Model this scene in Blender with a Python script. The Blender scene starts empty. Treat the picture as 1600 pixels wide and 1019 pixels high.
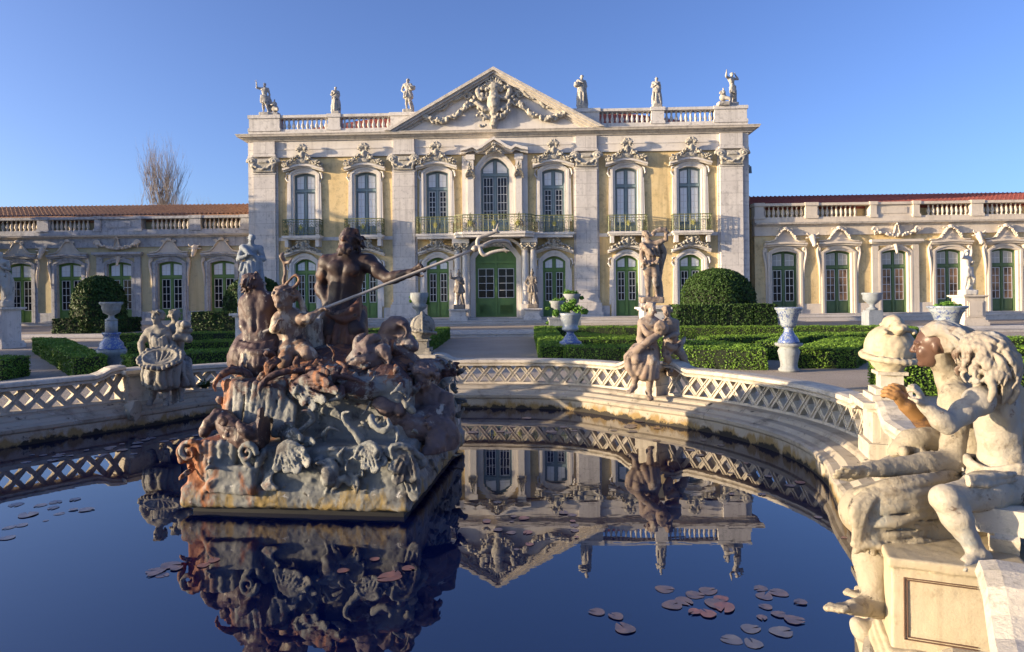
import bpy, math, random
import numpy as np
from mathutils import Matrix, Vector
random.seed(7); rng = np.random.default_rng(7)
PI = math.pi
scene = bpy.context.scene
COL = scene.collection

# ------------------------------------------------------------------ camera
CAM_H, FOC, HOR, ROLL = 1.5, 1000.0, 466.0, 0.0095      # photo measured at 1600 x 1019
cam_d = bpy.data.cameras.new('camera'); cam = bpy.data.objects.new('camera', cam_d); COL.objects.link(cam)
cam.location = (0, 0, CAM_H); cam.rotation_euler = (PI/2, ROLL, 0)
cam_d.sensor_width = 36.0; cam_d.lens = 36.0*FOC/1600.0
cam_d.shift_y = -(509.5-HOR)/1600.0; cam_d.clip_start = 0.05; cam_d.clip_end = 3000
scene.camera = cam

# ------------------------------------------------------------------ light
SUN_EL, SUN_OFF = math.radians(7.5), math.radians(12.0)      # low sun from the left, a little behind the camera
to_sun = Vector((-math.cos(SUN_OFF)*math.cos(SUN_EL), -math.sin(SUN_OFF)*math.cos(SUN_EL), math.sin(SUN_EL)))
world = bpy.data.worlds.new('World'); scene.world = world; world.use_nodes = True
wn = world.node_tree.nodes; wl = world.node_tree.links
sky = wn.new('ShaderNodeTexSky'); sky.sky_type = 'NISHITA'; sky.sun_disc = False
sky.sun_elevation = SUN_EL; sky.sun_rotation = math.atan2(to_sun.x, to_sun.y)
sky.air_density = 0.72; sky.dust_density = 2.2; sky.ozone_density = 3.2; sky.altitude = 0
hsv = wn.new('ShaderNodeHueSaturation'); hsv.inputs['Saturation'].default_value = 1.0; hsv.inputs['Value'].default_value = 0.75; hsv.inputs['Hue'].default_value = 0.514
wl.new(sky.outputs[0], hsv.inputs['Color'])
wl.new(hsv.outputs[0], wn['Background'].inputs['Color'])
wn['Background'].inputs['Strength'].default_value = 0.15
sun_d = bpy.data.lights.new('sun', 'SUN'); sun_d.energy = 3.1; sun_d.angle = math.radians(0.5); sun_d.color = (1.0, 0.78, 0.52)
sun = bpy.data.objects.new('sun', sun_d); COL.objects.link(sun)
sun.rotation_euler = to_sun.to_track_quat('Z', 'Y').to_euler(); sun.location = (-20, -5, 12)
scene.view_settings.view_transform = 'Standard'; scene.view_settings.look = 'None'
scene.view_settings.gamma = 1.0; scene.view_settings.exposure = 1.75
scene.cycles.max_bounces = 6; scene.cycles.diffuse_bounces = 3; scene.cycles.glossy_bounces = 3
scene.cycles.caustics_reflective = False; scene.cycles.caustics_refractive = False

def at(px, py, Y):
    """photo point at depth Y -> world (measuring aid)"""
    dx, dy = px-800.0, py-HOR
    return np.array([(dx-ROLL*dy)*Y/FOC, Y, CAM_H-(dy+ROLL*dx)*Y/FOC])

# ------------------------------------------------------------------ materials
def new_mat(name):
    m = bpy.data.materials.new(name); m.use_nodes = True
    nt = m.node_tree; b = nt.nodes['Principled BSDF']
    return m, nt, nt.nodes, nt.links, b
def ramp(nt, fac, stops):
    r = nt.nodes.new('ShaderNodeValToRGB'); e = r.color_ramp.elements
    while len(e) < len(stops): e.new(0.5)
    for q, (p, c) in zip(e, stops): q.position = p; q.color = (*c, 1) if len(c) == 3 else c
    nt.links.new(fac, r.inputs[0]); return r.outputs[0]
def noise(nt, vec, scale, detail=4, rough=0.55, dist=0.0):
    n = nt.nodes.new('ShaderNodeTexNoise'); n.inputs['Scale'].default_value = scale
    n.inputs['Detail'].default_value = detail; n.inputs['Roughness'].default_value = rough
    n.inputs['Distortion'].default_value = dist
    if vec is not None: nt.links.new(vec, n.inputs['Vector'])
    return n.outputs['Fac']
def pos(nt, sc=(1, 1, 1)):
    g = nt.nodes.new('ShaderNodeNewGeometry'); mp = nt.nodes.new('ShaderNodeMapping')
    mp.inputs['Scale'].default_value = sc; nt.links.new(g.outputs['Position'], mp.inputs['Vector'])
    return mp.outputs[0]
def mix(nt, fac, a, b, mode='MIX'):
    m = nt.nodes.new('ShaderNodeMix'); m.data_type = 'RGBA'; m.blend_type = mode
    for sock, v in ((m.inputs[0], fac), (m.inputs[6], a), (m.inputs[7], b)):
        if hasattr(v, 'links'): nt.links.new(v, sock)
        elif isinstance(v, (int, float)): sock.default_value = v
        else: sock.default_value = (*v, 1)
    return m.outputs[2]
def bump(nt, bsdf, h, strength=0.4, dist=0.02):
    b = nt.nodes.new('ShaderNodeBump'); b.inputs['Strength'].default_value = strength
    b.inputs['Distance'].default_value = dist
    nt.links.new(h, b.inputs['Height']); nt.links.new(b.outputs[0], bsdf.inputs['Normal'])

def stone(name, c1, c2, stain=(0.05, 0.05, 0.045), amt=0.5, sc=1.0, rough=0.8, streak=True, bumps=0.4, seams=None, tint=None):
    """weathered stone: two tones, dark lichen blotches, vertical run marks"""
    m, nt, N, L, b = new_mat(name)
    p = pos(nt)
    f1 = noise(nt, p, 1.3*sc, 6, 0.65, 0.3)
    col = ramp(nt, f1, [(0.3, c1), (0.7, c2)])
    if tint is not None:
        ft = ramp(nt, noise(nt, p, 2.1*sc, 5, 0.6, 0.6), [(0.5, (0, 0, 0)), (0.66, (0.75, 0.75, 0.75))])
        col = mix(nt, ft, col, tint)
    f2 = noise(nt, p, 6.5*sc, 10, 0.78, 0.0)
    lo = 0.62-0.16*amt
    blot = ramp(nt, f2, [(lo, (0, 0, 0)), (lo+0.20, (0.85, 0.85, 0.85))])
    col = mix(nt, blot, col, stain)
    if streak:
        ps = pos(nt, (5*sc, 5*sc, 0.35*sc))
        f3 = noise(nt, ps, 1.0, 6, 0.6, 0.2)
        st = ramp(nt, f3, [(0.5, (0, 0, 0)), (0.78, (amt, amt, amt))])
        col = mix(nt, st, col, tuple(0.45*x for x in c1))
    if seams:
        br = N.new('ShaderNodeTexBrick'); br.inputs['Scale'].default_value = 1
        br.inputs['Brick Width'].default_value = seams[0]; br.inputs['Row Height'].default_value = seams[1]
        br.inputs['Mortar Size'].default_value = 0.008; br.inputs['Color1'].default_value = (1, 1, 1, 1)
        br.inputs['Color2'].default_value = (0.86, 0.86, 0.88, 1); br.inputs['Mortar'].default_value = (0.45, 0.43, 0.42, 1)
        g = N.new('ShaderNodeNewGeometry'); sx = N.new('ShaderNodeSeparateXYZ'); cx = N.new('ShaderNodeCombineXYZ')
        L.new(g.outputs['Position'], sx.inputs[0]); L.new(sx.outputs[0], cx.inputs[0]); L.new(sx.outputs[2], cx.inputs[1])
        L.new(cx.outputs[0], br.inputs['Vector']); col = mix(nt, 0.85, col, br.outputs['Color'], 'MULTIPLY')
    L.new(col, b.inputs['Base Color']); b.inputs['Roughness'].default_value = rough
    b.inputs['Specular IOR Level'].default_value = 0.25
    bump(nt, b, noise(nt, p, 38*sc, 6, 0.7), bumps, 0.012/sc)
    return m

M = {}
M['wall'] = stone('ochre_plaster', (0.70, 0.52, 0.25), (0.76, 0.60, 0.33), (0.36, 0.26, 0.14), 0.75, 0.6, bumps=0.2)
M['wall_grey'] = stone('shaded_plaster', (0.53, 0.45, 0.26), (0.60, 0.51, 0.31), (0.33, 0.29, 0.21), 0.6, 0.5, bumps=0.15)  # left wing plaster: greyer, darker copy of the ochre, shade put into its colour
M['lime'] = stone('palace_limestone', (0.63, 0.585, 0.53), (0.74, 0.695, 0.635), (0.30, 0.275, 0.25), 0.42, 0.7, bumps=0.3)
M['lime_block'] = stone('limestone_blocks', (0.59, 0.55, 0.505), (0.70, 0.66, 0.61), (0.22, 0.21, 0.205), 0.62, 0.8, bumps=0.3, seams=(1.3, 0.62))
M['cornice'] = stone('stained_cornice', (0.55, 0.50, 0.43), (0.66, 0.60, 0.52), (0.09, 0.085, 0.07), 0.62, 0.8, bumps=0.4)
M['parapet'] = stone('parapet_stone', (0.58, 0.55, 0.51), (0.68, 0.645, 0.60), (0.12, 0.115, 0.10), 0.62, 0.8, bumps=0.4)
M['carve'] = stone('carved_stone', (0.40, 0.37, 0.31), (0.52, 0.48, 0.41), (0.075, 0.07, 0.055), 0.8, 1.6, bumps=0.4)
M['statue'] = stone('statue_stone', (0.34, 0.315, 0.27), (0.47, 0.44, 0.39), (0.085, 0.08, 0.065), 0.85, 2.2, bumps=0.4)
M['white_statue'] = stone('white_marble', (0.52, 0.49, 0.44), (0.62, 0.59, 0.53), (0.28, 0.25, 0.21), 0.3, 2.0)
M['grey_statue'] = stone('grey_lead', (0.22, 0.25, 0.28), (0.30, 0.33, 0.36), (0.10, 0.11, 0.12), 0.5, 2.0)
M['brown_statue'] = stone('brown_lead', (0.27, 0.20, 0.15), (0.37, 0.295, 0.235), (0.085, 0.065, 0.055), 0.75, 3.0, tint=(0.40, 0.36, 0.32))
M['soldier'] = stone('dark_lead', (0.20, 0.17, 0.14), (0.29, 0.25, 0.21), (0.07, 0.06, 0.05), 0.7, 3.0)
M['rail'] = stone('railing_stone', (0.47, 0.42, 0.34), (0.60, 0.54, 0.44), (0.10, 0.09, 0.075), 0.62, 2.0, bumps=0.6)
M['kerb'] = stone('kerb_stone', (0.30, 0.265, 0.205), (0.46, 0.40, 0.315), (0.05, 0.047, 0.038), 0.9, 3.2, bumps=0.9)
M['pool_statue'] = stone('dark_pool_stone', (0.20, 0.18, 0.15), (0.31, 0.285, 0.24), (0.06, 0.055, 0.045), 0.8, 3.0)
M['cream_stone'] = stone('cream_limestone', (0.40, 0.335, 0.225), (0.48, 0.415, 0.30), (0.25, 0.19, 0.11), 0.5, 3.0, bumps=0.5)
M['step'] = stone('step_stone', (0.46, 0.43, 0.40), (0.58, 0.55, 0.52), (0.16, 0.15, 0.13), 0.55, 1.2, streak=False)

def flat(name, c, rough=0.5, var=0.15, sc=6.0, metal=0.0, bm=0.0, c2=None):
    m, nt, N, L, b = new_mat(name)
    f = noise(nt, pos(nt), sc, 5, 0.6)
    c2 = c2 or tuple(x*(1-var) for x in c)
    L.new(ramp(nt, f, [(0.3, c2), (0.7, c)]), b.inputs['Base Color'])
    b.inputs['Roughness'].default_value = rough; b.inputs['Metallic'].default_value = metal
    if bm: bump(nt, b, noise(nt, pos(nt), sc*8, 4), bm, 0.01)
    return m
M['green'] = flat('green_door_paint', (0.145, 0.27, 0.072), 0.5, 0.25, 3)
M['green_old'] = flat('faded_green_paint', (0.10, 0.175, 0.075), 0.55, 0.3, 3)
M['bluegrey'] = flat('blue_grey_paint', (0.20, 0.275, 0.30), 0.5, 0.2, 3)
M['white_paint'] = flat('white_paint', (0.72, 0.72, 0.70), 0.5, 0.1, 4)
M['blind'] = flat('white_blind', (0.86, 0.88, 0.88), 0.6, 0.06, 2)
M['iron'] = flat('green_iron', (0.09, 0.14, 0.065), 0.5, 0.4, 5, c2=(0.19, 0.175, 0.06))
M['gilt'] = flat('gilt_iron', (0.42, 0.40, 0.09), 0.5, 0.3, 9)
m, nt, N, L, b = new_mat('dark_glass'); b.inputs['Base Color'].default_value = (0.012, 0.014, 0.018, 1)
b.inputs['Roughness'].default_value = 0.08; b.inputs['Specular IOR Level'].default_value = 0.35; M['glass'] = m
m, nt, N, L, b = new_mat('warm_glass')
L.new(ramp(nt, noise(nt, pos(nt), 1.1, 3), [(0.38, (0.05, 0.035, 0.03)), (0.62, (0.42, 0.24, 0.13))]), b.inputs['Base Color'])
b.inputs['Roughness'].default_value = 0.15; M['glass_warm'] = m

def tiles(name, c1, c2, c3):
    m, nt, N, L, b = new_mat(name)
    f = noise(nt, pos(nt, (4, 4, 8)), 1.6, 5, 0.7)
    col = ramp(nt, f, [(0.3, c1), (0.5, c2), (0.72, c3)])
    L.new(col, b.inputs['Base Color']); b.inputs['Roughness'].default_value = 0.85
    return m
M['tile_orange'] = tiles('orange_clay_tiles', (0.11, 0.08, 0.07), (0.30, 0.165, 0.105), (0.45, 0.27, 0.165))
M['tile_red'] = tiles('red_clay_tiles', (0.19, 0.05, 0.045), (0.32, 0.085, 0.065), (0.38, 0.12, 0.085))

# gravel
m, nt, N, L, b = new_mat('gravel')
p = pos(nt); big = noise(nt, p, 0.5, 6, 0.6)
fine = noise(nt, p, 42, 3, 0.8)
c = mix(nt, ramp(nt, big, [(0.35, (0, 0, 0)), (0.7, (1, 1, 1))]), (0.43, 0.355, 0.275), (0.53, 0.44, 0.345))
c = mix(nt, ramp(nt, fine, [(0.35, (0.55, 0.55, 0.55)), (0.65, (1.12, 1.1, 1.08))]), (0, 0, 0), c, 'MIX')
L.new(c, b.inputs['Base Color']); b.inputs['Roughness'].default_value = 0.95
bump(nt, b, fine, 0.8, 0.03); M['gravel'] = m
# water: dark still pond
m, nt, N, L, b = new_mat('pond_water')
b.inputs['Base Color'].default_value = (0.0002, 0.003, 0.03, 1); b.inputs['Roughness'].default_value = 0.0
b.inputs['IOR'].default_value = 2.3; b.inputs['Specular IOR Level'].default_value = 0.5
bump(nt, b, noise(nt, pos(nt, (1.4, 3.2, 1)), 2.6, 2, 0.5, 0.4), 0.035, 0.006); M['water'] = m
# foliage
def leaf_mat(name, c1, c2, c3, sc=28):
    m, nt, N, L, b = new_mat(name)
    f = noise(nt, pos(nt), sc, 3, 0.7); g = noise(nt, pos(nt), 1.6, 4, 0.6)
    col = ramp(nt, f, [(0.32, c1), (0.5, c2), (0.68, c3)])
    col = mix(nt, ramp(nt, g, [(0.35, (0, 0, 0)), (0.7, (0.6, 0.6, 0.6))]), col, c1)
    L.new(col, b.inputs['Base Color']); b.inputs['Roughness'].default_value = 0.6
    b.inputs['Specular IOR Level'].default_value = 0.2
    return m
M['box'] = leaf_mat('box_leaves', (0.06, 0.125, 0.016), (0.14, 0.25, 0.032), (0.23, 0.36, 0.055))
M['yew'] = leaf_mat('yew_leaves', (0.024, 0.050, 0.012), (0.045, 0.092, 0.02), (0.075, 0.135, 0.028))
M['leaf'] = leaf_mat('bright_leaves', (0.07, 0.16, 0.02), (0.13, 0.28, 0.04), (0.22, 0.38, 0.07))
M['core'] = flat('hedge_twigs', (0.018, 0.026, 0.010), 0.9, 0.4, 12)
M['bark'] = flat('pale_bark', (0.30, 0.25, 0.21), 0.9, 0.3, 5)
M['pad'] = flat('lily_leaf', (0.19, 0.135, 0.13), 0.3, 0.4, 22, c2=(0.085, 0.085, 0.115))
M['pad_red'] = flat('red_lily_leaf', (0.27, 0.12, 0.105), 0.3, 0.4, 18, c2=(0.16, 0.10, 0.10))
M['pad_grey'] = flat('grey_lily_leaf', (0.15, 0.155, 0.18), 0.3, 0.4, 14, c2=(0.12, 0.12, 0.16))
M['delft'] = None
def delft(name, fac, c=(0.07, 0.10, 0.23)):
    m, nt, N, L, b = new_mat(name)
    p = pos(nt)
    f = noise(nt, p, 13, 4, 0.6, 1.6); k = ramp(nt, f, [(fac, (0, 0, 0)), (fac+0.05, (1, 1, 1))])
    g = mix(nt, noise(nt, p, 4, 5), (0.24, 0.28, 0.31), (0.35, 0.38, 0.40))
    L.new(mix(nt, k, g, c), b.inputs['Base Color']); b.inputs['Roughness'].default_value = 0.3
    return m
M['delft'] = delft('blue_white_glaze', 0.53); M['delft_blue'] = delft('blue_glaze', 0.45, (0.075, 0.12, 0.31)); M['delft_pale'] = delft('pale_glaze', 0.62, (0.10, 0.16, 0.33))
M['grey_pot'] = stone('grey_urn_stone', (0.24, 0.255, 0.255), (0.34, 0.355, 0.355), (0.10, 0.11, 0.11), 0.6, 3)

def stained(name, base, alts, rough=0.6, bstr=0.5, sc=3.0):
    """base colour with several blotches of other stone or metal colours; alts = (colour, noise scale, threshold, width[, axis, from, to])"""
    m, nt, N, L, b = new_mat(name); p = pos(nt); col = mix(nt, noise(nt, p, sc, 6, .6), base[0], base[1])
    for i, a in enumerate(alts):
        q = pos(nt, a[7] if len(a) > 7 else (1, 1, 1)); f = noise(nt, q, a[1], 7, 0.68, 0.4)
        if len(a) > 4 and a[4] is not None:
            g = N.new('ShaderNodeNewGeometry'); s = N.new('ShaderNodeSeparateXYZ'); L.new(g.outputs['Position'], s.inputs[0])
            mr = N.new('ShaderNodeMapRange'); L.new(s.outputs[a[4]], mr.inputs['Value']); mr.inputs['From Min'].default_value = a[5]; mr.inputs['From Max'].default_value = a[6]; mr.inputs['To Min'].default_value = -0.16; mr.inputs['To Max'].default_value = 0.16
            ad = N.new('ShaderNodeMath'); ad.operation = 'ADD'; L.new(f, ad.inputs[0]); L.new(mr.outputs[0], ad.inputs[1]); f = ad.outputs[0]
        k = ramp(nt, f, [(a[2], (0, 0, 0)), (min(0.999, a[2]+a[3]), (1, 1, 1))]); col = mix(nt, k, col, a[0])
    L.new(col, b.inputs['Base Color']); b.inputs['Roughness'].default_value = rough; b.inputs['Specular IOR Level'].default_value = 0.3
    bump(nt, b, noise(nt, p, 60, 6, .7), bstr, 0.006); return m
M['kerb'] = stained('kerb_stone', ((0.34, 0.295, 0.225), (0.46, 0.405, 0.315)), [((0.22, 0.19, 0.145), 3.0, 0.52, 0.14), ((0.06, 0.055, 0.045), 9, 0.60, 0.08), ((0.50, 0.46, 0.39), 5, 0.60, 0.08), ((0.27, 0.19, 0.08), 4, 0.50, 0.12, 2, 0.16, 0.03, (1.5, 1.5, 0.5)), ((0.035, 0.03, 0.022), 5, 0.49, 0.08, 2, 0.085, 0.0)], 0.8, 0.9, 4)
M['brown_statue'] = stained('brown_lead', ((0.20, 0.145, 0.11), (0.33, 0.26, 0.205)), [((0.46, 0.40, 0.32), 6, 0.56, 0.08), ((0.075, 0.055, 0.05), 7, 0.57, 0.07), ((0.30, 0.30, 0.29), 3.5, 0.57, 0.12), ((0.36, 0.21, 0.13), 4, 0.60, 0.1)], 0.7, 0.6, 5)
M['pool_statue'] = stained('dark_pool_stone', ((0.17, 0.155, 0.13), (0.29, 0.27, 0.23)), [((0.40, 0.36, 0.29), 6, 0.57, 0.08), ((0.055, 0.05, 0.045), 7, 0.57, 0.07), ((0.24, 0.25, 0.25), 3.5, 0.57, 0.12)], 0.75, 0.7, 5)  # dark grey-brown stone of the left rim figures and far ball
M['statue'] = stained('statue_stone', ((0.36, 0.335, 0.29), (0.49, 0.46, 0.41)), [((0.10, 0.092, 0.075), 6, 0.57, 0.09), ((0.24, 0.22, 0.19), 2.6, 0.55, 0.14), ((0.56, 0.53, 0.47), 5, 0.62, 0.08)], 0.75, 0.6, 3)

# ------------------------------------------------------------------ object helpers
def tag(o, label=None, cat=None, group=None, kind=None):
    if label: o['label'] = label
    if cat: o['category'] = cat
    if group: o['group'] = group
    if kind: o['kind'] = kind
    return o
def thing(name, label, cat, loc=(0, 0, 0), group=None):
    o = bpy.data.objects.new(name, None); COL.objects.link(o); o.location = loc
    o.empty_display_size = 0.2
    return tag(o, label, cat, group)
def wloc(o):
    v = Vector((0, 0, 0))
    while o is not None: v += o.location; o = o.parent
    return v
def link_mesh(name, me, mat, parent=None, loc=(0, 0, 0)):
    o = bpy.data.objects.new(name, me); COL.objects.link(o)
    if mat is not None and not me.materials: me.materials.append(mat)
    o.location = loc
    if parent is not None: o.parent = parent
    return o
def np_mesh(name, V, F, smooth=False):
    """V (n,3), F (m,4) or (m,3) arrays"""
    V = np.asarray(V, dtype=np.float32); F = np.asarray(F, dtype=np.int32)
    me = bpy.data.meshes.new(name); k = F.shape[1]
    me.vertices.add(len(V)); me.vertices.foreach_set('co', V.ravel())
    me.loops.add(F.size); me.loops.foreach_set('vertex_index', F.ravel())
    me.polygons.add(len(F)); me.polygons.foreach_set('loop_start', np.arange(0, F.size, k, dtype=np.int32))
    me.polygons.foreach_set('loop_total', np.full(len(F), k, dtype=np.int32))
    if smooth: me.polygons.foreach_set('use_smooth', np.ones(len(F), dtype=bool))
    me.update(calc_edges=True); me.validate(); return me
def kids(o): return [c for c in bpy.data.objects if c.parent == o]
def copy_tree(o, parent=None):
    c = o.copy(); COL.objects.link(c); c.parent = parent
    for ch in kids(o): copy_tree(ch, c)
    return c

class MB:
    """collects shapes; build() links them as ONE mesh object"""
    def __init__(s, xf=None): s.v = []; s.f = []; s.xf = xf
    def add(s, vs, fs):
        o = len(s.v)
        if s.xf is not None: vs = [s.xf @ Vector(v) for v in vs]
        s.v += [tuple(v) for v in vs]; s.f += [tuple(i+o for i in f) for f in fs]
    def box(s, x0, x1, y0, y1, z0, z1):
        if x0 > x1: x0, x1 = x1, x0
        if y0 > y1: y0, y1 = y1, y0
        if z0 > z1: z0, z1 = z1, z0
        s.add([(x0, y0, z0), (x1, y0, z0), (x1, y1, z0), (x0, y1, z0), (x0, y0, z1), (x1, y0, z1), (x1, y1, z1), (x0, y1, z1)],
              [(0, 3, 2, 1), (4, 5, 6, 7), (0, 1, 5, 4), (1, 2, 6, 5), (2, 3, 7, 6), (3, 0, 4, 7)])
    def bar(s, a, b, w, d, n):
        """box bar from a to b, w wide, d deep along n"""
        a, b, n = Vector(a), Vector(b), Vector(n).normalized(); t = (b-a).normalized(); q = t.cross(n).normalized()*w/2; n = n*d/2
        vs = [p+sx*q+sn*n for p in (a, b) for sx, sn in ((-1, -1), (1, -1), (1, 1), (-1, 1))]
        s.add(vs, [(0, 1, 2, 3), (7, 6, 5, 4), (0, 4, 5, 1), (1, 5, 6, 2), (2, 6, 7, 3), (3, 7, 4, 0)])
    def lathe(s, prof, c=(0, 0, 0), n=16, sx=1, sy=1, cap=True):
        vs = []; fs = []; m = len(prof)
        for r, z in prof:
            for i in range(n):
                a = 2*PI*i/n; vs.append((c[0]+sx*r*math.cos(a), c[1]+sy*r*math.sin(a), c[2]+z))
        for j in range(m-1):
            for i in range(n):
                k = (i+1) % n; fs.append((j*n+i, j*n+k, (j+1)*n+k, (j+1)*n+i))
        if cap: fs.append(tuple(range(n-1, -1, -1))); fs.append(tuple(range((m-1)*n, m*n)))
        s.add(vs, fs)
    def tube(s, pts, r, n=6):
        pts = [Vector(p) for p in pts]; vs = []; fs = []; m = len(pts)
        rr = r if hasattr(r, '__len__') else [r]*m
        up = Vector((0, 0, 1))
        for i, p in enumerate(pts):
            t = (pts[min(i+1, m-1)]-pts[max(i-1, 0)]).normalized()
            u = t.cross(up if abs(t.z) < 0.95 else Vector((1, 0, 0))).normalized(); w = t.cross(u)
            for k in range(n):
                a = 2*PI*k/n; vs.append(p+rr[i]*(math.cos(a)*u+math.sin(a)*w))
        for i in range(m-1):
            for k in range(n):
                l = (k+1) % n; fs.append((i*n+k, i*n+l, (i+1)*n+l, (i+1)*n+k))
        fs.append(tuple(range(n-1, -1, -1))); fs.append(tuple(range((m-1)*n, m*n)))
        s.add(vs, fs)
    def strip(s, inner, outer, y0, y1):
        """band between two (x,z) paths, extruded from y0 (front) to y1"""
        n = len(inner)
        vs = [(x, y0, z) for x, z in inner]+[(x, y0, z) for x, z in outer]+[(x, y1, z) for x, z in inner]+[(x, y1, z) for x, z in outer]
        fs = []
        for i in range(n-1):
            fs += [(i, i+1, n+i+1, n+i), (2*n+i, 2*n+i+1, i+1, i), (n+i, n+i+1, 3*n+i+1, 3*n+i)]
        fs += [(0, n, 3*n, 2*n), (n-1, 3*n-1, 4*n-1, 2*n-1)]
        s.add(vs, fs)
    def prism(s, poly, y0, y1):
        n = len(poly)
        vs = [(x, y0, z) for x, z in poly]+[(x, y1, z) for x, z in poly]
        s.add(vs, [tuple(range(n)), tuple(range(2*n-1, n-1, -1))]+[(i, n+i, n+(i+1) % n, (i+1) % n) for i in range(n)])
    def plan(s, poly, z0, z1):
        n = len(poly)
        vs = [(x, y, z0) for x, y in poly]+[(x, y, z1) for x, y in poly]
        s.add(vs, [tuple(range(n-1, -1, -1)), tuple(range(n, 2*n))]+[(i, (i+1) % n, n+(i+1) % n, n+i) for i in range(n)])
    def sweep(s, path, prof, closed=False, normals=None):
        """profile (off, z) swept along a plan path; off is measured along the outward normal"""
        P = np.asarray(path, float); n = len(P); m = len(prof)
        nr = path_normals(P, closed) if normals is None else normals
        vs = [(P[i, 0]+nr[i, 0]*o, P[i, 1]+nr[i, 1]*o, z) for i in range(n) for o, z in prof]
        fs = []
        for i in range(n if closed else n-1):
            j = (i+1) % n
            for k in range(m):
                l = (k+1) % m; fs.append((i*m+k, j*m+k, j*m+l, i*m+l))
        if not closed: fs += [tuple(range(m-1, -1, -1)), tuple(range((n-1)*m, n*m))]
        s.add(vs, fs)
    def build(s, name, mat, parent=None, smooth=False, fix=True):
        off = wloc(parent) if parent is not None else Vector((0, 0, 0))
        me = bpy.data.meshes.new(name)
        me.from_pydata([tuple(Vector(v)-off) for v in s.v], [], s.f)
        if fix:
            import bmesh
            bm = bmesh.new(); bm.from_mesh(me); bmesh.ops.recalc_face_normals(bm, faces=bm.faces); bm.to_mesh(me); bm.free()
        if smooth: me.shade_auto_smooth(angle=math.radians(40)) if hasattr(me, 'shade_auto_smooth') else None
        if smooth:
            for p in me.polygons: p.use_smooth = True
        me.update()
        return link_mesh(name, me, mat, parent)
def path_normals(P, closed):
    t = np.roll(P, -1, 0)-np.roll(P, 1, 0)
    if not closed: t[0] = P[1]-P[0]; t[-1] = P[-1]-P[-2]
    t /= np.linalg.norm(t, axis=1)[:, None]
    return np.stack([t[:, 1], -t[:, 0]], 1)       # right-hand side of travel
def catmull(pts, n, closed=False):
    P = [np.array(p, float) for p in pts]; k = len(P); out = []
    for i in range(k if closed else k-1):
        a = P[(i-1) % k] if closed or i > 0 else 2*P[0]-P[1]
        b, c = P[i], P[(i+1) % k]
        d = P[(i+2) % k] if closed or i+2 < k else 2*P[-1]-P[-2]
        for j in range(n):
            t = j/n
            out.append(0.5*(2*b+(c-a)*t+(2*a-5*b+4*c-d)*t*t+(-a+3*b-3*c+d)*t**3))
    if not closed: out.append(P[-1])
    return np.array(out)

# evergreens standing left of the garden, outside the frame (they shade the lower palace and the hedges)
TREES = [(-31.5, 28.2, 9.9, 2.3), (-31.8, 30.8, 9.6, 2.5), (-33.0, 34.3, 9.4, 2.0), (-29, 21.5, 4.6, 1.8), (-27, 17.5, 4.8, 2.2), (-26, 13.5, 4.8, 2.2), (-25, 10.0, 4.6, 1.8)]

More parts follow.
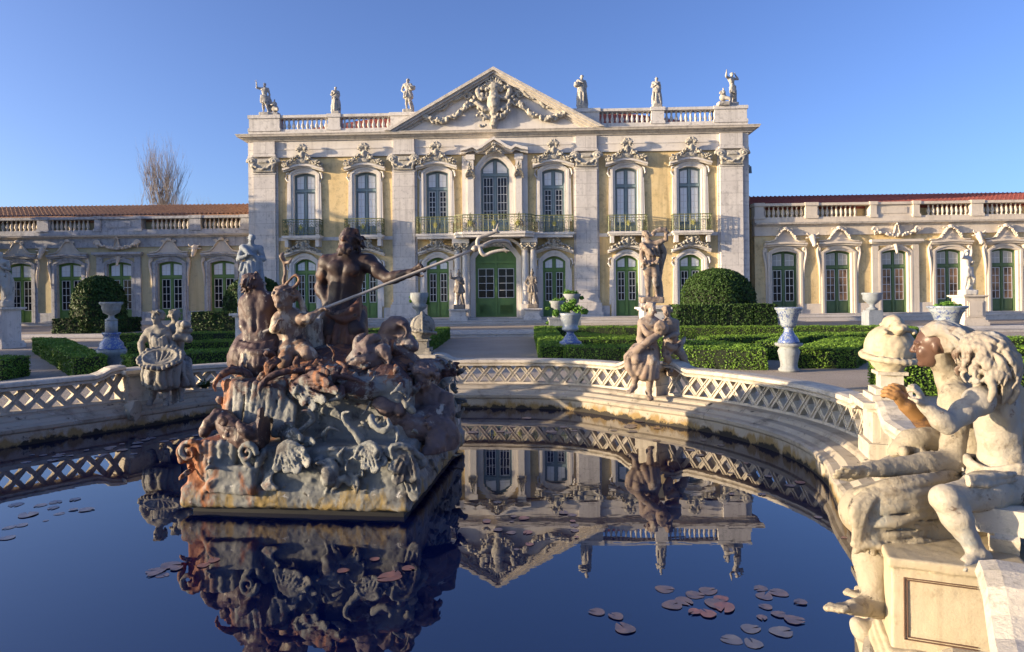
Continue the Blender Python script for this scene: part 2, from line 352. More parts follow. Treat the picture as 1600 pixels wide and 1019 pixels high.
# ------------------------------------------------------------------ sculpting: distance fields meshed by surface nets
def unit(v): v = np.asarray(v, float); return v/(np.linalg.norm(v)+1e-9)
def frame(up, right):
    u = unit(up); r = unit(right-np.dot(right, u)*u); return r, np.cross(u, r), u      # right, fwd, up
class SDF:
    def __init__(s, lo, hi, h):
        s.lo = np.array(lo, float); s.h = h; s.n = np.maximum(4, np.ceil((np.array(hi, float)-s.lo)/h).astype(int)+1)
        s.D = np.full(tuple(s.n), 1.0, np.float32)
    def win(s, lo, hi):
        a = np.clip(np.floor((np.asarray(lo)-s.lo)/s.h).astype(int), 0, s.n); b = np.clip(np.ceil((np.asarray(hi)-s.lo)/s.h).astype(int)+1, 0, s.n)
        if np.any(b <= a): return None
        sl = tuple(slice(i, j) for i, j in zip(a, b))
        ax = [np.float32(s.lo[k]+s.h*np.arange(a[k], b[k])) for k in range(3)]
        return sl, ax[0][:, None, None], ax[1][None, :, None], ax[2][None, None, :]
    def put(s, sl, d, k, cut=False):
        D = s.D[sl]
        if cut:
            d = -d
            if k <= 0: s.D[sl] = np.maximum(D, d); return
            q = np.clip(0.5-0.5*(d-D)/k, 0, 1); s.D[sl] = d+(D-d)*q+k*q*(1-q); return
        if k <= 0: s.D[sl] = np.minimum(D, d); return
        q = np.clip(0.5+0.5*(D-d)/k, 0, 1); s.D[sl] = D+(d-D)*q-k*q*(1-q)
    def cone(s, a, b, ra, rb, k=0.02, cut=False):
        a = np.asarray(a, float); b = np.asarray(b, float); m = max(ra, rb)+k*1.5+2*s.h
        w = s.win(np.minimum(a, b)-m, np.maximum(a, b)+m)
        if w is None: return
        sl, x, y, z = w; v = b-a; L = max(float(v@v), 1e-9)
        t = np.clip(((x-a[0])*v[0]+(y-a[1])*v[1]+(z-a[2])*v[2])/L, 0, 1)
        d = np.sqrt((x-a[0]-t*v[0])**2+(y-a[1]-t*v[1])**2+(z-a[2]-t*v[2])**2)-(ra+(rb-ra)*t)
        s.put(sl, d, k, cut)
    def ball(s, c, r, k=0.02, cut=False): s.cone(c, np.asarray(c)+(1e-4, 0, 0), r, r, k, cut)
    def ell(s, c, r, k=0.02, B=None, cut=False):
        """ellipsoid, radii along the rows of B (right, fwd, up)"""
        c = np.asarray(c, float); r = np.asarray(r, float); B = np.eye(3) if B is None else np.asarray(B, float)
        e = np.sqrt(((B*r[:, None])**2).sum(0))+k*1.5+2*s.h
        w = s.win(c-e, c+e)
        if w is None: return
        sl, x, y, z = w; x = x-c[0]; y = y-c[1]; z = z-c[2]
        q = [B[i, 0]*x+B[i, 1]*y+B[i, 2]*z for i in range(3)]
        k0 = np.sqrt(sum((q[i]/r[i])**2 for i in range(3))); k1 = np.sqrt(sum((q[i]/r[i]**2)**2 for i in range(3)))+1e-6
        s.put(sl, k0*(k0-1)/k1, k, cut)
    def box(s, c, e, rd=0.02, k=0.02, B=None, cut=False):
        c = np.asarray(c, float); e = np.asarray(e, float); B = np.eye(3) if B is None else np.asarray(B, float)
        ex = (np.abs(B)*e[:, None]).sum(0)+k*1.5+2*s.h
        w = s.win(c-ex, c+ex)
        if w is None: return
        sl, x, y, z = w; x = x-c[0]; y = y-c[1]; z = z-c[2]
        q = [np.abs(B[i, 0]*x+B[i, 1]*y+B[i, 2]*z)-(e[i]-rd) for i in range(3)]
        d = np.sqrt(sum(np.maximum(i, 0)**2 for i in q))+np.minimum(np.maximum(q[0], np.maximum(q[1], q[2])), 0)-rd
        s.put(sl, d, k, cut)
    def chain(s, pts, rad, k=0.02, cut=False):
        rr = rad if hasattr(rad, '__len__') else [rad]*len(pts)
        for i in range(len(pts)-1): s.cone(pts[i], pts[i+1], rr[i], rr[i+1], k, cut)
    def curve(s, pts, rad, k=0.02, n=4):
        P = catmull(pts, n); rr = np.interp(np.linspace(0, len(pts)-1, len(P)), range(len(pts)), rad if hasattr(rad, '__len__') else [rad]*len(pts))
        s.chain(P, list(rr), k)
    def folds(s, A, B, n, r0, r1, k=0.015, sag=None, jit=0.25, back=None, rb=None):
        """n fold ridges running from curve A to curve B (cloth), over a filling of fatter tubes"""
        k = k*0.4; A = catmull(A, 8); B = catmull(B, 8); sag = np.zeros(3) if sag is None else np.asarray(sag, float)
        for i in range(n):
            t = (i+0.5)/n; q = np.clip(t+random.uniform(-jit, jit)/n, 0, 1)
            a = A[int(t*(len(A)-1))]; b = B[int(q*(len(B)-1))]; m = (a+b)/2+sag*random.uniform(0.5, 1.3)
            if back is not None: s.curve([a+back, m+back, b+back], rb, 0.02)
            f = random.uniform(0.7, 1.3)
            s.curve([a, m, b], [r0*f, 0.5*(r0+r1)*f, r1*f], k)
    def spiral(s, c, B, R, turns, r0, r1, k=0.01, n=22, lift=0.0):
        """volute in the plane of B[0], B[2]; lift raises the eye along -B[1]... """
        P = []; RR = []
        for i in range(n):
            t = i/(n-1); a = turns*2*PI*t; rad = R*(1-0.86*t)
            P.append(np.asarray(c)+B[0]*rad*math.cos(a)+B[2]*rad*math.sin(a)+B[1]*lift*t); RR.append(r0+(r1-r0)*t)
        s.chain(P, RR, k)
    def rough(s, amp, freq, seed=0):
        g = np.random.default_rng(seed); band = np.abs(s.D) < 4*s.h+amp*2
        I = np.argwhere(band); p = s.lo+s.h*I; tab = g.random((32, 32, 32)).astype(np.float32)
        tot = np.zeros(len(p), np.float32); a = 1.0
        for o in range(2):
            q = p*freq*(2.1**o)+17.3*o; i = np.floor(q).astype(int); f = (q-i).astype(np.float32); f = f*f*(3-2*f); i %= 32; j = (i+1) % 32
            v = 0
            for dx in (0, 1):
                for dy in (0, 1):
                    for dz in (0, 1):
                        wgt = (f[:, 0] if dx else 1-f[:, 0])*(f[:, 1] if dy else 1-f[:, 1])*(f[:, 2] if dz else 1-f[:, 2])
                        v = v+wgt*tab[(j if dx else i)[:, 0], (j if dy else i)[:, 1], (j if dz else i)[:, 2]]
            tot += a*(v-0.5); a *= 0.5
        s.D[band] += amp*tot
    def mesh(s, off=(0, 0, 0)):
        D = s.D; D[0] = D[-1] = 1; D[:, 0] = D[:, -1] = 1; D[:, :, 0] = D[:, :, -1] = 1
        ins = D < 0; n0, n1, n2 = D.shape
        cnt = np.zeros((n0-1, n1-1, n2-1), np.int8)
        cs = [(a, b, c) for a in (0, 1) for b in (0, 1) for c in (0, 1)]
        for a, b, c in cs: cnt += ins[a:n0-1+a, b:n1-1+b, c:n2-1+c]
        act = (cnt > 0) & (cnt < 8); I = np.argwhere(act)
        idx = np.full(act.shape, -1, np.int32); idx[act] = np.arange(len(I))
        val = {c: D[I[:, 0]+c[0], I[:, 1]+c[1], I[:, 2]+c[2]] for c in cs}
        acc = np.zeros((len(I), 3)); num = np.zeros(len(I))
        for a in cs:
            for ax in range(3):
                if a[ax]: continue
                b = list(a); b[ax] = 1; b = tuple(b); va, vb = val[a], val[b]
                m = (va < 0) != (vb < 0); t = np.where(m, va/np.where(m, va-vb, 1), 0)
                pnt = np.tile(np.array(a, float), (len(I), 1)); pnt[:, ax] = t
                acc[m] += pnt[m]; num[m] += 1
        V = s.lo-np.asarray(off)+s.h*(I+acc/num[:, None])
        F = []
        for ax in range(3):
            u, v = (ax+1) % 3, (ax+2) % 3
            sa = [slice(None)]*3; sb = [slice(None)]*3; sa[ax] = slice(0, -1); sb[ax] = slice(1, None)
            A = ins[tuple(sa)]; Bq = ins[tuple(sb)]; E = np.argwhere(A != Bq)
            E = E[(E[:, u] > 0) & (E[:, v] > 0) & (E[:, u] < D.shape[u]-1) & (E[:, v] < D.shape[v]-1)]
            def cell(du, dv):
                q = E.copy(); q[:, u] -= du; q[:, v] -= dv; return idx[q[:, 0], q[:, 1], q[:, 2]]
            Q = np.stack([cell(1, 1), cell(0, 1), cell(0, 0), cell(1, 0)], 1)
            fl = ~A[E[:, 0], E[:, 1], E[:, 2]]; Q[fl] = Q[fl][:, ::-1]
            F.append(Q)
        return V, np.concatenate(F)
    def build(s, name, mat, parent=None, loc=(0, 0, 0)):
        off = np.array(wloc(parent)) if parent is not None else np.zeros(3)
        V, F = s.mesh(off+np.asarray(loc))
        return link_mesh(name, np_mesh(name, V, F, True), mat, parent, loc)

# ---- figure parts
def hand(S, w, d, nrm, H, curl=0.5, spread=0.3, thumb=1):
    """palm with four fingers and a thumb; d = direction of the hand, nrm = out of the back of the hand"""
    d = unit(d); nrm = unit(nrm-np.dot(nrm, d)*d); sd = np.cross(d, nrm)
    pl = 0.052*H; S.ell(w+d*pl*0.55, (0.023*H, 0.012*H, 0.034*H), 0.008*H, (sd, nrm, d))
    for i, L in enumerate((0.044, 0.05, 0.047, 0.036)):
        o = (i-1.5)/1.5; p = w+d*pl+sd*o*0.017*H; dd = unit(d+sd*o*spread); q = p; ang = 0
        for j in range(3):
            ang += curl*0.9*(0.55+0.3*j); e = q+(dd*math.cos(ang)-nrm*math.sin(ang))*L*H*(0.44, 0.32, 0.24)[j]
            S.cone(q, e, (0.0072-0.0008*j)*H, (0.0064-0.0008*j)*H, 0.002*H); q = e
    p = w+d*pl*0.25+sd*thumb*0.018*H; e = p+unit(d*0.75+sd*thumb*0.75-nrm*0.3)*0.032*H
    S.cone(p, e, 0.011*H, 0.0085*H, 0.006*H); S.cone(e, e+unit(d-nrm*(0.2+curl))*0.024*H, 0.0085*H, 0.0065*H, 0.002*H)
def head(S, c, fwd, up, H, hs=1.0, hair=40, beard=0, seed=1, hl=0.12, crown=0, hr=0.05):
    g = random.Random(seed); u = unit(up); f = unit(fwd-np.dot(fwd, u)*u); r = np.cross(f, u); B = (r, f, u); hh = 0.135*H*hs
    P = lambda a, b, z: np.asarray(c)+(r*a+f*b+u*z)*hh
    S.ell(P(0, -0.05, 0.12), (0.315*hh, 0.40*hh, 0.36*hh), 0.02*hh, B)
    S.ell(P(0, 0.12, -0.17), (0.235*hh, 0.25*hh, 0.31*hh), 0.10*hh, B)
    for s in (-1, 1):
        S.ell(P(0.15*s, 0.24, -0.10), (0.11*hh, 0.11*hh, 0.13*hh), 0.06*hh, B)
        S.ball(P(0.145*s, 0.395, 0.045), 0.085*hh, 0.05*hh, cut=True)
        S.ell(P(0.135*s, 0.295, 0.045), (0.075*hh, 0.055*hh, 0.045*hh), 0.012*hh, B)
        S.cone(P(0.04*s, 0.355, 0.125), P(0.22*s, 0.285, 0.115), 0.038*hh, 0.03*hh, 0.05*hh)
        S.ell(P(0.31*s, -0.04, 0.0), (0.035*hh, 0.07*hh, 0.11*hh), 0.02*hh, B)
    S.cone(P(0, 0.345, 0.10), P(0, 0.44, -0.075), 0.035*hh, 0.058*hh, 0.035*hh)
    for s in (-1, 1): S.ball(P(0.05*s, 0.395, -0.085), 0.042*hh, 0.02*hh)
    S.cone(P(-0.075, 0.335, -0.205), P(0.075, 0.335, -0.205), 0.034*hh, 0.034*hh, 0.022*hh)
    S.cone(P(-0.06, 0.33, -0.27), P(0.06, 0.33, -0.27), 0.036*hh, 0.036*hh, 0.022*hh)
    S.cone(P(-0.09, 0.40, -0.237), P(0.09, 0.40, -0.237), 0.013*hh, 0.013*hh, 0.012*hh, cut=True)
    S.ell(P(0, 0.29, -0.395), (0.09*hh, 0.085*hh, 0.075*hh), 0.06*hh, B)
    if hair:
        S.ell(P(0, -0.12, 0.19), (0.35*hh, 0.40*hh, 0.33*hh), 0.04*hh, B)
        for i in range(hair):
            a = g.uniform(-PI, PI); e = g.uniform(-0.55, 1.0)
            dv = np.array([math.cos(a)*math.cos(e), math.sin(a)*math.cos(e), math.sin(e)])
            if dv[1] > 0.35 and dv[2] < 0.62: continue
            p = P(dv[0]*0.35, dv[1]*0.42-0.05, dv[2]*0.42+0.12)
            q = p+(-u*g.uniform(0.2, 1)+r*g.uniform(-0.7, 0.7)-f*g.uniform(-0.2, 0.8))*hl*hh*1.4
            m = (p+q)/2+(r*dv[0]+f*dv[1]+u*dv[2])*0.06*hh
            S.curve([p, m, q], [hr*hh, hr*1.15*hh, hr*0.5*hh], 0.018*hh, 3)
    for i in range(beard):
        x = g.uniform(-0.24, 0.24); p = P(x, 0.33-abs(x)*0.6, -0.30-abs(x)*0.1+g.uniform(-0.03, 0.06)); L = g.uniform(0.18, 0.42)
        S.curve([p, p+(f*0.10-u*L*0.5+r*g.uniform(-0.1, 0.1))*hh, p+(f*0.02-u*L+r*g.uniform(-0.14, 0.14))*hh], [0.055*hh, 0.05*hh, 0.022*hh], 0.03*hh, 3)
    for i in range(crown):
        a = 2*PI*i/crown; p = P(0.36*math.cos(a), 0.42*math.sin(a)-0.05, 0.27); S.cone(p, p+(u*0.14+r*0.06*math.cos(a*3))*hh, 0.06*hh, 0.02*hh, 0.02*hh)
def limb(S, pts, rad, k): S.chain(pts, rad, k)
def body(S, J, H, fat=1.0, hs=1.0, muscle=1.0, legs=True, arms='LR', handsp=None, headkw=None, back=False, face=None, lean=None, hand_curl=0.6):
    J = {k: np.asarray(v, float) for k, v in J.items()}
    up = J['chest']-J['pelvis']; r, f, u = frame(up, J['shR']-J['shL']); B = (r, f, u); h = H*fat
    S.ell(J['chest']+f*0.004*H, (0.098*h, 0.068*h, 0.105*h), 0.03*H, B)
    mid = (J['chest']+J['pelvis'])/2; S.ell(mid, (0.078*h, 0.058*h, 0.10*h), 0.05*H, B)
    S.cone(mid+u*0.04*H, J['pelvis'], 0.066*h, 0.072*h, 0.04*H)
    S.ell(J['pelvis'], (0.092*h, 0.070*h, 0.072*h), 0.05*H, B)
    for s, sh in ((1, J['shR']), (-1, J['shL'])):
        S.ell(J['chest']+f*0.05*H*muscle+r*s*0.045*H+u*0.035*H, (0.05*h, 0.026*h, 0.038*h), 0.022*H, B)
        S.ell(J['chest']-f*0.045*H+r*s*0.05*H+u*0.04*H, (0.05*h, 0.03*h, 0.065*h), 0.03*H, B)
        S.cone(J['neck']+u*0.005*H, sh*0.8+J['neck']*0.2, 0.034*h, 0.040*h, 0.035*H); S.ball(sh, 0.047*h, 0.03*H)
        S.ell(J['pelvis']-f*0.045*H+r*s*0.04*H-u*0.03*H, (0.05*h, 0.045*h, 0.05*h), 0.03*H, B)
    if muscle > 0.8:
        for s in (-1, 1):
            for q in range(3): S.ell(mid+f*0.052*h+r*s*0.022*H+u*(0.055-0.04*q)*H, (0.021*h, 0.013*h, 0.019*h), 0.013*H, B)
        S.cone(J['chest']+f*0.085*h+u*0.07*H, mid+f*0.075*h-u*0.05*H, 0.006*H, 0.006*H, 0.016*H, cut=True)
        S.cone(J['chest']-f*0.088*h+u*0.07*H, mid-f*0.07*h-u*0.06*H, 0.008*H, 0.008*H, 0.02*H, cut=True)
    hd = J['head']; S.cone(J['neck']-u*0.02*H, hd-u*0.02*H, 0.036*h, 0.033*h, 0.02*H)
    face = f if face is None else np.asarray(face, float); hup = (hd-J['neck']) if lean is None else np.asarray(lean, float)
    head(S, hd, face, hup, H, hs, **(headkw or {}))
    for s in arms:
        sh, el, wr = J['sh'+s], J['el'+s], J['wr'+s]
        S.cone(sh, el, 0.040*h, 0.031*h, 0.02*H); bm = sh*0.55+el*0.45; S.ball(bm+unit(f+1e-3)*0.008*H, 0.037*h, 0.025*H)
        S.chain([el, el*0.72+wr*0.28, wr], [0.030*h, 0.034*h, 0.0215*h], 0.015*H)
        hdv = J.get('hd'+s); hdv = (wr-el) if hdv is None else hdv-wr
        nr = (handsp or {}).get(s, np.array([0, 0, 1.0])); hand(S, wr, hdv, np.asarray(nr, float), H*(0.5+0.5*fat), hand_curl, thumb=1 if s == 'R' else -1)
    if legs:
        for s in (legs if isinstance(legs, str) else 'LR'):
            hp, kn, an, to = J['hip'+s], J['kn'+s], J['an'+s], J['to'+s]
            S.chain([hp, hp*0.6+kn*0.4, kn], [0.068*h, 0.066*h, 0.045*h], 0.035*H)
            bk = unit(np.cross(np.cross(kn-hp, an-kn), an-kn)+1e-6)
            S.ball(kn, 0.043*h, 0.02*H); S.chain([kn, kn*0.68+an*0.32, an], [0.041*h, 0.045*h, 0.026*h], 0.02*H)
            foot(S, kn, an, to, h)
def foot(S, kn, an, to, h):
    d = unit(to-an); dn = unit(an-kn); d = unit(d-0.25*np.dot(d, dn)*dn); sd = unit(np.cross(d, dn)); L = max(0.085*h, float(np.linalg.norm(to-an)))
    heel = an+dn*0.020*h-d*0.020*h; ball = an+d*L*0.66+dn*0.026*h
    S.ball(heel, 0.024*h, 0.02*h); S.cone(an, an+d*L*0.45+dn*0.018*h, 0.025*h, 0.019*h, 0.02*h)
    for s in (-1, 1): S.cone(heel+sd*s*0.004*h, ball+sd*s*0.016*h, 0.018*h, 0.0135*h, 0.012*h); S.ball(an+sd*s*0.02*h, 0.012*h, 0.012*h)
    for i in range(5):
        o = (i-2)*0.0108*h; q = ball+sd*o+d*0.004*h; t = L*(0.235-0.022*abs(i-1)); r = (0.0108 if i == 0 else 0.0088)*h
        S.cone(q, q+d*t*0.6-dn*0.003*h, r, r, 0.003*h); S.cone(q+d*t*0.6-dn*0.003*h, q+d*t+dn*0.003*h, r, r*0.8, 0.001*h)
def pose(H, x=0, y=0, z=0, turn=0, armL='down', armR='down', step=0.0, sway=0.02):
    """a standing pose in world axes; facing -y when turn = 0"""
    c, s = math.cos(turn), math.sin(turn)
    def T(a, b, q): a *= H; b *= H; return np.array([x+a*c-b*s, y+a*s+b*c, z+q*H])
    J = dict(head=T(0.01, -0.01, 0.935), neck=T(0.0, 0.0, 0.845), chest=T(-0.005, 0, 0.745), pelvis=T(sway, 0, 0.53),
             shR=T(-0.115, 0.005, 0.815), shL=T(0.115, 0.0, 0.805), hipR=T(-0.05+sway, 0, 0.50), hipL=T(0.052+sway, 0, 0.49),
             knR=T(-0.055+sway, -0.015, 0.275), knL=T(0.07+step*0.4, -0.05-step*0.5, 0.28), anR=T(-0.055+sway, 0.015, 0.045), anL=T(0.085+step, -0.01+step*0.3, 0.045),
             toR=T(-0.085+sway, -0.085, 0.015), toL=T(0.12+step, -0.10, 0.015))
    A = dict(down=((0.155, 0.03, 0.64), (0.15, -0.03, 0.49)), up=((0.235, -0.03, 0.83), (0.235, -0.06, 1.0)), out=((0.23, -0.05, 0.73), (0.345, -0.12, 0.78)),
             hip=((0.21, 0.05, 0.66), (0.11, -0.05, 0.56)), chest=((0.165, -0.02, 0.65), (0.04, -0.115, 0.70)), head=((0.24, -0.02, 0.80), (0.12, -0.03, 0.93)), fwd=((0.15, -0.06, 0.66), (0.14, -0.21, 0.68)))
    for sd, nm, sg in (('L', armL, 1), ('R', armR, -1)):
        e, w = A[nm]; J['el'+sd] = T(e[0]*sg, e[1], e[2]); J['wr'+sd] = T(w[0]*sg, w[1], w[2])
    return J, T
def skirt(S, ca, ra, cb, rb, n, r, k=0.015, seed=0, sy=1.0, fill=True):
    """hanging cloth: fold ridges around a cone from ring a to ring b"""
    g = random.Random(seed); ca = np.asarray(ca, float); cb = np.asarray(cb, float)
    if fill: S.cone(ca, cb, ra*0.86, rb*0.80, 0.02)
    for i in range(n):
        a = 2*PI*(i+g.uniform(-0.3, 0.3))/n; b = a+g.uniform(-0.35, 0.35); w = g.uniform(0.9, 1.08)
        p = ca+np.array([math.cos(a)*ra, math.sin(a)*ra*sy, 0]); q = cb+np.array([math.cos(b)*rb*w, math.sin(b)*rb*sy*w, g.uniform(-0.03, 0.03)*abs(ca[2]-cb[2])])
        m = (p+q)/2+np.array([math.cos(a), math.sin(a), 0])*r*g.uniform(-0.4, 0.9)
        S.curve([p, m, q], [r*0.7, r, r*g.uniform(0.9, 1.4)], k*0.4, 3)

# ------------------------------------------------------------------ ground, terrace, steps
S_P = 0.0337; PCX = -0.84; PY = 33.7
G0 = -0.07; TER = 0.17

def steps_mesh(path_y, x0, x1, lv):
    mb = MB()
    for i, (y, z0, z1) in enumerate(lv): mb.box(x0, x1, y, y+9, z0, z1)
    return mb

# ------------------------------------------------------------------ ornament meshes
def crest_mesh(kind):
    S = SDF((-1.25, -0.55, -0.2), (1.25, 0.25, 1.5), 0.03); g = random.Random(kind+3)
    X = np.array([1.0, 0, 0]); Z = np.array([0, 0, 1.0]); Yv = np.array([0, -1.0, 0])
    for s in (-1, 1):
        B = (X*s, Yv, Z)
        S.curve([(0.0, -0.05, 0.42), (0.35*s, -0.05, 0.34), (0.7*s, -0.05, 0.22), (1.0*s, -0.03, 0.06)], [0.22, 0.17, 0.14, 0.07], 0.03)      # ground
        S.curve([(0.14*s, -0.16, 0.74), (0.32*s, -0.22, 0.66), (0.52*s, -0.25, 0.46), (0.78*s, -0.22, 0.36), (1.06*s, -0.18, 0.12)], [0.07, 0.06, 0.05, 0.055, 0.035], 0.01)
        S.spiral((0.30*s, -0.25, 0.52), B, 0.14, 1.4, 0.04, 0.025, 0.006)
        S.spiral((0.98*s, -0.2, 0.17), B, 0.11, 1.4, 0.035, 0.025, 0.006)
        for i in range(34):
            t = g.random(); x = 0.24+0.76*t; zc = 0.54-0.42*t+0.05*math.sin(9*t)+g.uniform(-0.12, 0.16); a = g.uniform(0, 2*PI); L = g.uniform(.05, .12)
            p = np.array((s*x, -0.24-g.uniform(0, .10), zc)); d = np.array((math.cos(a), -0.2, math.sin(a)))*L
            S.curve([p, p+d*.5+Yv*.03, p+d], [.028, .034, .014], 0.004, 3)
    if kind == 0:
        S.ell((0, -0.18, 0.72), (0.17, 0.12, 0.28), 0.03); S.ell((0, -0.29, 0.70), (0.09, 0.05, 0.16), 0.004)
        for i in range(9):
            a = (i-4)*0.30; p = np.array((0.10*math.sin(a), -0.24, 0.96)); S.curve([p, p+np.array((0.12*math.sin(a), -.08, 0.16*math.cos(a))), p+np.array((0.24*math.sin(a), -.04, 0.32*math.cos(a)))], [0.03, 0.045, 0.025], 0.004, 3)
        for s in (-1, 1): S.spiral((0.22*s, -0.26, 0.92), (X*s, Yv, Z), .1, 1.3, .035, .02, .005)
    else:
        S.ell((0, -0.2, 0.66), (0.17, 0.12, 0.24), 0.03); S.ell((0, -0.29, 0.66), (0.11, 0.06, 0.17), 0.004)
        for i in range(11):
            a = (i-5)*0.30; S.cone((0.15*math.sin(a), -0.2, 0.80+0.1*math.cos(a)), (0.27*math.sin(a), -0.26, 0.80+0.30*math.cos(a)), 0.03, 0.042, 0.004)
        for s in (-1, 1): S.spiral((0.30*s, -0.24, 0.80), (X*s, Yv, Z), 0.12, 1.3, 0.04, 0.025, 0.006)
    S.rough(0.04, 12, kind)
    V, F = S.mesh(); return np_mesh('crest', V, F, True)
def swag_mesh(w, drop, n, r, lead=True):
    S = SDF((-w/2-0.3, -0.4, -drop-0.35), (w/2+0.3, 0.2, 0.5), 0.03); g = random.Random(int(w*10)); X = np.array([1.0, 0, 0]); Z = np.array([0, 0, 1.0]); Yv = np.array([0, -1.0, 0])
    for i in range(n):
        t = i/(n-1); x = (t-0.5)*w; z = -drop*(1-(2*t-1)**2)
        for _ in range(3): S.ell((x+g.uniform(-.04, .04), -0.12+g.uniform(-.06, .06), z+g.uniform(-.06, .06)), (r*g.uniform(.6, 1.1), r, r*g.uniform(.6, 1.1)), 0.012)
    if lead:
        for s in (-1, 1): S.spiral((s*w/2, -0.14, 0.05), (X*s, Yv, Z), 0.16, 1.5, 0.06, 0.04, 0.01); S.cone((s*w/2, -0.1, 0), (s*w/2, -0.08, -drop*0.9), 0.06, 0.04, 0.02)
    V, F = S.mesh(); return np_mesh('swag', V, F, True)
def cap_mesh(w):
    """pilaster capital: two volutes, a swag and leaves"""
    S = SDF((-w/2-0.35, -0.55, -0.15), (w/2+0.35, 0.15, 1.0), 0.033); g = random.Random(4); X = np.array([1.0, 0, 0]); Z = np.array([0, 0, 1.0]); Yv = np.array([0, -1.0, 0])
    S.box((0, -0.12, 0.42), (w/2, 0.2, 0.42), 0.02, 0.01)
    for s in (-1, 1):
        S.spiral((s*(w/2+0.02), -0.26, 0.66), (X*s, Yv, Z), 0.24, 1.7, 0.085, 0.05, 0.012, lift=0.12)
        S.curve([(s*w/2, -0.3, 0.5), (s*(w/2-0.02), -0.34, 0.3), (s*(w/2-0.1), -0.3, 0.14)], [0.08, 0.07, 0.04], 0.02)
    for i in range(13):
        t = i/12; S.ell(((t-0.5)*w*0.86, -0.37+g.uniform(-.03, .03), 0.44-0.26*(1-(2*t-1)**2)+g.uniform(-.03, .03)), (0.075, 0.07, 0.07), 0.012)
    S.box((0, -0.34, 0.62), (w*0.22, 0.06, 0.07), 0.02, 0.02)
    V, F = S.mesh(); return np_mesh('capital', V, F, True)
CREST = [crest_mesh(0), crest_mesh(1)]; CAPM = cap_mesh(1.1); SWAG = swag_mesh(2.3, 0.26, 18, 0.085)
def place(name, me, mat, parent, xf, loc, sc=(1, 1, 1)):
    o = link_mesh(name, me, mat, parent); m = xf @ Matrix.Translation(Vector(loc)) @ Matrix.Diagonal((*sc, 1))
    base = wloc(parent); o.matrix_local = Matrix.Translation(-base) @ m
    return o

def arch(u0, u1, z0, zs, rise, n=10):
    return [(u0, z0)]+[(u0+(u1-u0)*i/n, zs+rise*(1-(2*i/n-1)**2)) for i in range(n+1)]+[(u1, z0)]
def wall_holes(mb, u0, u1, z0, z1, holes, y):
    us = sorted({u0, u1, *[h[0] for h in holes], *[h[1] for h in holes]}); zs = sorted({z0, z1, *[h[2] for h in holes], *[h[3] for h in holes]})
    for i in range(len(us)-1):
        for j in range(len(zs)-1):
            cu, cz = (us[i]+us[i+1])/2, (zs[j]+zs[j+1])/2
            if any(h[0] < cu < h[1] and h[2] < cz < h[3] for h in holes): continue
            mb.add([(us[i], y, zs[j]), (us[i+1], y, zs[j]), (us[i+1], y, zs[j+1]), (us[i], y, zs[j+1])], [(0, 1, 2, 3)])

def glazing(root, xf, c, w, z0, zs, rise, zt, frame, pane, fan, dado=0.75, rows=4, cols=2, leafw=None, name='french_window', lite=None):
    """two-leaved french window: frame > panes, glazing bars"""
    u0, u1 = c-w/2, c+w/2
    a = arch(u0, u1, z0, zs, rise); mb = MB(xf)
    mb.prism(a, 0.23, 0.30)
    mb.strip(arch(u0+0.07, u1-0.07, z0, zs-0.02, rise), a, 0.16, 0.228)
    mb.box(c-0.05, c+0.05, 0.165, 0.228, z0, zs+rise-0.08); mb.box(u0+0.07, c-0.05, 0.155, 0.228, zt-0.07, zt+0.07); mb.box(c+0.05, u1-0.07, 0.155, 0.228, zt-0.07, zt+0.07)
    pn = MB(xf); fn = MB(xf); bars = MB(xf)
    for s in (-1, 1):
        x0, x1 = sorted((c+s*0.05, c+s*(w/2-0.07)))
        g = 0.085
        # lower raised panel
        if dado > 0.2: mb.box(x0+g, x1-g, 0.205, 0.229, z0+0.12, z0+dado-0.12)
        zb, zc = z0+dado, zt-0.16
        if lite: zb, zc = lite
        p0, p1 = x0+g, x1-g
        pn.box(p0, p1, 0.212, 0.229, zb, zc)
        q = 0.028
        bars.box(p0-q, p0, 0.195, 0.229, zb-q, zc+q); bars.box(p1, p1+q, 0.195, 0.229, zb-q, zc+q); bars.box(p0, p1, 0.195, 0.229, zb-q, zb); bars.box(p0, p1, 0.195, 0.229, zc, zc+q)
        for i in range(1, cols): x = p0+(p1-p0)*i/cols; bars.box(x-0.014, x+0.014, 0.198, 0.212, zb, zc)
        for i in range(1, rows): z = zb+(zc-zb)*i/rows; bars.box(p0, p1, 0.2, 0.2115, z-0.014, z+0.014)
        # arched light above the transom
        f0, f1 = x0+0.05, x1-0.05; zz0 = zt+0.11
        if fan is not None:
            top = [(f0+(f1-f0)*i/5, zs+rise*(1-(2*(f0+(f1-f0)*i/5-u0)/w-1)**2)-0.13) for i in range(6)]
            fn.prism([(f0, zz0)]+top+[(f1, zz0)], 0.212, 0.229)
            xm = (f0+f1)/2; zm = (zz0+min(top[0][1], top[-1][1]))/2
            bars.box(xm-0.012, xm+0.012, 0.2, 0.2115, zz0, min(t[1] for t in top)); bars.box(f0, f1, 0.198, 0.2105, zm-0.012, zm+0.012)
            bars.strip([(f0+0.025, zz0)]+[(t[0]*0.94+0.06*xm, t[1]-0.025) for t in top]+[(f1-0.025, zz0)], [(f0, zz0)]+top+[(f1, zz0)], 0.195, 0.2113)
    o = mb.build(name, M[frame], root)
    pn.build('pane', M[pane], o); bars.build('glazing_bars', M['white_paint'], o)
    if fan is not None: fn.build('fanlight', M[fan], o)
    return o

